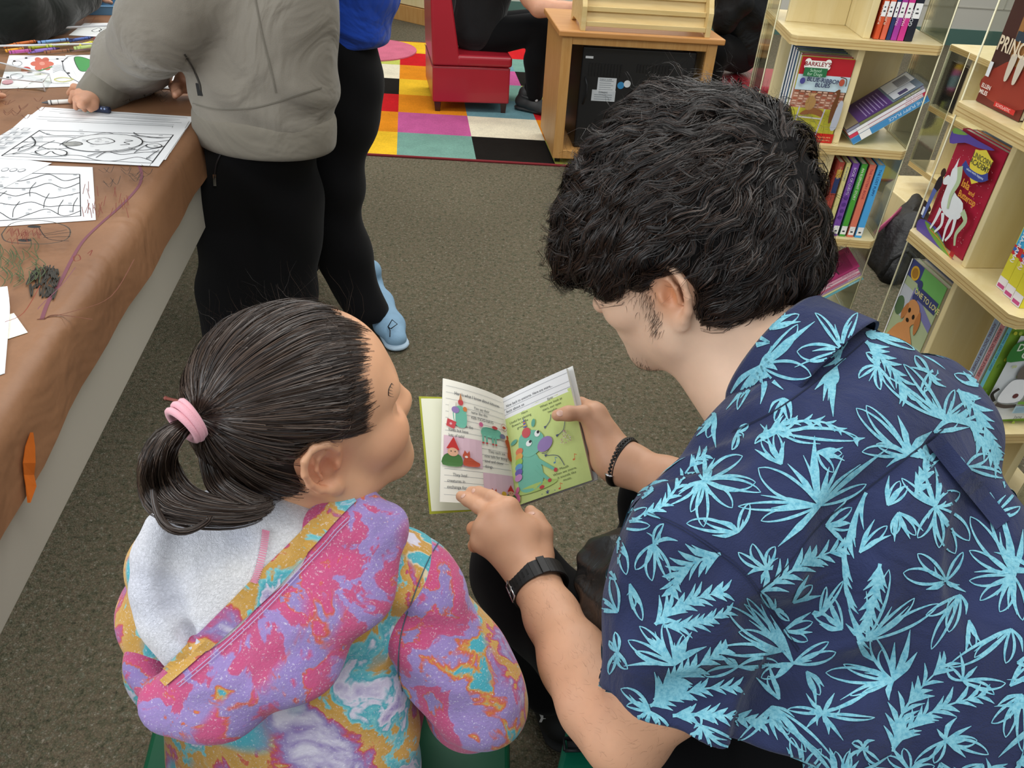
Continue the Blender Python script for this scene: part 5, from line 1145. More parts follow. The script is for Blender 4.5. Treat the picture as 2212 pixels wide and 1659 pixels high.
wr_ = Wrap([(shirt_bvh, shirt_extra), (collar_bvh, collar_mb)])
Z = lambda x, y: (1250 + x / 1.628, 640 + y / 1.628)
rnp = random.Random(21)
def flower(c, leaves=(), blades=(), fill=3):
    c_ = Z(*c)
    for (x, y, w) in leaves: wr_.leaf(c_, Z(x, y), w / 1.628, M_print, 5.2, rnp.uniform(-6, 6)); 
    for (x, y, w) in blades: wr_.blade(c_, Z(x, y), w / 1.628, M_print, rnp.uniform(-9, 9))
    pts = [(x, y) for x, y, _ in leaves] + [(x, y) for x, y, _ in blades]
    for k in range(fill):
        if not pts: break
        x, y = rnp.choice(pts); f = rnp.uniform(.35, .7); a = rnp.uniform(-.35, .35)
        dx, dy = x - c[0], y - c[1]; wr_.blade(c_, Z(c[0] + (dx * math.cos(a) - dy * math.sin(a)) * f, c[1] + (dx * math.sin(a) + dy * math.cos(a)) * f), 8, M_print, 4)
def frond(pts, n, l0, l1, side=(1, -1), w=9, ang=.6, spine=8):
    """feathered palm frond along a path"""
    q = smooth_path([Z(*p) for p in pts], 8); wr_.ribbon([Z(*p) for p in pts], spine, 2.5, M_print)
    for i in range(n):
        t = (i + .5) / n; j = min(int(t * (len(q) - 1)), len(q) - 2); dx, dy = q[j + 1][0] - q[j][0], q[j + 1][1] - q[j][1]; a0 = math.atan2(dy, dx)
        for sd in side:
            a = a0 + sd * (ang + rnp.uniform(-.1, .1)); L = (l0 + (l1 - l0) * t) * rnp.uniform(.8, 1.15)
            wr_.blade(q[j], (q[j][0] + math.cos(a) * L, q[j][1] + math.sin(a) * L), w * rnp.uniform(.75, 1.25), M_print, sd * -L * .09)
def line(pts, w=5.5, w1=2.5): wr_.ribbon([Z(*p) for p in pts], w, w1, M_print, wm=w * 1.5)
flower((845, 735), [(632, 605, 38), (640, 790, 20), (1010, 660, 16), (560, 740, 14)], [(830, 492, 34), (735, 590, 22), (790, 560, 14), (880, 600, 20), (930, 560, 12), (1085, 535, 20), (990, 590, 12), (700, 880, 26), (640, 700, 14)], 6)
flower((440, 650), [(578, 562, 22), (622, 655, 26), (640, 690, 18), (540, 745, 22), (440, 812, 20), (395, 760, 14)], [(405, 560, 14), (440, 540, 18), (480, 570, 14), (350, 700, 16), (310, 740, 12)], 4)
flower((640, 245), [(818, 280, 30), (770, 100, 20), (560, 400, 12)], [(680, 190, 20), (830, 90, 26), (600, 330, 30), (570, 360, 22), (530, 350, 20), (520, 400, 16), (640, 380, 22), (700, 260, 26), (720, 330, 18)], 6)
flower((925, 190), [(768, 195, 30), (830, 60, 10), (980, 60, 14)], [(900, 100, 14), (960, 90, 16), (860, 250, 14), (900, 250, 16), (760, 250, 10)], 4)
flower((905, 250), [(870, 330, 10)], [(895, 425, 26), (830, 330, 22), (860, 370, 20), (885, 330, 20), (940, 220, 14)], 3)
flower((1160, 560), [(975, 395, 24), (1010, 385, 24), (995, 548, 18), (1045, 520, 14)], [(1120, 420, 24), (1150, 500, 20), (1240, 475, 30), (1190, 500, 14), (1080, 600, 14)], 3)
flower((1253, 740), [(1338, 690, 22), (1372, 860, 26), (1322, 905, 26), (1265, 885, 16), (1190, 850, 16), (1135, 640, 12)], [(1250, 600, 22), (1215, 620, 20), (1180, 690, 22), (1290, 720, 12)], 4)
flower((1530, 985), [(1375, 775, 28), (1372, 895, 18), (1445, 690, 20), (1372, 1000, 18), (1480, 1110, 20), (1560, 1140, 18), (1410, 1070, 16)], [(1500, 790, 30), (1480, 830, 16), (1560, 820, 22), (1390, 970, 14), (1540, 1120, 20), (1510, 1100, 12)], 6)
flower((1290, 1000), [(1140, 972, 26), (1190, 905, 18), (1350, 900, 12)], [(1250, 950, 12), (1360, 1040, 14), (1220, 1030, 22)], 2)
flower((1105, 1350), [(868, 1322, 26), (930, 1292, 14), (1030, 1190, 22), (1065, 1240, 18), (955, 1405, 12)], [(1110, 1215, 22), (1165, 1170, 26), (1190, 1250, 26), (990, 1300, 18), (1090, 1420, 22), (920, 1420, 12)], 5)
frond([(1105, 1600), (1130, 1480), (1200, 1380), (1290, 1290)], 9, 60, 42, (1, -1), 11)
frond([(1110, 1570), (1180, 1500), (1290, 1440), (1430, 1400)], 10, 60, 40, (1, -1), 10)
flower((1350, 1350), [(1500, 1360, 18), (1460, 1400, 12), (1300, 1300, 14)], [(1400, 1300, 16), (1340, 1250, 14)], 2)
flower((1340, 1050), [(1240, 1240, 16), (1300, 1180, 20), (1220, 1120, 14)], [(1360, 1120, 14), (1290, 1100, 12)], 2)
flower((1520, 1170), [(1300, 1300, 22), (1390, 1270, 14), (1500, 1290, 16)], [(1560, 1250, 14), (1440, 1240, 12)], 2)
flower((1560, 1400), [(1450, 1500, 18), (1500, 1550, 18), (1560, 1600, 14)], [(1470, 1440, 16), (1530, 1480, 16)], 3)
frond([(1010, 690), (960, 800), (930, 930), (950, 1080), (990, 1240)], 12, 70, 60, (-1,), 12, .35)
frond([(1060, 940), (1040, 1050), (1010, 1170)], 7, 50, 40, (1, -1), 12, .5)
flower((1010, 1210), [(1265, 1080, 22), (1180, 1060, 16), (1090, 960, 18)], [(940, 1150, 18), (950, 1100, 14), (1100, 1090, 14)], 2)
frond([(640, 1040), (740, 970), (830, 920), (925, 885)], 9, 56, 34, (1, -1), 12, .7)
flower((660, 960), [(610, 870, 16), (690, 880, 14), (560, 900, 12)], [(640, 1010, 16), (590, 980, 16), (700, 920, 10)], 3)
frond([(500, 905), (420, 930), (350, 970), (330, 1030)], 8, 60, 30, (1, -1), 12, .7)
flower((265, 870), [(200, 960, 18), (300, 800, 10), (260, 1000, 16), (320, 1000, 14)], [(240, 830, 8), (290, 840, 8), (350, 860, 16), (300, 930, 14)], 3)
frond([(270, 1155), (330, 1100), (420, 1060), (510, 1040)], 9, 56, 36, (1, -1), 12, .6)
frond([(300, 1160), (380, 1160), (450, 1140), (520, 1110)], 8, 46, 30, (1, -1), 10, .5)
flower((335, 1295), [(175, 1210, 20), (215, 1160, 14), (200, 1250, 14), (370, 1190, 14), (300, 1150, 14)], [(240, 1200, 18), (270, 1180, 14), (400, 1180, 24), (450, 1230, 24), (330, 1220, 14), (160, 1300, 14)], 5)
frond([(265, 1420), (310, 1370), (400, 1310), (520, 1240)], 10, 60, 36, (1, -1), 13, .6)
flower((720, 1245), [(522, 1088, 28), (560, 1180, 20), (480, 1240, 20), (590, 1060, 14)], [(640, 1080, 16), (690, 1170, 14), (600, 1220, 14)], 3)
flower((755, 1290), [(905, 1250, 18), (880, 1215, 14), (640, 1340, 20), (580, 1080, 10)], [(690, 1340, 16), (650, 1290, 18), (820, 1280, 12)], 2)
flower((560, 1300), [(440, 1330, 14), (700, 1290, 14)], [(500, 1260, 16), (640, 1260, 10)], 2)
frond([(250, 1440), (330, 1410), (430, 1380), (560, 1370)], 10, 50, 34, (1, -1), 11, .55)
frond([(330, 1475), (440, 1470), (560, 1480), (640, 1500)], 10, 44, 34, (1, -1), 11, .55)
flower((250, 1460), [(150, 1380, 18), (170, 1440, 12), (330, 1540, 12), (200, 1520, 12)], [(180, 1400, 14), (220, 1520, 18), (290, 1540, 18), (160, 1480, 12)], 4)
flower((430, 1510), [(380, 1600, 14), (470, 1640, 16), (560, 1580, 18), (400, 1480, 14)], [(430, 1600, 24), (480, 1560, 16), (380, 1540, 14), (520, 1560, 14)], 3)
flower((140, 1250), [(110, 1330, 10), (175, 1310, 12), (130, 1180, 9), (110, 1210, 6)], [(160, 1280, 8), (120, 1290, 6)], 3)
flower((180, 1010), [(225, 1140, 14), (190, 1100, 10)], [(215, 1060, 10), (170, 1050, 6)], 1)
flower((860, 1468), [(735, 1452, 10), (920, 1450, 12), (1040, 1480, 8)], [(800, 1395, 14), (900, 1395, 18), (1045, 1375, 16), (880, 1540, 20), (930, 1560, 14), (800, 1520, 16), (840, 1510, 10)], 5)
flower((680, 1440), [(560, 1560, 12), (740, 1540, 20), (800, 1600, 20), (900, 1640, 16)], [(700, 1560, 18), (640, 1520, 16), (760, 1480, 12), (850, 1600, 14)], 4)
flower((1000, 1590), [(960, 1570, 10), (1060, 1640, 12)], [(940, 1640, 14), (1040, 1560, 16)], 2)
flower((1290, 1560), [(1180, 1640, 14), (1250, 1640, 14), (1400, 1560, 18), (1440, 1610, 18)], [(1330, 1480, 20), (1380, 1510, 16), (1260, 1520, 14), (1360, 1620, 20)], 4)
flower((1285, 435), [(1060, 275, 20), (1140, 240, 14), (1215, 320, 14), (1320, 330, 12), (1390, 360, 16)], [(1150, 330, 14), (1240, 360, 14), (1200, 380, 10), (1340, 400, 14)], 3)
flower((1050, 245), [(985, 290, 10), (1010, 200, 10), (1060, 330, 10)], [(1020, 300, 8), (1080, 310, 12), (1110, 330, 12), (1040, 210, 8)], 3)
frond([(1010, 160), (1060, 210), (1120, 280), (1150, 340)], 8, 50, 40, (1, -1), 9, .5)
flower((1010, 130), [(1140, 150, 14), (1180, 190, 12), (1110, 130, 8)], [(1090, 170, 10), (1210, 170, 10)], 2)
flower((1230, 270), [(1180, 210, 12), (1260, 260, 12), (1200, 340, 12)], [(1290, 320, 14), (1160, 250, 10)], 2)
frond([(1330, 330), (1400, 400), (1440, 500), (1470, 560)], 10, 46, 36, (1, -1), 12, .5)
frond([(1300, 440), (1370, 440), (1420, 520), (1500, 640)], 10, 46, 36, (1, -1), 11, .5)
flower((1360, 600), [(1320, 560, 10), (1440, 560, 16), (1500, 640, 12)], [(1290, 600, 12), (1330, 640, 18), (1400, 640, 14)], 2)
flower((1460, 770), [(1360, 660, 14), (1550, 740, 12), (1400, 690, 10)], [(1420, 720, 18), (1500, 700, 12), (1560, 650, 12)], 2)
frond([(640, 500), (700, 460), (790, 440), (880, 450), (985, 510)], 9, 32, 22, (1, -1), 8, .5)
flower((700, 480), [(990, 505, 20), (770, 430, 10), (620, 520, 8)], [(760, 500, 14), (720, 420, 14), (850, 520, 10), (640, 450, 10)], 2)
flower((720, 360), [(690, 440, 10), (740, 440, 10)], [(700, 400, 12), (670, 410, 10), (750, 400, 14)], 2)
flower((560, 480), [(600, 450, 8), (540, 540, 8)], [(580, 500, 8)], 1)
flower((560, 830), [(380, 800, 20), (440, 790, 12), (600, 730, 14)], [(470, 840, 14), (500, 790, 10)], 2)
flower((850, 1120), [(820, 1115, 8), (930, 1000, 8), (870, 1020, 8)], [(900, 1090, 8), (880, 1060, 8)], 2)
flower((690, 1100), [(640, 1040, 10), (740, 1140, 8)], [(660, 1060, 14), (720, 1120, 14), (690, 1060, 10)], 2)
frond([(230, 770), (290, 740), (340, 680), (400, 590), (440, 560)], 9, 34, 28, (1, -1), 9, .6)
frond([(1180, 700), (1210, 640), (1230, 580), (1210, 560)], 6, 44, 30, (1, -1), 13, .5)
# small fill-in leaves wherever the cloth is still plain
cand = [(x, y) for x in range(1300, 2220, 18) for y in range(660, 1670, 18)]; rnp.shuffle(cand)
for (x, y) in cand:
    cx, cy = x // 16, y // 16
    if any((cx + i, cy + j) in wr_.occ for i in range(-1, 2) for j in range(-1, 2)): continue
    if wr_.hit(x, y) is None or rnp.random() < .05: continue
    a0 = rnp.random() * 6.28; n = rnp.choice((3, 4, 5))
    for k in range(n):
        a = a0 + k * rnp.uniform(.35, .6); L = rnp.uniform(32, 62); t_ = (x + math.cos(a) * L, y + math.sin(a) * L); c_ = (x - math.cos(a0 + .8) * 22, y - math.sin(a0 + .8) * 22)
        if k % 2: wr_.leaf(c_, t_, 9, M_print, 4.6)
        else: wr_.blade(c_, t_, 11, M_print, rnp.uniform(-6, 6))
# parts of the shirt the photo does not show get the same kind of print
import itertools
def far_print():
    tri = Vs[Fs_]; cen = tri.mean(1); nrm = np.cross(tri[:, 1] - tri[:, 0], tri[:, 2] - tri[:, 0]); nrm /= np.linalg.norm(nrm, axis=1)[:, None] + 1e-9
    r = random.Random(5); idx = np.where(cen[:, 2] > .30)[0]
    for k in range(230):
        i = idx[r.randrange(len(idx))]; o = Vector(cen[i]); dv = C0 - o; z_ = -dv.dot(Fv)
        x_, y_ = (W / 2 + FPX * (-dv).dot(Rv) / z_, H / 2 - FPX * (-dv).dot(Uv) / z_) if z_ > .05 else (-1, -1); hh = shirt_bvh.ray_cast(C0, -dv.normalized())
        if -20 < x_ < W + 10 and -20 < y_ < H + 10 and hh[0] is not None and (hh[0] - o).length < .03: continue
        n = Vector(nrm[i]); u = n.orthogonal().normalized(); v = n.cross(u)
        for j in range(7):
            a = j * .9 + r.random(); L = .03 + .04 * r.random(); pr_ = None
            for st in range(9):
                t = st / 8; q = o + (u * math.cos(a + .3 * t) + v * math.sin(a + .3 * t)) * L * t; h = shirt_bvh.find_nearest(q)
                if h[0] is None: break
                w = .0032 * math.sin(PI * (t * .9 + .08)); d = n.cross(u * math.cos(a) + v * math.sin(a)); nn_ = h[1] if h[1].dot(n) > 0 else -h[1]
                cur = (h[0] + d * w + nn_ * .0008, h[0] - d * w + nn_ * .0008)
                if pr_: shirt_extra.add([pr_[0], pr_[1], cur[1], cur[0]], [(0, 1, 2, 3)], M_print)
                pr_ = cur
far_print()
# seams: twin stitched lines
M_seam = mat('navy_seam', '#101a33', .9)
def seam(pts, off=6):
    for o in (0, off): 
        p = [(x + o * .6, y - o * .8) for x, y in [Z(*q) for q in pts]]; wr_.ribbon(p, 1.5, 1.5, M_seam, step=10)
wr_.lift = .0011
seam([(240, 770), (340, 810), (470, 890), (590, 990), (680, 1120), (770, 1250)]); seam([(690, 1130), (560, 1010), (600, 1040)][:0] or [(630, 1040), (720, 960), (850, 800), (1010, 680), (1150, 570), (1280, 470)], 7)
seam([(540, 480), (700, 400), (900, 250), (1000, 165)], 5)
shirt, _ = mesh_np('shirt', Vs, Fs_, M_navy, man, smooth_it=2, extra=shirt_extra)
cm = collar_mb.build('collar', shirt); 
# box pleat strip and hanger loop
mb = MB()
for a, b_ in (((1235, 500), (1480, 800)),):
    pts = [Z(1235 + (1480 - 1235) * k / 10, 500 + (800 - 500) * k / 10) for k in range(11)]
    pr_ = None
    for (x, y) in pts:
        h0, h1 = wr_.hit(x - 14, y + 12), wr_.hit(x + 14, y - 12)
        if h0 and h1:
            cur = (h0[0] + bk * .0025, h1[0] + bk * .004)
            if pr_: mb.add([pr_[0], pr_[1], cur[1], cur[0]], [(0, 1, 2, 3)], M_navy, True)
            pr_ = cur
if mb.f: mb.build('pleat', shirt)
# ---------------------------------------------------------------- trousers, shoe, watch, bracelet, stools, book
S = Soft(); Lh = Hp - sa * .09; Rh = Hp + sa * .09; Kn = P(1112, 1238, 1.185); Rk = P(1432, 1092, 1.26)
S.chain([Lh, Lh.lerp(Kn, .5), Kn], [.105, .085, .066], k=.04); S.chain([Kn, P(1140, 1340, 1.29), P(1185, 1470, 1.40)], [.064, .062, .052], k=.03)
S.chain([Rh, Rh.lerp(Rk, .5), Rk], [.105, .085, .068], k=.04); S.chain([Rk, Rk + Vector((.0, .02, -.2)), Rk + Vector((.0, .0, -.36))], [.066, .060, .052], k=.03)
S.cone(Lh, Rh, .12, .12, k=.05); S.cone(Hp, Hp + up_t * .1, .13, .13, k=.05)
S.fn(lambda X: (.004 * np.sin(X[..., 0] * 37 + X[..., 2] * 29 + 2 * np.sin(X[..., 1] * 23))).astype(np.float32), (-.3, -.1, 0), (.9, 1.3, .7))
V, F_ = S.mesh(.006 * QH); mesh_np('trousers', V, F_, black_cloth, man, smooth_it=2)
def shoe(toe, heel, up, m, sole, name, parent, w=.042, h=.07, extra=None):
    toe, heel = Vector(toe), Vector(heel); d = (toe - heel); L = d.length; d.normalize(); sd = Vector((-d.y, d.x, 0)).normalized(); S = Soft()
    S.chain([heel + Zu * (h * .62), heel + d * L * .35 + Zu * h * .55, heel + d * L * .7 + Zu * h * .36, toe - d * .03 + Zu * h * .33], [w * .82, w * .9, w * .95, w * .72], k=.03, flat=Zu, fs=.8)
    S.cone(heel + d * .01 + Zu * h * .6, heel + d * .02 + Zu * h * 1.25, w * .8, w * .82, k=.02); S.plane(heel + Zu * .014, -Zu, k=.002)
    V, F_ = S.mesh(.004); o, _ = mesh_np(name, V, F_, m, parent, smooth_it=1)
    S = Soft(); S.chain([heel + Zu * .012, heel + d * L * .5 + Zu * .012, toe - d * .025 + Zu * .012], [w * .9, w * .88, w * .85], k=.01, flat=Zu, fs=.34); S.plane(heel + Zu * .0015, -Zu, k=.002)
    V, F_ = S.mesh(.004); mesh_np('sole', V, F_, sole, o, smooth_it=1); return o
blk_shoe = mat('black_shoe', '#101112', .6, .4, bump=.2, bscale=300); blk_sole = mat('black_sole', '#141414', .7)
sh = shoe(atz(1160, 1452, .02) + Vector((-.0, .03, -.02)), atz(1215, 1590, .0) + Vector((0, .0, 0)), Zu, blk_shoe, blk_sole, 'shoe', man)
sh2 = shoe(Rk + Vector((-.04, .12, -Rk.z)), Rk + Vector((.02, -.12, -Rk.z)), Zu, blk_shoe, blk_sole, 'shoe', man)
# leaping-cat style mark on the shoe side
mb = MB(); bv = BVHTree.FromObject(sh, bpy.context.evaluated_depsgraph_get()) if False else BVHTree.FromPolygons([v.co for v in sh.data.vertices], [p.vertices for p in sh.data.polygons])
wl_ = Wrap([(bv, mb)], .001); wm = K('#e8e8e8')
wl_.ribbon([(1164, 1533), (1172, 1548), (1170, 1560)], 4, 2, wm, wm=7, step=3); wl_.ribbon([(1172, 1550), (1164, 1566)], 4, 2, wm, step=3); wl_.ribbon([(1170, 1552), (1180, 1552)], 3, 1, wm, step=3)
if mb.f: mb.build('shoe_logo', sh)
# watch, strap side up
blkr = mat('black_rubber', '#1a1a1b', .5, .4); steel = mat('steel', '#c9c9cb', .25, metal=1.0)
wa = (P(1192, 1330, 1.03) - wr).normalized(); wc = P(1163, 1262, 1.062); wt = mat('watch_dial', '#0c0d10', .15)
wtc = thing('wristwatch', wc, 'black rubber strap watch with steel buckle worn above the hand on the page', 'watch')
dn = -ray(1160, 1252); e1 = (dn - wa * dn.dot(wa)).normalized(); e2 = wa.cross(e1).normalized()
def band(c, axis, e1, e2, ra, rb, hw, th, m, a0, a1, n=40, mb=None):
    mb = mb or MB(); vs = []
    for i in range(n + 1):
        a = a0 + (a1 - a0) * i / n
        for (r, h) in ((0, -hw), (th, -hw), (th, hw), (0, hw)):
            vs.append(c + e1 * ((ra + r) * math.cos(a)) + e2 * ((rb + r) * math.sin(a)) + axis * h)
    fs = [(i * 4 + j, i * 4 + (j + 1) % 4, (i + 1) * 4 + (j + 1) % 4, (i + 1) * 4 + j) for i in range(n) for j in range(4)] + [(0, 1, 2, 3), (n * 4 + 3, n * 4 + 2, n * 4 + 1, n * 4)]
    return mb.add(vs, fs, m)
ra, rb = .0322, .0368
band(wc, wa, e1, e2, ra, rb, .0125, .0028, blkr, 0, 2 * PI).build('strap', wtc, .0006)
sgn = 1 if e2.dot(P(1100, 1290, 1.06) - wc) > 0 else -1
mb = MB()
for k in range(5):
    a = sgn * (.15 + k * .17); q = wc + e1 * ((ra + .0029) * math.cos(a)) + e2 * ((rb + .0029) * math.sin(a)); tdir = (-e1 * math.sin(a) * ra + e2 * math.cos(a) * rb).normalized(); nn_ = tdir.cross(wa).normalized()
    mb.hexa([q - tdir * .0011 - wa * .0045, q + tdir * .0011 - wa * .0045, q + tdir * .0011 + wa * .0045, q - tdir * .0011 + wa * .0045], [v + nn_ * .0003 * (1 if nn_.dot(q - wc) > 0 else -1) for v in (q - tdir * .0011 - wa * .0045, q + tdir * .0011 - wa * .0045, q + tdir * .0011 + wa * .0045, q - tdir * .0011 + wa * .0045)], mat('strap_slot', '#050505', .8))
mb.build('slots', wtc)['kind'] = 'stuff'
band(wc - wa * .0, wa, e1, e2, ra + .0028, rb + .0028, .0138, .0026, blkr, -sgn * .30, -sgn * .55, 6).build('strap_keeper', wtc, .0005)
aa = sgn * 1.18; q = wc + e1 * ((ra + .0034) * math.cos(aa)) + e2 * ((rb + .0034) * math.sin(aa)); td_ = (-e1 * math.sin(aa) * ra + e2 * math.cos(aa) * rb).normalized()
mb = MB(); cs = [q - td_ * .006 - wa * .0135, q + td_ * .006 - wa * .0135, q + td_ * .006 + wa * .0135, q - td_ * .006 + wa * .0135]; mb.tube(cs + [cs[0], cs[1]], .0013, steel, 8); mb.tube([q - td_ * .009, q + td_ * .006], .0011, steel, 6); mb.build('buckle', wtc)
mb = MB(); q2 = wc - e1 * (ra + .004); mb.tube([q2, q2 - e1 * .009], [.018, .017], blkr, 24); mb.tube([q2 - e1 * .009, q2 - e1 * .0095], [.015, .015], wt, 24); mb.build('watch_case', wtc)
# braided bracelet
ba = (P(1440, 1042, 1.14) - rw).normalized(); bc = P(1346, 998, 1.172); dn = -ray(1346, 998); f1 = (dn - ba * dn.dot(ba)).normalized(); f2 = ba.cross(f1).normalized()
br = thing('bracelet', bc, 'braided black leather bracelet with steel clasp on the wrist behind the book', 'bracelet'); leather = mat('black_leather', '#15110f', .38, .5)
def ringpt(a, r=0, h=0): return bc + f1 * ((.0318 + r) * math.cos(a)) + f2 * ((.0352 + r) * math.sin(a)) + ba * h
for h in (-.0045, .0045):
    mb = MB(); n = 48; mb.tube([ringpt(2 * PI * i / n, .0012, h) for i in range(n + 1)], .0018, leather, 8, cap=False); mb.build('cord', br)
mb = MB()
for ph in (0, 2.1, 4.2): n = 160; mb.tube([ringpt(2 * PI * i / n, .0022 + .0011 * math.cos(26 * 2 * PI * i / n + ph * 2), .0030 * math.sin(13 * 2 * PI * i / n + ph)) for i in range(n + 1)], .0015, leather, 6, cap=False)
mb.build('braid', br)['kind'] = 'stuff'
sg = 1 if f2.dot(P(1320, 1040, 1.17) - bc) > 0 else -1
mb = MB(); vs_ = [ringpt(sg * (.72 + .09 * i), .0035) for i in range(8)]; mb.tube(vs_, [(.0065, .003)] * 8, leather, 10, flat=tuple(ba)); mb.build('clasp_sleeve', br)
mb = MB(); mb.tube([ringpt(sg * .70, .0035), ringpt(sg * .74, .0035)], [(.0072, .0038)] * 2, steel, 12, flat=tuple(ba)); mb.build('clasp', br)

# the open storybook
bk_c = [P(905, 856, 1.212), P(928, 1111, 1.205), P(1117, 1097, 1.225), P(1085, 862, 1.235)]      # left cover TL BL spineB spineT
green = mat('lime_cover', '#a8ab2a', .45); bt_ = thing('storybook', P(1100, 980, 1.22), 'open unicorn storybook with lime cover held by two hands', 'book')
nb = ((bk_c[3] - bk_c[0]).cross(bk_c[1] - bk_c[0])).normalized(); nb = nb if nb.dot(ray(1000, 1000)) < 0 else -nb       # towards the reader
def slab(mb, c, th, m): mb.hexa([q - nb * th for q in c], c, m)
mb = MB(); slab(mb, [bk_c[0], bk_c[1], bk_c[2], bk_c[3]], .0024, green)
s_in = [bk_c[0].lerp(bk_c[2], .02), bk_c[1].lerp(bk_c[3], .025), bk_c[2], bk_c[3]]; slab(mb, [q + nb * .0006 for q in s_in], .0005, mat('cream_endpaper', '#eeeed6', .6)); mb.build('left_cover', bt_, .0006)
RT, RB_ = P(1237, 790, 1.200), P(1292, 1036, 1.195)
rc = [bk_c[3], bk_c[2], RB_, RT]; nr = ((rc[3] - rc[0]).cross(rc[1] - rc[0])).normalized(); nr = nr if nr.dot(ray(1200, 950)) < 0 else -nr
mb = MB(); mb.hexa([q - nr * .0024 for q in rc], rc, mat('white_cover_inside', '#e9e9e6', .4)); mb.build('right_cover', bt_, .0006)
# right page block
sp_t, sp_b = P(1086, 860, 1.222), P(1116, 1093, 1.213)
pr_t, pr_b = P(1223, 796, 1.188), P(1279, 1037, 1.182)
def page_fn(c00, c10, c11, c01, bow, nrm, sag=0.0):
    def fn(u, v):
        a, b_ = c00.lerp(c10, u), c01.lerp(c11, u); q = a.lerp(b_, v) + nrm * (bow * math.sin(PI * min(max(u, 0), 1)) ** .8)
        e = .01; q2 = c00.lerp(c10, u + e).lerp(c01.lerp(c11, u + e), v) + nrm * (bow * math.sin(PI * min(max(u + e, 0), 1)) ** .8)
        tn_ = (q2 - q); n_ = tn_.cross((c01 - c00)).normalized(); n_ = n_ if n_.dot(nrm) > 0 else -n_; return q, n_
    return fn
def page_surface(mb, fn, m, nrm, th, nx=14, ny=2):
    top = [fn(i / nx, j / ny)[0] for j in range(ny + 1) for i in range(nx + 1)]; k = nx + 1
    mb.add(top, [(j * k + i, j * k + i + 1, (j + 1) * k + i + 1, (j + 1) * k + i) for j in range(ny) for i in range(nx)], m, True)
    for th_ in (th,): mb.add([q - nrm * th_ for q in top], [(j * k + i, (j + 1) * k + i, (j + 1) * k + i + 1, j * k + i + 1) for j in range(ny) for i in range(nx)], m, True)
    edges = [[fn(i / nx, 0)[0] for i in range(k)], [fn(i / nx, 1)[0] for i in range(k)], [fn(0, j / ny)[0] for j in range(ny + 1)], [fn(1, j / ny)[0] for j in range(ny + 1)]]
    for e in edges: mb.add(e + [q - nrm * th for q in e], [(i, i + 1, len(e) + i + 1, len(e) + i) for i in range(len(e) - 1)], mat('page_edges', '#dddcd4', .8))
mb = MB(); fr_ = page_fn(sp_b, pr_b, pr_t, sp_t, .004, nr); page_surface(mb, fr_, M_white, nr, .010)
A_ = .66
s = Sheet(mb, (0, 0, 0), (1, 0, 0), (0, 1, 0), fn=lambda u, v: fr_(u / A_, v), lift=.0002, step=.00006)
lime = K('#cfe08c'); s.rect(0, 0, A_, .80, lime); s.poly([(0, .80), (A_ * .5, .80), (A_, .80), (A_, .83), (A_ * .75, .815), (A_ * .5, .825), (A_ * .25, .80)], lime)
li, tx, ty_, fl_ = K('#8a8f98'), K('#3f454e'), K('#4d5a3a'), K('#7a4fa0')
for v in (.96, .885, .835): s.rect(.0, v, A_, v + .0025, li)
s.text('Now back to unicorns. Here are more...', .025, .90, .034, tx, squash=.86); s.text('facts about us', .02, .848, .034, tx)
for (t_, u, v) in (('Horn', .20, .775), ('Useful for planting', .15, .735), ('flowers in the', .14, .70), ('ground', .15, .665), ('Eyes', .46, .80), ('When we look at', .46, .76), ('stars, our eyes', .46, .725), ('twinkle', .46, .69), ('Nose', .57, .63), ('Mouth', .46, .175), ('When we snore,', .46, .14), ('it sounds like', .47, .105), ('music.', .47, .07)): s.text(t_, u, v, .030, ty_, align='C')
s.text('sparkly', .56, .595, .028, ty_, align='C')
for pth in ([(.17, .64), (.2, .60), (.24, .585)], [(.44, .67), (.42, .62), (.37, .58)], [(.55, .57), (.52, .50), (.46, .47)], [(.47, .20), (.43, .30), (.33, .34)]):
    s.stroke(pth, .005, K('#4a5078')); a, c = pth[-1], pth[-2]; s.poly([(a[0] - .012, a[1] + .012), (a[0] + .012, a[1] + .010), (a[0] - .006, a[1] - .014)], K('#4a5078'))
tq, dtq = K('#74bfa6'), K('#5da892')
s.ell(.2, .10, .19, .035, K('#b3cf72')); s.blob([(.06, .12), (.05, .25), (.10, .38), (.16, .42), (.24, .40), (.28, .26), (.26, .12), (.14, .08)], tq)
s.stroke([(.24, .34), (.33, .25), (.38, .20)], .035, tq, w1=.022); s.stroke([(.22, .28), (.28, .18), (.32, .13)], .035, tq, w1=.022); s.ell(.39, .19, .016, .018, K('#c9484c')); s.ell(.325, .12, .016, .016, K('#c9484c')); s.ell(.25, .085, .022, .016, K('#c9484c'))
s.blob([(.10, .52), (.14, .60), (.26, .60), (.34, .52), (.30, .42), (.20, .38), (.12, .42)], tq); s.ell(.34, .44, .075, .058, K('#9a80b8'), .5); s.ell(.06, .56, .035, .018, dtq, .4); s.ell(.27, .66, .018, .035, dtq, -.3)
s.ell(.19, .60, .042, .045, K('#c94a4e')); s.poly([(.17, .65), (.205, .65), (.185, .74)], K('#5a5aa8')); s.rect(.172, .662, .203, .674, K('#d9b84a')); s.rect(.176, .69, .198, .700, K('#d9744a'))
s.ell(.29, .555, .026, .028, K('#f2f4f2')); s.ell(.20, .50, .028, .026, K('#f2f4f2')); s.ell(.30, .565, .013, .014, K('#1a1a22')); s.ell(.215, .51, .013, .013, K('#1a1a22')); s.stroke([(.30, .37), (.34, .36), (.37, .38)], .005, K('#4a3a6a'))
for i, c in enumerate(('#e0764a', '#e0a84a', '#9cc24a', '#5a9ac9', '#6a5ab0', '#c98ac0')): s.ell(.10 - .008 * i, .46 - .045 * i, .036, .03, K(c), .4)
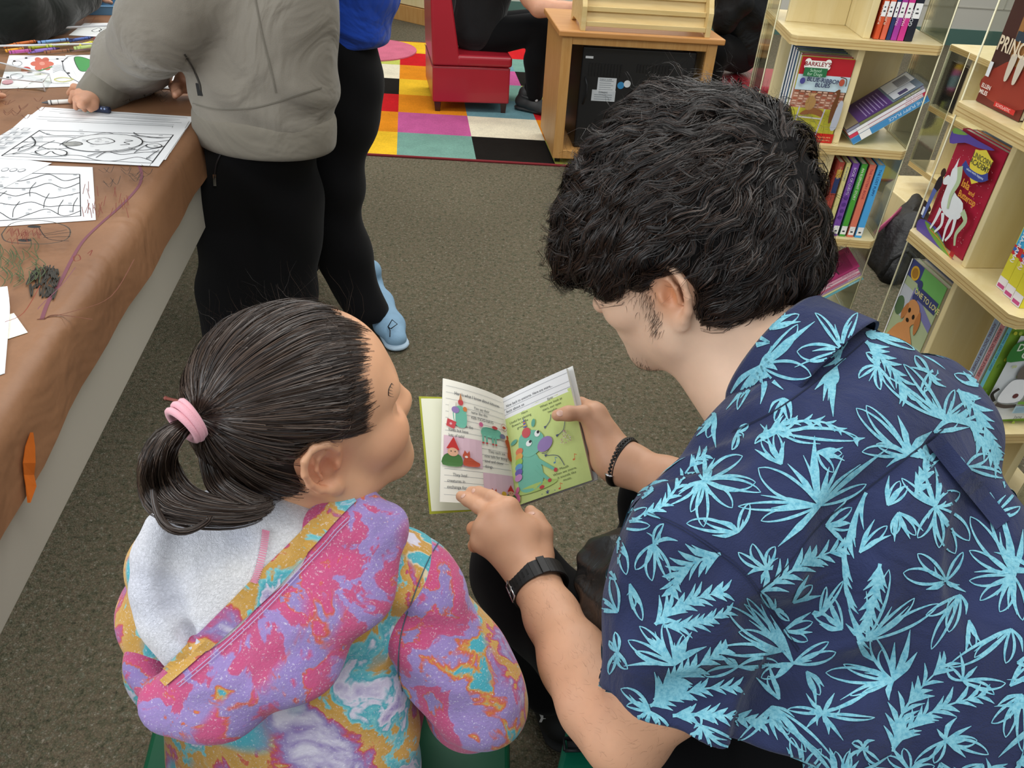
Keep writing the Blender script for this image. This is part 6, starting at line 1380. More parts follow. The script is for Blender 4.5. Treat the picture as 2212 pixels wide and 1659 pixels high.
s.ell(-.0 + .02, .06, .03, .05, K('#d66a94')); s.ell(.035, .13, .016, .03, K('#d66a94'), -.4)
r = random.Random(2)
for i in range(60): y = r.random() * .11; x = (r.random() - .5) * (.12 - y) * 1.0; s.ell(.53 + x, .38 + y, .005, .003, K(('#e9d9c9', '#c98a94', '#e8e4dc', '#b58a9a')[i % 4]), r.random() * 3, 6)
for (u, v, c) in ((.40, .25, '#5a8ab0'), (.56, .22, '#d9743a'), (.40, .02, '#d96a3a')): s.ell(u, v, .010, .008, K(c)); s.stroke([(u + .009, v), (u + .012, v + .045)], .004, K(c)); s.stroke([(u + .012, v + .045), (u + .03, v + .03)], .005, K(c))
s.ell(.36, .02, .004, .004, K('#4a5a8a')); s.text('*', .30, -.01, .07, K('#3f4a80'), align='C', bold=True); s.ell(.25, .022, .004, .004, K('#4a5a8a'))
mb.build('right_pages', bt_)
# left page block, lifted and bent
pl_t, pl_b = P(957, 817, 1.180), P(950, 1084, 1.172)
mb = MB(); fl2 = page_fn(pl_b, sp_b, sp_t, pl_t, .016, nb); page_surface(mb, fl2, M_page, nb, .004)
s = Sheet(mb, (0, 0, 0), (1, 0, 0), (0, 1, 0), fn=lambda u, v: fl2(u / A_, v), lift=.0002, step=.00006)
for i in range(18): s.rect(.03, .06 + i * .052, A_ - .03 if i not in (3, 4, 5, 9, 10, 11) else A_ * (.98 if i < 6 else .98), .0622 + i * .052, li)
s.rect(.02, .30, .36, .54, K('#e2c0cb')); s.rect(.36, .02, A_ - .01, .27, K('#e3c2cd'))
s.text("Here's what I know about kitsunes", .11, .885, .040, tx, squash=.85)
for (t_, u, v) in (('You say their', .30, .80), ('name like this', .27, .758), ('KEE-TSOO-NAYS', .27, .712), ('They look like', .11, .625), ('foxes but have', .06, .58), ('lots of tails!', .06, .535), ('They each use', .42, .45), ('nine tails for doing', .38, .405), ('kind and clever', .38, .36), ('things.', .38, .315), ('They heal', .10, .215), ('creatures in', .055, .165), ('exchange for gold.', .055, .115)): s.text(t_, u, v, .036, tx, squash=.84)
s.rect(.06, .63, .12, .82, M_page); s.blob([(.11, .66), (.10, .76), (.16, .80), (.22, .76), (.22, .64), (.16, .62)], tq); s.ell(.17, .83, .025, .025, K('#c94a4e')); s.poly([(.155, .85), (.185, .85), (.17, .91)], K('#c98a5a')); s.ell(.12, .76, .035, .028, K('#9a80b8')); s.ell(.21, .78, .02, .02, K('#d9844a')); s.poly([(.04, .62), (.05, .68), (.13, .66), (.11, .60)], K('#cf4a50')); s.ell(.08, .64, .012, .010, K('#e9b0b8'))
s.blob([(.36, .60), (.38, .66), (.48, .67), (.56, .66), (.56, .60), (.46, .58)], tq)
for x in (.375, .41, .47, .50): s.stroke([(x, .60), (x, .53)], .018, tq); s.rect(x - .009, .52, x + .009, .535, K('#c9484c'))
s.ell(.58, .62, .03, .022, K('#7a7a98')); s.ell(.36, .68, .02, .02, K('#d66a94')); s.ell(.50, .68, .03, .015, K('#c94a4e')); s.loop([(.57, .70), (.60, .74), (.64, .71), (.61, .67)], .004, K('#c98a94')); s.ell(.605, .705, .02, .013, K('#c9503a'))
s.blob([(.60, .58), (.64, .60), (.65, .48), (.645, .40), (.61, .44), (.62, .52)], K('#c2552e')); s.ell(.63, .62, .012, .02, K('#c2552e'))
# gnome pictures
for (u, v, k) in ((.10, .30, 1.0), (.60, .04, .62)):
    gnm = K('#4c7a3e'); s.blob([(u - .08 * k, v + .0), (u - .07 * k, v + .08 * k), (u, v + .10 * k), (u + .07 * k, v + .08 * k), (u + .07 * k, v)], gnm); s.ell(u, v + .11 * k, .045 * k, .035 * k, K('#e0ab8a')); s.poly([(u - .055 * k, v + .135 * k), (u + .055 * k, v + .13 * k), (u + .005, v + .235 * k)], K('#c6322e')); s.ell(u - .015 * k, v + .115 * k, .005 * k, .005 * k, K('#222222')); s.ell(u + .018 * k, v + .115 * k, .005 * k, .005 * k, K('#222222'))
fx = K('#c4553a')
for (u, v, k) in ((.24, .31, .9), (.46, .03, .8)):
    s.blob([(u - .05 * k, v), (u - .05 * k, v + .06 * k), (u, v + .08 * k), (u + .06 * k, v + .05 * k), (u + .1 * k, v + .03 * k), (u + .08 * k, v)], fx); s.ell(u - .03 * k, v + .09 * k, .035 * k, .026 * k, fx); s.poly([(u - .06 * k, v + .10 * k), (u - .045 * k, v + .14 * k), (u - .02 * k, v + .11 * k)], fx); s.poly([(u - .02 * k, v + .11 * k), (u - .0, v + .14 * k), (u + .005, v + .10 * k)], fx); s.ell(u - .03 * k, v + .08 * k, .015 * k, .010 * k, K('#f0e2d8'))
s.ell(.53, .10, .022, .022, K('#dcae3a')); s.stroke([(.36, .06), (.38, .08), (.42, .06)], .01, K('#b5a03a'))
mb.build('left_pages', bt_)

# black quilted jacket/bag on the lap
S = Soft(); lea = NT('soft_black_leather'); lea.p.inputs['Base Color'].default_value = lin('#131415'); lea.p.inputs['Roughness'].default_value = .38; ln = lea.noise(26, 4, .5, dist=1.0); lea.bump(ln.outputs['Fac'], .5, .012)
for (x, y, t_, r_) in ((1310, 1215, 1.06, .040), (1350, 1200, 1.05, .042), (1300, 1262, 1.05, .036), (1345, 1270, 1.03, .045), (1320, 1320, 1.03, .042), (1370, 1330, 1.0, .05), (1390, 1240, 1.02, .05)): S.ell(P(x, y, t_), [r_, r_ * .9, r_ * .8], k=.016)
S.fn(lambda X: (.004 * np.abs(np.sin(X[..., 0] * 50 + X[..., 1] * 60 + 1.5 * np.sin(X[..., 2] * 60))) - .002).astype(np.float32), (-1, -1, 0), (1, 2, 1))
V, F_ = S.mesh(.004); o, _ = mesh_np('leather_bag', V, F_, lea.m, None, smooth_it=1); tag(o, 'creased black leather bag lying on the lap beside the patterned sleeve', 'bag')

# green stools
gp = mat('green_plastic', '#0d5a3c', .42, .5, bump=.06, bscale=500, bdist=.0004)
def stoolbox(name, c4, z, label, cat, depth=.05, grp=None, m=gp):
    t_ = thing(name, sum(c4, Vector()) / 4 - Zu * (sum(c4, Vector()) / 4).z, label, cat, grp)
    mb = MB(); mb.hexa([q - Zu * depth for q in c4], c4, m); mb.build('seat', t_, .008, 3)
    cen = sum(c4, Vector()) / 4
    for q in c4:
        a = cen.lerp(q, .84); a.z = z - depth; f = cen.lerp(q, .93); f.z = 0; mb = MB(); mb.tube([f, a], .016, m, 4, smooth=False); mb.build('leg', t_)
    return t_
zs = .20
c4 = [atz(1097, 1347, zs), atz(1103, 1700, zs), atz(285, 1740, zs), atz(372, 1400, zs)]
st1 = stoolbox('step_stool', c4, zs, 'wide green plastic stool under the tie-dye hoodie', 'stool')
mb = MB(); q = c4[0] + Vector((.0, -.01, 0)); mb.tube([q + Vector((-.02, 0, -.01)), q + Vector((-.03, .01, .02)), q + Vector((-.01, .02, .03)), q + Vector((.01, .01, .0))], .002, M_black, 6); mb.build('cord_loop', st1)
zs2 = .235
c4 = [atz(1240, 1500, zs2), atz(1190, 1720, zs2) , atz(1190, 1720, zs2) + Vector((.42, -.26, 0)), atz(1240, 1500, zs2) + Vector((.42, -.26, 0))]
c4 = [q for q in c4]; teal = mat('teal_green_plastic', '#0e7a5c', .4, .5)
st2 = stoolbox('step_stool', c4, zs2, 'teal-green stool with black buckle under the palm-print shirt', 'stool', .04, None, teal)
mb = MB(); q = atz(1243, 1608, zs2 + .006); ux_ = (atz(1262, 1608, zs2) - atz(1222, 1608, zs2)).normalized(); uy_ = Vector((-ux_.y, ux_.x, 0))
cs = [q - ux_ * .016 - uy_ * .009, q + ux_ * .016 - uy_ * .009, q + ux_ * .016 + uy_ * .009, q - ux_ * .016 + uy_ * .009]; mb.tube(cs + [cs[0]], .0028, M_black, 8); mb.tube([q - ux_ * .012, q + ux_ * .07], [(.007, .002)] * 2, M_black, 6, flat=tuple(uy_)); mb.build('buckle', st2)

# nails on the fingers that show, and fine forearm hairs
lbv = BVHTree.FromPolygons(Vl.tolist(), Fl_.tolist()); rbv = BVHTree.FromPolygons(Vr.tolist(), Fr_.tolist()); nail_m = mat('nail', '#e3b7a4', .28, .5)
for (bv_, x, y, dx, dy, r_) in ((rbv, 1209, 893, -1, .05, .0062), (lbv, 1022, 1060, -1, -.3, .0045), (lbv, 1000, 1071, -1, -.45, .0048), (lbv, 1148, 1108, -.5, -.85, .0055)):
    h = bv_.ray_cast(C0, ray(x, y))
    if h[0] is None: continue
    n = h[1] if h[1].dot(ray(x, y)) < 0 else -h[1]; d = Rv * dx - Uv * dy; d = (d - n * d.dot(n)).normalized(); sd = n.cross(d)
    mb = MB(); mb.ellipsoid(h[0] - n * .0004, (r_, r_ * .8, .0011), nail_m, Matrix((d, sd, n)).transposed(), 14, 8); mb.build('nail', man_body)
# ---------------------------------------------------------------- hair: many fine ribbons growing over a hair-shaped base
def strand_mesh(name, G, N, kids, spread, tip, width, m, parent, seed=1, jitter=.35, stagger=0.0):
    """G (n,m,3) guide paths, N (n,m,3) outward normals -> one mesh of thin flat strands"""
    r = np.random.RandomState(seed); n, k, _ = G.shape
    T = np.gradient(G, axis=1); T /= np.linalg.norm(T, axis=2, keepdims=True) + 1e-9
    B = np.cross(T, N); B /= np.linalg.norm(B, axis=2, keepdims=True) + 1e-9; N2 = np.cross(B, T)
    G = np.repeat(G, kids, 0); B = np.repeat(B, kids, 0); N2 = np.repeat(N2, kids, 0); M_ = n * kids
    a = r.uniform(0, 2 * PI, M_); rad = np.sqrt(r.uniform(0, 1, M_)); s = np.linspace(0, 1, k)[None, :]
    env = spread * (1 - s) + tip * s + spread * .5 * np.sin(PI * s)
    ph = r.uniform(0, 6.28, (M_, 1)); fq = r.uniform(3, 7, (M_, 1)); wob = 1 + jitter * np.sin(fq * s + ph)
    Pp = G + B * (np.cos(a)[:, None] * rad[:, None] * env * wob)[..., None] + N2 * (np.sin(a)[:, None] * rad[:, None] * env * .6)[..., None]
    if stagger: Pp = Pp + np.repeat(T[:, :1], kids, 0) * (r.uniform(-.4, 1, M_)[:, None] * stagger * (1 - s) ** 6)[..., None]
    tilt = r.uniform(-.7, .7, M_)[:, None, None]; Wd = B * np.cos(tilt) + N2 * np.sin(tilt)
    wd = (width * r.uniform(.6, 1.3, M_))[:, None, None] * (1 - .8 * s ** 3)[..., None]
    L = Pp - Wd * wd / 2; R_ = Pp + Wd * wd / 2
    V = np.stack([L, R_], 2).reshape(-1, 3)
    base = (np.arange(M_) * k * 2)[:, None] + (np.arange(k - 1) * 2)[None, :]; base = base.reshape(-1)
    F = np.stack([base, base + 1, base + 3, base + 2], 1)
    me = bpy.data.meshes.new(name); me.vertices.add(len(V)); me.vertices.foreach_set('co', V.ravel()); me.loops.add(len(F) * 4); me.loops.foreach_set('vertex_index', F.ravel().astype(np.int32))
    me.polygons.add(len(F)); me.polygons.foreach_set('loop_start', np.arange(0, len(F) * 4, 4, dtype=np.int32)); me.polygons.foreach_set('use_smooth', [True] * len(F)); me.update(calc_edges=True); me.validate()
    at = me.color_attributes.new('tone', 'FLOAT_COLOR', 'POINT'); c = np.repeat(r.uniform(0, 1, M_), k * 2); d = np.stack([c, c, c, np.ones_like(c)], 1).astype(np.float32); at.data.foreach_set('color', d.ravel())
    me.materials.append(m); o = bpy.data.objects.new(name, me); COL.objects.link(o); attach(o, parent); return o
def hair_mat(name, dark, mid, light, rough=.36, spec=.55):
    t = NT(name); a = t.new('ShaderNodeVertexColor', layer_name='tone'); sep = t.new('ShaderNodeSeparateColor'); t.link(a.outputs[0], sep.inputs[0])
    r = t.ramp(sep.outputs[0], [(0.0, dark), (0.6, mid), (1.0, light)]); t.link(r.outputs[0], t.p.inputs['Base Color']); t.p.inputs['Roughness'].default_value = rough; t.p.inputs['Specular IOR Level'].default_value = spec; return t.m
M_hair = hair_mat('dark_curly_hair', '#0b0807', '#18110e', '#3a261a', .42, .42)
M_hair_base = mat('hair_base', '#0a0808', .8, .2)
S = Soft()
for (x, y, t_, r_) in ((1535, 440, .925, .108), (1560, 515, .905, .096), (1470, 375, .94, .094), (1380, 430, .93, .078), (1330, 480, .925, .058), (1275, 510, .925, .036), (1440, 268, .95, .030), (1650, 570, .90, .062), (1545, 325, .945, .058), (1600, 380, .93, .070), (1590, 610, .885, .050), (1250, 565, .93, .020), (1360, 540, .90, .040), (1330, 565, .90, .026), (1405, 545, .885, .024)):
    S.ell(P(x, y, t_), [r_] * 3, k=.03)
S.ell(mh(-.8, 2.6, 0), [10.4 * MK, 9.9 * MK, 8.7 * MK], (mF, mU, mS), k=.03); S.ell(mh(10.5, -5.5, 0), [5.5 * MK, 6.5 * MK, 10 * MK], (mF, mU, mS), k=.01, op='s'); S.ell(mh(4.6, -5.8, 6.5), [4.8 * MK, 5.2 * MK, 5 * MK], (mF, mU, mS), k=.01, op='s')
S.ell(mh(-.8, -3.2, 8.6), [.030, .034, .034], k=.01, op='s'); pass
S.fn(lambda X: (.004 * np.sin(X[..., 0] * 70 + 2 * np.sin(X[..., 2] * 50)) * np.sin(X[..., 1] * 60 + X[..., 2] * 66)).astype(np.float32), (-1, 0, 0), (1, 2, 2))
Vh2, Fh2 = S.mesh(.004); hair_base, _ = mesh_np('hair', Vh2, Fh2, M_hair_base, man, smooth_it=2)
hb = BVHTree.FromPolygons(Vh2.tolist(), Fh2.tolist())
crown = P(1640, 330, .87)
def grow(bvh, roots, flow, steps, step, lift0, lift1, curl=0.0, wl=.05, seed=0, gravity=0.0):
    r = random.Random(seed); G = []; Nn = []
    for (p, n) in roots:
        q = Vector(p); pts = []; ns = []; ph = r.random() * 6.28; amp = curl * r.uniform(.3, 1.4); w = wl * r.uniform(.7, 1.4); prev = None; L = steps * r.uniform(.65, 1.15) / steps; out = r.random() ** 2
        for i in range(steps):
            h = bvh.find_nearest(q); hp, hn = h[0], h[1]
            t = i / (steps - 1); lift = lift0 + (lift1 * (.3 + out)) * t * t
            d = flow(hp, r); d = (d - hn * d.dot(hn)); d = d.normalized() if d.length > 1e-5 else (prev or hn.orthogonal())
            if prev is not None: d = (prev * .55 + d * .45).normalized()
            prev = d; b = d.cross(hn); a = ph + 2 * PI * i * step / w
            pts.append(hp + hn * (lift + amp * .5 * math.cos(a)) + b * amp * math.sin(a) * min(1, t * 3)); ns.append(hn)
            q = hp + d * step * L
        G.append(pts); Nn.append(ns)
    return np.array([[tuple(v) for v in g] for g in G]), np.array([[tuple(v) for v in g] for g in Nn])
def surf_roots(V, F, n, seed, keep=lambda p, n: True):
    r = np.random.RandomState(seed); tri = V[F]; e1 = tri[:, 1] - tri[:, 0]; e2 = tri[:, 2] - tri[:, 0]; nn_ = np.cross(e1, e2); ar = np.linalg.norm(nn_, axis=1); nrm = nn_ / (ar[:, None] + 1e-12); pr_ = ar / ar.sum(); out = []
    while len(out) < n:
        for i in r.choice(len(F), n, p=pr_):
            u, v = r.rand(2); p = Vector(tri[i][0] + u * e1[i] + v * (tri[i][3] - tri[i][0])); q = Vector(nrm[i])
            if keep(p, q): out.append((p, q))
            if len(out) >= n: break
    return out
def px_of(p):
    v = p - C0; z = v.dot(Fv); return W / 2 + FPX * v.dot(Rv) / z, H / 2 - FPX * v.dot(Uv) / z
down = Vector((0, 0, -1))
def man_flow(p, r):
    d = (p - crown); d = d.normalized() * .55 + down * .75 + mF * .28
    nz = noise.noise_vector(p * 12) * 1.35 + noise.noise_vector(p * 40) * .4; return d + nz
roots = surf_roots(Vh2, Fh2, 1700, 3)
G, Nn = grow(hb, roots, man_flow, 13, .0085, .0012, .009, curl=.0075, wl=.07, seed=5)
ear0 = np.array(mh(-.9, -2.9, 7.6))
def off_ear(G, Nn, r_=.025): k = np.linalg.norm(G - ear0, axis=2).min(1) > r_; return G[k], Nn[k]
G, Nn = off_ear(G, Nn)
strand_mesh('hair_locks', G, Nn, 16, .0060, .0008, .0008, M_hair, hair_base, 4)
# loose curls: front fringe, nape and top
def man_loose(p, r): return (p - crown).normalized() * .4 + down * .7 + mF * .5 + noise.noise_vector(p * 25) * 1.0
rt = surf_roots(Vh2, Fh2, 260, 8, lambda p, n: (px_of(p)[0] < 1380 or px_of(p)[1] < 330 or px_of(p)[1] > 600))
G, Nn = grow(hb, rt, man_loose, 14, .0085, .002, .022, curl=.011, wl=.045, seed=9); G, Nn = off_ear(G, Nn)
strand_mesh('loose_curls', G, Nn, 7, .0035, .0025, .0006, M_hair, hair_base, 7)
rt = surf_roots(Vh2, Fh2, 420, 12, lambda p, n: n.z > -.2)
G, Nn = grow(hb, rt, lambda p, r: Vector((r.uniform(-1, 1), r.uniform(-1, 1), r.uniform(-.6, .8))), 12, .007, .002, .030, curl=.009, wl=.05, seed=19)
strand_mesh('flyaway_hairs', G, Nn, 2, .004, .006, .00035, M_hair, hair_base, 9)
# sideburn wisps and beard shadow hairs
bb_ = BVHTree.FromPolygons(Vh.tolist(), Fh_.tolist())
rt = []; r = random.Random(4)
for k in range(230):
    f, u = r.gauss(2.7, .7), r.uniform(-6.2, .4); h = bb_.find_nearest(mh(f, u, 7.5)); rt.append((h[0], h[1]))
for k in range(110):
    f, u = r.gauss(7.6, 1.3), r.gauss(-10.6, .7); h = bb_.find_nearest(mh(f, u, 2.0)); rt.append((h[0], h[1]))
G, Nn = grow(bb_, rt, lambda p, r: down * 1.0 + mF * .1 + Vector((r.uniform(-1, 1), r.uniform(-1, 1), r.uniform(-1, 1))) * .55, 5, .0028, .0003, .0022, seed=3)
strand_mesh('sideburn', G, Nn, 1, .0, .0, .00028, M_hair, hair_base, 11)

adir = (P(1350, 1580, .925) - wr).normalized()
rt = surf_roots(Vl, Fl_, 1800, 17, lambda p, n: (p - wr).dot(adir) > .045)
G, Nn = grow(lbv, rt, lambda p, r: -adir * .6 + Vector((r.uniform(-1, 1), r.uniform(-1, 1), r.uniform(-1, 1))) * .6 + down * .3, 5, .0026, .0001, .0012, seed=23)
strand_mesh('arm_hair', G, Nn, 1, 0, 0, .00010, hair_mat('arm_hair_brown', '#4a3226', '#6a4a38', '#7d5a44', .6, .2), man_body, 31)
# ---------------------------------------------------------------- the girl
girl = thing('person', (-.23, .50, 0), 'person with dark ponytail and tie-dye hoodie, seated on a green stool beside the storybook', 'person')
cw = lambda a, b, c: (Rv * a + Uv * b - Fv * c)
gF = cw(.90, .34, -.27).normalized(); gU = cw(-.10, .78, .61); gU = (gU - gF * gU.dot(gF)).normalized(); gS = gF.cross(gU).normalized()
GK = .0101; gC = P(640, 852, .80) - gU * (2 * GK)
def gh(f, u, s): return gC + (gF * f + gU * u + gS * s) * GK
S = Soft(); head_prims(S, gh, GK, True, 1, .98)
gN = P(662, 1108, .862)
S.chain([gh(-1.5, -4, 0), gh(-2.0, -7, 0), gN], [.050, .040, .038], k=.03)
S.ell(gh(5.6, -3.6, 3.9), [.026, .024, .024], k=.02)
Vg, Fg = S.mesh(.0024 * QH)
# hands folded out of view in the lap
S = Soft(); eg = P(1036, 1512, .965)
hg = P(900, 1440, 1.14); S.chain([P(960, 1470, 1.06), hg, P(870, 1425, 1.16)], [.024, .020, .016], k=.012)
for i in range(4): S.chain([P(885 + 8 * i, 1420 + 14 * i, 1.15), P(860 + 8 * i, 1412 + 14 * i, 1.175), P(848 + 9 * i, 1424 + 14 * i, 1.19)], [.0075, .0068, .0058], k=.003)
S.chain([P(925, 1420, 1.14), P(905, 1398, 1.155), P(890, 1390, 1.165)], [.009, .008, .0065], k=.004)
V2, F2 = S.mesh(.003)
V, Fc = Vg, Fg
def girl_tone(V):
    t = np.zeros((len(V), 3), np.float32); d = np.linalg.norm(V - np.array(gh(.2, -1.4, 7.4)), axis=1); t[:, 0] += np.clip(1.1 - d / .032, 0, 1) * .6
    d = np.linalg.norm(V - np.array(gh(6.6, -3.8, 4.2)), axis=1); t[:, 0] += np.clip(1 - d / .04, 0, 1) * .4; t[:, 0] += .12
    X = (V - np.array(gC)); f = X @ np.array(gF) / GK; u = X @ np.array(gU) / GK
    t[:, 1] = np.clip((4.9 + .34 * u - f) / 2.6, 0, 1) * np.clip((u - .8) / 2.5, 0, 1) * .6
    return np.clip(t, 0, 1)
skin_girl = skin_mat('skin_child', '#dcab86', '#cf7a58')
mesh_np('body', V, Fc, skin_girl, girl, smooth_it=1, vcol=girl_tone)
mesh_np('hand', V2, F2, skin_girl, girl, smooth_it=1, vcol=lambda v: np.full((len(v), 3), 0, np.float32))
mb = MB(); lash = mat('lash', '#15100e', .5)
gbv0 = BVHTree.FromPolygons(Vg.tolist(), Fg.tolist())
lid = []
for i in range(9):
    a = i / 8; h = gbv0.ray_cast(C0, ray(846 - 7 * a - 3 * math.sin(a * 3.1), 828 + 26 * a))
    if h[0] is None: continue
    q = h[0]; lid.append(q + h[1] * .0002)
    if i % 2 == 0: e = h[1] * .002 - gU * .002 + gF * .002 * (a - .3); mb.tube([q, q + e, q + e * 1.8 + gU * .001], [.0003, .0002, .0001], lash, 4)
if len(lid) > 2: mb.tube(lid, .00045, lash, 5)
mb.build('eyelashes', girl)
# scalp hair
S = Soft(); S.ell(gh(-1, 2, 0), [9.35 * GK, 9.25 * GK, 8.15 * GK], (gF, gU, gS), k=.01); S.ell(gh(3.2, 2.6, 0), [5.6 * GK, 6.6 * GK, 6.9 * GK], (gF, gU, gS), k=.03); S.ell(gh(-3.2, -3.2, 0), [.060, .056, .062], k=.03)
S.plane(gh(3.5, .4, 0), gF * .93 - gU * .36, k=.012); S.plane(gh(-2.6, -6.4, 0), -gU - gF * .1, k=.02)
S.ell(gh(.3, -1.4, 8.2), [.028, .034, .036], (gF, gU, gS), k=.008, op='s'); S.plane(gh(.2, -2.6, 0), gF * .75 - gU * .65, k=.01)
Vg2, Fg2 = S.mesh(.0035); M_gbase = mat('girl_hair_base', '#1a1310', .7, .3); M_gh = hair_mat('smooth_dark_hair', '#1b1411', '#372a23', '#5c4a3e', .34, .5)
ghair, _ = mesh_np('hair', Vg2, Fg2, M_gbase, girl, smooth_it=3)
gb = BVHTree.FromPolygons(Vg2.tolist(), Fg2.tolist()); 
hit0 = gb.ray_cast(C0, ray(436, 897)); TT = hit0[3] if hit0[0] is not None else .79
tie = P(428, 900, TT - .002)
def comb(bvh, roots, target, n, lift, seed, wob=.12):
    r = random.Random(seed); G = []; Nn = []
    for p, nrm in roots:
        pts = []; ns = []; q = p.copy(); L = (target - p).length; st = L * 1.12 / (n - 1); ph = r.random() * 6; l0 = r.uniform(.2, 1.0) * lift
        for i in range(n):
            h = bvh.find_nearest(q); t = i / (n - 1); rem = (target - h[0]).length
            pos = h[0] + h[1] * (l0 * min(1, t * 4 + .15)); e = max(0, 1 - rem / .035); pos = pos.lerp(target, e * .9); pts.append(pos); ns.append(h[1])
            d = (target - h[0]); d = d - h[1] * d.dot(h[1]); d = d.normalized() if d.length > 1e-5 else Vector((0, 0, 0)); d = d + noise.noise_vector(h[0] * 14) * wob * min(1, rem / .08)
            q = h[0] + d * min(st, rem)
        G.append([tuple(v) for v in pts]); Nn.append([tuple(v) for v in ns])
    return np.array(G), np.array(Nn)
rt = surf_roots(Vg2, Fg2, 1500, 31)
G, Nn = comb(gb, rt, tie, 16, .0022, 4); ear1 = np.array(gh(.3, -1.2, 8.0))
def off_ear2(G, Nn, r_=.031): k = np.linalg.norm(G - ear1, axis=2).min(1) > r_; return G[k], Nn[k]
G, Nn = off_ear2(G, Nn); strand_mesh('combed_hair', G, Nn, 13, .0048, .0010, .0006, M_gh, ghair, 3, .15, .022)
# fine baby hairs at the hairline and above the head
gsk = BVHTree.FromPolygons(Vg.tolist(), Fg.tolist()); r = random.Random(6); rt = []
for k in range(4200):
    u = r.uniform(-1.6, 9.5); f = 3.4 + .36 * u + r.gauss(-.1, 1.0); h = gsk.find_nearest(gh(f, u, 7.8 * r.uniform(.8, 1) if u < 5.5 else r.uniform(0, 7.8))); rt.append((h[0], h[1]))
G, Nn = comb(gsk, rt, tie, 12, .0042, 8, .2); G = G[:, :7]; Nn = Nn[:, :7]; G, Nn = off_ear2(G, Nn)
strand_mesh('baby_hairs', G, Nn, 2, .0010, .0008, .00028, M_gh, ghair, 5)
rt = surf_roots(Vg2, Fg2, 150, 44, lambda p, n: px_of(p)[1] < 760)
G, Nn = grow(gb, rt, lambda p, r: Vector((r.uniform(-1, 1), r.uniform(-1, 1), 1.2)) - gF * .3, 9, .006, .001, .034, curl=.002, seed=9); strand_mesh('flyaway_hairs', G, Nn, 1, 0, 0, .00022, M_gh, ghair, 15)
# ponytail
def pxpath(L): return [P(*q) for q in L]
c1 = [(424, 902, TT - .004), (394, 918, TT - .008), (350, 945, TT - .012), (322, 995, TT - .016), (326, 1055, .772), (355, 1098, .768), (420, 1115, .765), (500, 1118, .765), (560, 1108, .765), (588, 1092, .765)]
c2 = [(424, 902, TT - .004), (400, 921, TT - .007), (374, 955, TT - .010), (366, 1005, .780), (385, 1050, .775), (420, 1078, .772), (470, 1092, .77), (520, 1098, .77), (560, 1095, .768), (580, 1085, .765)]
c3 = [(428, 905, TT + .006), (438, 940, TT + .004), (448, 975, .79), (460, 1012, .785), (475, 1045, .775), (500, 1065, .77), (525, 1078, .77), (548, 1085, .768), (570, 1086, .768), (585, 1080, .765)]
def family(a, b, n, seed, sc=.012):
    r = random.Random(seed); G = []; Nn = []
    A, B = pxpath(a), pxpath(b)
    for k in range(n):
        w = r.random(); off = Vector((r.gauss(0, 1), r.gauss(0, 1), r.gauss(0, 1))) * sc; cut = r.uniform(.8, 1.0)
        pts = [A[i].lerp(B[i], w) + off * math.sin(PI * min(1, (i + .2) / 9) * .8) * .9 for i in range(len(A))]
        pts = [Vector(q) for q in smooth_path([tuple(q) for q in pts], 3)]; m = int(len(pts) * cut); pts = pts[:m] + [pts[m - 1].lerp(pts[m - 1], 1)] * 0
        res = []
        for i in range(20): x = (m - 1) * i / 19; j = min(int(x), m - 2); res.append(pts[j].lerp(pts[j + 1], x - j))
        G.append([tuple(v) for v in res]); Nn.append([tuple((C0 - v).normalized() * .8 + Vector((-.4, 0, .4))) for v in res])
    return np.array(G), np.array(Nn)
G, Nn = family(c1, c2, 260, 1, .0045); strand_mesh('ponytail', G, Nn, 22, .0032, .0016, .0006, M_gh, ghair, 21, .1)
G, Nn = family(c3, [(x + 6, y + 4, t + .01) for x, y, t in c3], 110, 2, .004); strand_mesh('ponytail_underside', G, Nn, 20, .0035, .002, .0006, M_gh, ghair, 22, .1)
lp = [(330, 1030, .765), (332, 1075, .762), (345, 1118, .76), (368, 1142, .758), (400, 1148, .757), (430, 1138, .757), (448, 1125, .757), (452, 1118, .757), (455, 1112, .76), (458, 1105, .762)]
G, Nn = family(lp, lp, 8, 3, .0012); strand_mesh('loose_lock', G, Nn, 22, .0022, .0016, .0005, M_gh, ghair, 23, .1)
# scrunchie
gt = (P(380, 930, .797) - P(436, 888, .801)).normalized(); sc0 = P(406, 911, TT - .006); a1 = gt.orthogonal().normalized(); a2 = gt.cross(a1).normalized()
tieo = thing('hair_tie', sc0, 'pale pink elastic hair tie wrapped around the dark ponytail', 'hair tie'); pinkc = mat('pink_elastic', '#e0a5b0', .85, .2, bump=.6, bscale=900, bdist=.0006, sheen=.3)
for k in range(3):
    mb = MB(); n = 30; c = sc0 + gt * (k - 1) * .0052; rr = .0172 + .0012 * (k == 1)
    mb.tube([c + a1 * (rr * math.cos(2 * PI * i / n)) + a2 * (rr * math.sin(2 * PI * i / n)) + gt * .002 * math.sin(2 * PI * i / n + k) for i in range(n + 1)], .0034, pinkc, 8, cap=False); mb.build('elastic_loop', tieo)

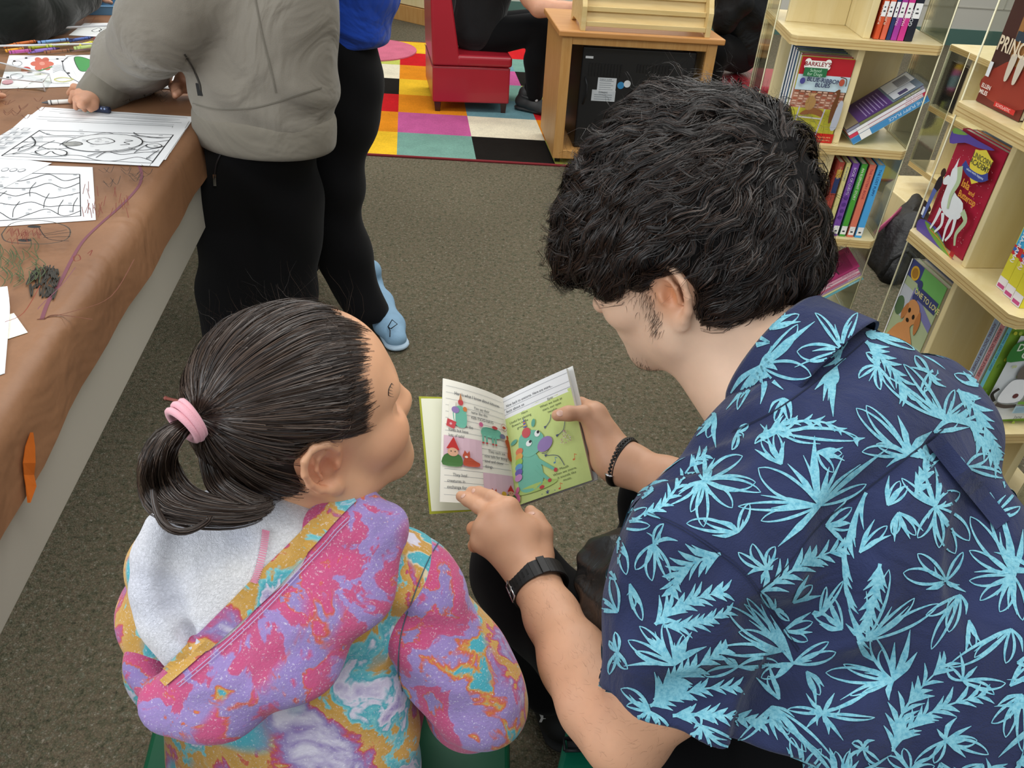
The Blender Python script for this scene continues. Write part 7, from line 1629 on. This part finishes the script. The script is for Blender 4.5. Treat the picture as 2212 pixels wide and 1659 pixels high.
# ---- hoodie
def tiedye(name, off, stopsA, stopsB, scale=1.0, mixlo=.42):
    t = NT(name); mp = t.new('ShaderNodeMapping'); mp.inputs['Location'].default_value = off; t.link(t.coords(), mp.inputs[0]); v = mp.outputs[0]
    n0 = t.noise(7 * scale, 3, .5, v); vm = t.new('ShaderNodeVectorMath', operation='MULTIPLY_ADD'); t.link(n0.outputs['Color'], vm.inputs[0]); vm.inputs[1].default_value = (.09, .09, .09); t.link(v, vm.inputs[2])
    n1 = t.noise(7.0 * scale, 5, .55, vm.outputs[0], .25); r = t.ramp(n1.outputs['Fac'], stopsA)
    n3 = t.noise(9.0 * scale, 5, .6, vm.outputs[0], .3); r2 = t.ramp(n3.outputs['Fac'], stopsB)
    n2 = t.noise(5.0, 2, .5, v); m = t.ramp(n2.outputs['Fac'], [(mixlo, 0.0), (mixlo + .03, 1.0)])
    c = t.mixc(m.outputs[0], r.outputs[0], r2.outputs[0]); n4 = t.noise(420, 2, .6); sp_r = t.ramp(n4.outputs['Fac'], [(0.60, 0.0), (0.70, 0.4)]); c = t.mixc(sp_r.outputs[0], c, '#f0eef2')
    t.link(c, t.p.inputs['Base Color']); t.p.inputs['Roughness'].default_value = .95; t.p.inputs['Sheen Weight'].default_value = .2; t.p.inputs['Specular IOR Level'].default_value = .15
    n5 = t.noise(260, 3, .7); n6 = t.noise(22, 2); t.bump(t.math('ADD', t.math('MULTIPLY', n5.outputs['Fac'], .25), n6.outputs['Fac']), .5, .008); return t.m
TQ, GO, CO, PU, PK, LV_ = '#4aa4b3', '#c29648', '#c4604a', '#9080b4', '#b9587f', '#d2cede'
pink_set = [(.34, TQ), (.36, GO), (.38, CO), (.395, PU), (.46, '#9a84bd'), (.475, PK), (.56, '#c2527e'), (.57, CO), (.585, PU), (.64, '#8f7bb6'), (.66, PK), (.72, CO)]
teal_set = [(.40, TQ), (.52, '#58aebb'), (.53, '#dccdb0'), (.545, GO), (.585, '#c79a55'), (.60, LV_), (.66, '#d8d6e4'), (.67, GO)]
gold_set = [(.33, PU), (.40, LV_), (.42, TQ), (.45, '#7cc0c4'), (.465, GO), (.53, '#c9a05c'), (.54, CO), (.555, '#b5557e'), (.60, PU), (.68, LV_)]
M_tie = tiedye('tie_dye_fleece', (.3, .1, .7), teal_set, gold_set); M_tie2 = tiedye('tie_dye_fleece_hood', (1.9, .4, .2), pink_set, pink_set, 1.25); M_tie3 = tiedye('tie_dye_fleece_sleeve', (4.2, 2.1, .9), pink_set, gold_set, 1.5, .47)
fd = Vector((.18, .98, 0)).normalized()
S = Soft()
S.chain([P(640, 1235, .925), P(635, 1400, .995), P(630, 1560, 1.055), P(628, 1700, 1.10)], [.120, .134, .152, .158], k=.04, flat=fd, fs=.52)
S.cone(P(640, 1200, .905), P(860, 1245, .90), .050, .052, k=.05); S.cone(P(640, 1205, .905), P(415, 1235, .92), .050, .050, k=.05); S.cone(P(655, 1190, .905), P(650, 1260, .925), .05, .08, k=.04)
S.chain([P(395, 1235, .91), P(385, 1340, .95), P(390, 1430, .985)], [.052, .052, .052], k=.03); S.chain([P(390, 1430, .985), P(440, 1440, 1.08)], [.05, .045], k=.03)
foldn = lambda X: (.0022 * np.sin(X[..., 0] * 34 + X[..., 2] * 41 + 2 * np.sin(X[..., 2] * 30)) + .002 * np.sin(X[..., 2] * 90 + X[..., 0] * 30)).astype(np.float32)
S.fn(foldn, (-1, 0, 0), (1, 1.5, 1))
Vb, Fb = S.mesh(.0045); hood_bvh = BVHTree.FromPolygons(Vb.tolist(), Fb.tolist()); body_x = MB()
hoodie, _ = mesh_np('hoodie', Vb, Fb, M_tie, girl, smooth_it=2)
S = Soft(); S.chain([P(882, 1250, .900), P(918, 1330, .920), P(985, 1430, .945), P(1034, 1515, .965)], [.047, .048, .051, .051], k=.04); S.chain([P(1036, 1512, .965), P(1010, 1525, 1.02), P(960, 1470, 1.06)], [.051, .045, .036], k=.02)
S.fn(lambda X: foldn(X) * 1.2, (-1, 0, 0), (1, 1.5, 1)); V, F_ = S.mesh(.004); mesh_np('sleeve', V, F_, M_tie3, hoodie, smooth_it=2); slv = BVHTree.FromPolygons(V.tolist(), F_.tolist())
# hood lying on the back: outer cloth
S = Soft(); hn = (C0 - P(620, 1380, 0.8580)).normalized()
S.chain([P(375, 1510, 0.8830), P(480, 1470, 0.8630), P(620, 1370, 0.8400), P(745, 1235, 0.8230), P(815, 1150, 0.8200)], [.030, .052, .058, .050, .034], k=.03, flat=hn, fs=.42)
S.chain([P(700, 1150, 0.8160), P(760, 1095, 0.8160), P(775, 1078, 0.8230)], [.026, .022, .016], k=.015, flat=hn, fs=.6); S.chain([P(760, 1150, 0.8100), P(800, 1118, 0.8100), P(815, 1108, 0.8130)], [.020, .019, .015], k=.008, flat=hn, fs=.7); S.chain([P(800, 1170, 0.8130), P(838, 1135, 0.8160), P(845, 1122, 0.8200)], [.022, .019, .015], k=.008, flat=hn, fs=.7)
S.chain([P(330, 1370, .93), P(325, 1440, .935), P(352, 1490, .92)], [.018, .022, .022], k=.02)
S.chain([P(395, 1540, 0.8430), P(520, 1490, 0.8230), P(650, 1400, 0.8030), P(770, 1265, 0.7860)], [.004] * 4, k=.014, op='s')
S.fn(lambda X: foldn(X) * .9, (-1, 0, 0), (1, 1.5, 1)); Vd, Fd = S.mesh(.0035); hoodo, _ = mesh_np('hood', Vd, Fd, M_tie2, hoodie, smooth_it=2); hb2 = BVHTree.FromPolygons(Vd.tolist(), Fd.tolist())
# fleece lining
fl_m = NT('white_sherpa_fleece'); nn = fl_m.noise(320, 4, .7, dist=1.2); n2 = fl_m.noise(9, 2); r = fl_m.ramp(n2.outputs['Fac'], [(.35, '#dcdfee'), (.65, '#f1efee')]); fl_m.link(r.outputs[0], fl_m.p.inputs['Base Color']); fl_m.p.inputs['Roughness'].default_value = 1; fl_m.p.inputs['Sheen Weight'].default_value = .4
n3 = fl_m.noise(30, 3); fl_m.bump(fl_m.math('ADD', fl_m.math('MULTIPLY', nn.outputs['Fac'], .35), n3.outputs['Fac']), .8, .008)
S = Soft(); S.chain([P(470, 1180, 0.8330), P(440, 1290, 0.8530), P(430, 1375, 0.8730)], [.058, .056, .034], k=.03, flat=hn, fs=.38); S.chain([P(570, 1170, 0.8260), P(540, 1260, 0.8400), P(470, 1360, 0.8560)], [.050, .046, .036], k=.03, flat=hn, fs=.38)
S.chain([P(620, 1165, 0.8200), P(600, 1190, 0.8280)], [.040, .036], k=.03, flat=hn, fs=.4)
S.chain([P(352, 1140, 0.8330), P(338, 1200, 0.8400), P(335, 1270, 0.8500), P(355, 1340, 0.8600), P(385, 1410, 0.8700)], [.018, .021, .021, .020, .016], k=.012)
S.chain([P(385, 1190, 0.8000), P(368, 1260, 0.8200), P(378, 1310, 0.8280), P(405, 1365, 0.8400), P(420, 1400, 0.8480)], [.006, .007, .007, .006, .004], k=.012, op='s')
S.chain([P(450, 1130, 0.7980), P(445, 1200, 0.8000), P(450, 1260, 0.8080)], [.004, .004, .002], k=.014, op='s'); S.chain([P(400, 1120, 0.7980), P(405, 1180, 0.8000)], [.004, .002], k=.014, op='s')
V, F_ = S.mesh(.0035); lin_o, _ = mesh_np('hood_lining', V, F_, fl_m.m, hoodie, smooth_it=2); lb = BVHTree.FromPolygons(V.tolist(), F_.tolist())
# hem band of the hood with twin stitching, and the pink overlocked seam
V_c, F_c = concat([(Vd, Fd), (V, F_)]); cbv = BVHTree.FromPolygons(V_c.tolist(), F_c.tolist()); xb = MB(); wb = Wrap([(cbv, xb)], .0022); M_band = tiedye('tie_dye_band', (7.3, .4, 2.2), gold_set, teal_set, 1.6, .55)
Yp = lambda x, y: (280 + x / 2.458, 1050 + y / 2.458)
wb.ribbon([Yp(170, 1030), Yp(420, 800), Yp(640, 590), Yp(830, 400), Yp(1000, 220), Yp(1130, 90), Yp(1180, 50)], 34, 34, M_band, wm=52, step=8); wb.lift = .0030
stm = mat('lilac_stitch', '#a79cc0', .9)
for o in (0, 7): wb.ribbon([(x + o * .7 + 8, y + o * .7 + 8) for x, y in [Yp(240, 1030), Yp(480, 830), Yp(700, 620), Yp(880, 430), Yp(1040, 250), Yp(1140, 150)]], 1.8, 1.8, stm, step=8)
xb.build('hood_band', hoodo)
xb = MB(); wb = Wrap([(lb, xb)], .0022); pk = mat('pink_overlock', '#d9849f', .8)
pth = [Yp(725, 240), Yp(715, 320), Yp(690, 430), Yp(660, 510)]; q = smooth_path(pth, 9)
wb.ribbon(pth, 16, 10, mat('pale_seam', '#f1dfe6', .9), step=6); wb.lift = .0032
for i in range(0, len(q) - 1): wb.ribbon([(q[i][0] - 8, q[i][1] - 2), (q[i][0] + 8, q[i][1] + 2)], 2.2, 2.2, pk, step=4)
if xb.f: xb.build('overlock_seam', lin_o)
xb = MB(); wb = Wrap([(slv, xb), (hood_bvh, xb)], .0014); wb.ribbon([Yp(1640, 300), Yp(1580, 400), Yp(1500, 600), Yp(1440, 800), Yp(1430, 980), Yp(1445, 1090)], 2.2, 2.2, mat('seam_dark_teal', '#3a5a66', .9), step=8)
if xb.f: xb.build('shoulder_seam', hoodie)
# mustard undershirt at the neck
S = Soft(); S.chain([P(560, 1135, .842), P(610, 1148, .835), P(665, 1150, .825), P(700, 1135, .83)], [.010, .012, .011, .009], k=.01); V, F_ = S.mesh(.003); mesh_np('undershirt', V, F_, mat('mustard_knit', '#c99a34', .9, .2, bump=.4, bscale=500, bdist=.0008), girl, smooth_it=1)
# leggings mostly out of view
S = Soft(); hip = P(628, 1700, 1.10); S.chain([hip + Vector((-.07, 0, -.03)), hip + Vector((-.09, .20, -.01)), hip + Vector((-.09, .24, -.24))], [.07, .055, .042], k=.03); S.chain([hip + Vector((.07, 0, -.03)), hip + Vector((.10, .20, -.01)), hip + Vector((.10, .24, -.24))], [.07, .055, .042], k=.03)
V, F_ = S.mesh(.006); mesh_np('leggings', V, F_, mat('rose_legging', '#b0506a', .9), girl, smooth_it=1)
# ---------------------------------------------------------------- standing people by the table
def rr(px, p): return px * (Vector(p) - C0).length / FPX
def cloth(name, col_, bs=600, bump=.3, sheen=.2, rough=.9):
    if name in _M: return _M[name]
    t = NT(name); n = t.noise(5, 3); r = t.ramp(n.outputs['Fac'], [(.3, .93), (.7, 1.03)]); t.link(t.mixc(1, col_, r.outputs[0], 'MULTIPLY'), t.p.inputs['Base Color']); t.p.inputs['Roughness'].default_value = rough
    t.p.inputs['Sheen Weight'].default_value = sheen; t.p.inputs['Specular IOR Level'].default_value = .2; f = t.noise(bs, 2); w = t.noise(5.5, 3, .45, dist=1.6)
    t.bump(t.math('ADD', t.math('MULTIPLY', f.outputs['Fac'], .02), w.outputs['Fac']), .5, .05); _M[name] = t.m; return t.m
gw = thing('person', (-.72, 2.0, 0), 'person in faded grey hoodie and black trousers, standing and leaning over the brown paper', 'person')
Y = 1.95
A = lambda x, y, yy=Y: aty(x, y, yy)
S = Soft(); fdg = Vector((.25, .97, 0)).normalized()
tors = [A(570, 255), A(565, 150), A(560, 20), A(560, -140)]
S.chain(tors, [rr(140, tors[0]), rr(146, tors[1]), rr(150, tors[2]), rr(150, tors[3])], k=.04, flat=fdg, fs=.70)
sl = [A(480, -150, 1.90), A(405, -20, 1.86), A(345, 55, 1.84), atz(288, 132, .745), atz(230, 190, .70)]
S.chain(sl, [rr(84, sl[0]), rr(76, sl[1]), rr(68, sl[2]), rr(56, sl[3]), rr(38, sl[4])], k=.05)
S.chain([A(640, -140, 2.05), A(560, -20, 2.15), A(430, 120, 2.15)], [.075, .07, .055], k=.05)
S.fn(lambda X: (.005 * np.sin(X[..., 0] * 30 + X[..., 2] * 24 + 2 * np.sin(X[..., 2] * 17))).astype(np.float32), (-3, 0, 0), (1, 4, 2))
S.plane(A(600, 262), (0.05, 0, -1), k=.01, box=(np.array(A(600, 262)) - .4, np.array(A(600, 262)) + .4)); 
cf = (sl[4] - sl[3]).normalized(); S.chain([A(398, 115, 1.80), A(420, 165, 1.79), A(430, 200, 1.79)], [.003] * 3, k=.012, op='s'); S.chain([A(500, -10, 1.77), A(525, 90, 1.77), A(540, 215, 1.77)], [.003] * 3, k=.016, op='s')
V, F_ = S.mesh(.0075); gm_ = cloth('faded_grey_fleece', '#857f74', 500, .35); gho, _ = mesh_np('hoodie', V, F_, gm_, gw, smooth_it=2); gbv = BVHTree.FromPolygons(V.tolist(), F_.tolist())
S = Soft(); hb_ = [A(574, 244), A(570, 280), A(566, 300)]; S.chain(hb_, [rr(142, hb_[0]), rr(143, hb_[1]), rr(134, hb_[2])], k=.02, flat=fdg, fs=.70); S.plane(A(570, 312), (0, 0, -1), k=.02); S.plane(A(574, 232), (0, 0, 1), k=.02)
V, F_ = S.mesh(.006); mesh_np('hem_band', V, F_, cloth('grey_rib', '#7d776b', 900, .5), gho, smooth_it=1)
S = Soft(); S.chain([sl[4] - cf * .01, sl[4] + cf * .035], [rr(41, sl[4]), rr(36, sl[4])], k=.01); V, F_ = S.mesh(.005); mesh_np('cuff', V, F_, cloth('grey_rib', '#7d776b', 900, .5), gho, smooth_it=1)
xb = MB(); wg = Wrap([(gbv, xb)], .002); zz_ = lambda x, y: (x / 2.592, y / 2.592)
wg.ribbon([zz_(1030, 300), zz_(1080, 380), zz_(1120, 470), zz_(1125, 530)], 4, 3, mat('pocket_dark', '#3a3630', .9), step=6)
if xb.f: xb.build('pocket_opening', gho)
xb = MB(); wg = Wrap([(gbv, xb)], .002); wg.ribbon([zz_(1430, -5), zz_(1470, 200), zz_(1520, 400), zz_(1545, 520)], 2.5, 2.5, mat('grey_seam', '#6e695e', .9), step=8)
if xb.f: xb.build('back_seam', gho)
xb = MB(); wg = Wrap([(gbv, xb)], .002)
wg.ribbon([zz_(1020, 560), zz_(1200, 610), zz_(1400, 605), zz_(1550, 570), zz_(1700, 520), zz_(1800, 490)], 3, 3, mat('grey_seam', '#6e695e', .9), step=8)
if xb.f: xb.build('pocket_seam', gho)
xb = MB(); h = wg.hit(*zz_(1120, 500))
if h: xb.box(h[0], (.012, .003, .028), mat('black_tab', '#151515', .7)); xb.build('label_tab', gho)
skin_o = skin_mat('skin_other', '#d3a182', '#c0745a')
def one_tone(V): return np.full((len(V), 3), .0, np.float32) + np.array([.2, 0, 0], np.float32)
# hand on the table
S = Soft(); w0 = sl[4] + cf * .02; T_ = ZP
S.chain([w0, atz(180, 205, .695)], [.022, .020], k=.02, flat=Zu, fs=.8); kn = [atz(176, 190, .70), atz(170, 202, .703), atz(170, 214, .70), atz(176, 226, .695)]
for q in kn: S.cone(w0, q, .018, .011, k=.015)
tips = [(150, 205), (154, 222), (165, 236), (184, 240)]
for q, (x, y) in zip(kn, tips): a = atz(x, y, .668); m_ = (q + a) / 2 + Zu * .012; S.chain([q, m_, a + Zu * .004], [.0095, .0085, .0072], k=.004)
S.chain([atz(205, 215, .69), atz(203, 228, .683), atz(196, 236, .678)], [.013, .010, .008], k=.008)
Va, Fa = S.mesh(.003)
S = Soft(); w1 = atz(400, 178, .70); S.chain([A(430, 120, 2.1), w1, atz(385, 190, .70)], [.028, .024, .018], k=.02)
for k in range(4): x, y = 372 + 3 * k, 182 + 7 * k; S.chain([atz(388, 186 + 4 * k, .70), atz(x, y, .695), atz(x - 3, y + 5, .675)], [.0095, .0088, .0075], k=.004)
Vb_, Fb_ = S.mesh(.003); mesh_np('hand', Va, Fa, skin_o, gw, smooth_it=1, vcol=one_tone); mesh_np('hand', Vb_, Fb_, skin_o, gw, smooth_it=1, vcol=one_tone)
S = Soft(); hp = A(566, 300, 1.97)
S.chain([hp, A(505, 420, 1.97), A(505, 620, 1.93), A(508, 830, 1.80)], [.125, .108, .095, .072], k=.03); S.chain([hp, A(615, 420, 1.99), A(618, 620, 1.98), A(610, 800, 1.95)], [.125, .105, .090, .070], k=.03)
S.fn(lambda X: (.006 * np.sin(X[..., 0] * 26 + X[..., 2] * 20)).astype(np.float32), (-3, 0, 0), (1, 4, 1)); S.plane((0, 0, .05), (0, 0, -1), k=.01)
V, F_ = S.mesh(.009); tro, _ = mesh_np('trousers', V, F_, black_cloth, gw, smooth_it=2); tbv = BVHTree.FromPolygons(V.tolist(), F_.tolist())
xb = MB(); wt_ = Wrap([(tbv, xb)], .003); wt_.ribbon([zz_(1240, 860), zz_(1215, 920), zz_(1205, 1000)], 3, 3, mat('trouser_zip', '#2a2b2e', .5), step=6); wt_.ribbon([zz_(1205, 975), zz_(1208, 1040)], 7, 6, steel, step=5)
if xb.f: xb.build('pocket_zip', tro)
for (x, y, yy) in ((508, 830, 1.80), (610, 800, 1.95)): q = A(x, y, yy); q.z = 0; shoe(q + Vector((-.03, .10, 0)), q + Vector((.03, -.10, 0)), Zu, mat('white_grey_shoe', '#b9bcbf', .6), mat('white_sole', '#dcdcda', .6), 'shoe', gw)
# person in the blue sweatshirt
bw = thing('person', (-.45, 2.2, 0), 'person in royal blue sweatshirt, black trousers and pale blue shoes, standing behind the grey hoodie', 'person')
S = Soft(); B_ = lambda x, y, yy=2.18: aty(x, y, yy); tp_ = [B_(700, 50), B_(705, -60), B_(705, -200)]
S.chain(tp_, [rr(128, tp_[0]), rr(136, tp_[1]), rr(140, tp_[2])], k=.03, flat=(.1, .99, 0), fs=.7); S.plane(B_(740, 84), (0, 0, -1), k=.02); S.fn(lambda X: (.004 * np.sin(X[..., 0] * 30 + X[..., 2] * 50)).astype(np.float32), (-3, 0, 0), (1, 4, 2))
V, F_ = S.mesh(.008); blu = cloth('royal_blue_fleece', '#1c45ad', 600, .25); sw, _ = mesh_np('sweatshirt', V, F_, blu, bw, smooth_it=2)
S = Soft(); q = [B_(702, 52), B_(702, 74)]; S.chain(q, [rr(127, q[0]), rr(124, q[1])], k=.02, flat=(.1, .99, 0), fs=.72); S.plane(B_(740, 90), (0, 0, -1), k=.015); S.plane(B_(740, 44), (0, 0, 1), k=.015); V, F_ = S.mesh(.006); mesh_np('hem_band', V, F_, cloth('royal_blue_rib', '#1a3f9e', 900, .5), sw, smooth_it=1)
S = Soft(); S.chain([B_(700, 90), B_(738, 200, 2.16), B_(720, 400, 2.12), B_(738, 540, 2.12), B_(795, 672, 2.07)], [.135, .112, .078, .078, .066], k=.03); S.chain([B_(690, 90), B_(640, 300, 2.3), B_(640, 560, 2.35), B_(640, 690, 2.35)], [.13, .10, .08, .07], k=.03); S.plane((0, 0, .06), (0, 0, -1), k=.01, box=((-3, 0, -.1), (1, 4, .3)))
S.fn(lambda X: (.007 * np.sin(X[..., 0] * 22 + X[..., 2] * 34)).astype(np.float32), (-3, 0, 0), (1, 4, 1)); V, F_ = S.mesh(.009); mesh_np('trousers', V, F_, black_cloth, bw, smooth_it=2)
lb_ = mat('pale_blue_mesh', '#86a9c4', .7, .3, var=.12, vscale=40, bump=.5, bscale=300); wsl = mat('pale_blue_sole', '#a9c0d2', .6)
sho = shoe(atz(862, 758, .0), atz(800, 640, 0), Zu, lb_, wsl, 'shoe', bw, .046, .085); mb = MB(); q = atz(838, 706, .06)
mb.tube([q, q + Vector((.012, .01, .02)), q + Vector((.03, -.005, .015)), q + Vector((.012, -.018, .005)), q], .0016, M_black, 6); mb.tube([q, q + Vector((.01, -.02, 0)), q + Vector((.012, -.04, -.01))], .0016, M_black, 6); mb.build('laces', sho)
q = B_(640, 690, 2.35); q.z = 0; shoe(q + Vector((0, .10, 0)), q + Vector((0, -.10, 0)), Zu, lb_, wsl, 'shoe', bw)
# ---- person on the red chair
cwn = thing('person', (-.2, 4.6, 0), 'person in black clothes sitting on the red chair behind the wooden cart', 'person')
D_ = lambda x, y, yy=4.62: aty(x, y, yy); bt2 = cloth('black_knit', '#141517', 500)
S = Soft(); q = [D_(1030, 55), D_(1045, -40), D_(1050, -150)]; S.chain(q, [rr(52, q[0]), rr(58, q[1]), rr(62, q[2])], k=.03); S.chain([D_(1080, -130, 4.5), D_(1115, -45, 4.45)], [rr(34, q[1]), rr(30, q[1])], k=.02); V, F_ = S.mesh(.008); mesh_np('shirt', V, F_, bt2, cwn, smooth_it=2)
S = Soft(); q = [D_(1030, 85), D_(1180, 58, 4.52)]; S.chain(q, [rr(36, q[0]), rr(28, q[1])], k=.02); S.chain([q[1], D_(1158, 130, 4.5), D_(1155, 205, 4.5)], [rr(28, q[1]), rr(24, q[1]), rr(17, q[1])], k=.02)
q = [D_(1035, 70, 4.85), D_(1215, 45, 4.85)]; S.chain(q, [rr(34, q[0]), rr(26, q[1])], k=.02); S.chain([q[1], D_(1215, 200, 4.85)], [.07, .05], k=.02); V, F_ = S.mesh(.008); mesh_np('trousers', V, F_, black_cloth, cwn, smooth_it=2)
S = Soft(); q = [D_(1115, -45, 4.45), D_(1148, -5, 4.40), D_(1165, 15, 4.36), D_(1215, 22, 4.32), D_(1262, 15, 4.28)]; S.chain(q, [.050, .052, .048, .040, .028], k=.02)
for k in range(4): S.chain([q[4], D_(1285 + 2 * k, 12 + 5 * k, 4.25), D_(1300, 18 + 5 * k, 4.24)], [.014, .011, .009], k=.006)
S.chain([q[4], D_(1275, 2, 4.25)], [.014, .010], k=.006); V, F_ = S.mesh(.006); mesh_np('body', V, F_, skin_o, cwn, smooth_it=1, vcol=one_tone)
cr = mat('dark_grey_clog', '#2c2d2e', .6); z_ = D_(1150, 232, 4.5); z_.z = 0
for dx, dy in ((0, 0), (.16, .35)):
    o = shoe(z_ + Vector((.13 + dx, -.06 + dy, .010)), z_ + Vector((-.06 + dx, .04 + dy, .010)), Zu, cr, cr, 'clog', cwn, .05, .075)
    mb = MB(); c_ = z_ + Vector((-.02 + dx, .02 + dy, .085)); mb.tube([c_ + Vector((.04, -.055, 0)), c_ + Vector((-.04, -.03, .01)), c_ + Vector((-.06, .02, .015)), c_ + Vector((.02, .045, 0))], .007, cr, 6, flat=(0, 0, 1)); mb.ellipsoid(c_ + Vector((.04, -.058, 0)), (.009, .006, .009), K('#b9bcbf')); mb.build('heel_strap', o)
    S = Soft(); S.cone(c_ - Zu * .03, c_ + Zu * .06, .032, .034, k=.01); V, F_ = S.mesh(.006); mesh_np('sock', V, F_, black_cloth, o)
# ---- person right behind the cart
rp_ = thing('person', (1.2, 4.4, 0), 'person in black jacket seated on the red seat behind the wooden cart', 'person')
E_ = lambda x, y, yy=4.4: aty(x, y, yy)
S = Soft(); q = [E_(1600, 95), E_(1600, 20), E_(1595, -90)]; S.chain(q, [rr(48, q[0]), rr(55, q[1]), rr(60, q[2])], k=.03); S.chain([E_(1570, -60, 4.25), E_(1590, 10, 4.2), E_(1560, 50, 4.2)], [.09, .075, .06], k=.02); S.fn(lambda X: (.008 * np.sin(X[..., 0] * 30 + X[..., 2] * 34)).astype(np.float32), (0, 3, 0), (3, 6, 2)); V, F_ = S.mesh(.009); mesh_np('jacket', V, F_, cloth('black_nylon_jacket', '#191a1c', 200, .4, 0, .55), rp_, smooth_it=2)
S = Soft(); q = [E_(1600, 115), E_(1545, 110, 4.2)]; S.chain(q, [rr(36, q[0]), rr(30, q[1])], k=.02); S.chain([q[1], q[1] + Vector((-.02, -.02, -.3))], [.075, .05], k=.02); V, F_ = S.mesh(.009); mesh_np('trousers', V, F_, black_cloth, rp_, smooth_it=2)
# ---- dark-sleeved person at the far left of the table
lp_ = thing('person', (-2.1, 2.6, 0), 'person in black sweater beyond the far left corner of the craft table', 'person')
S = Soft(); q = [atz(-60, -40, .80), atz(30, 30, .74), atz(110, 25, .73), atz(190, -5, .74)]; S.chain(q, [.12, .10, .062, .046], k=.04); S.chain([Vector((-2.25, 2.9, .2)), Vector((-2.2, 2.85, .75)), Vector((-2.15, 2.8, 1.05))], [.15, .15, .13], k=.05); S.cone(Vector((-2.1, 2.75, .95)), q[0], .09, .12, k=.05)
V, F_ = S.mesh(.009); mesh_np('sweater', V, F_, cloth('black_sweater', '#101511', 400), lp_, smooth_it=2)
S = Soft(); w = atz(205, -12, .70); S.chain([q[3], w], [.03, .026], k=.02)
for k in range(4): S.chain([w, atz(228, -20 + 7 * k, .70), atz(240, -18 + 8 * k, .685)], [.014, .010, .008], k=.005)
S.chain([w, atz(215, 5, .69)], [.014, .009], k=.005)
Va, Fa = S.mesh(.004)
S = Soft(); w = atz(-70, 175, .69); S.cone(w, atz(-40, 185, .69), .03, .026, k=.02); 
for k in range(4): S.chain([atz(-35, 172 + 8 * k, .69), atz(-14, 178 + 9 * k, .685), atz(8 - 9 * (3 - k) * (k < 3), 192 + 5 * k, .672)], [.010, .009, .0072], k=.004)
Vb_, Fb_ = S.mesh(.004); mesh_np('hand', Va, Fa, skin_o, lp_, smooth_it=1, vcol=one_tone); mesh_np('hand', Vb_, Fb_, skin_o, lp_, smooth_it=1, vcol=one_tone)
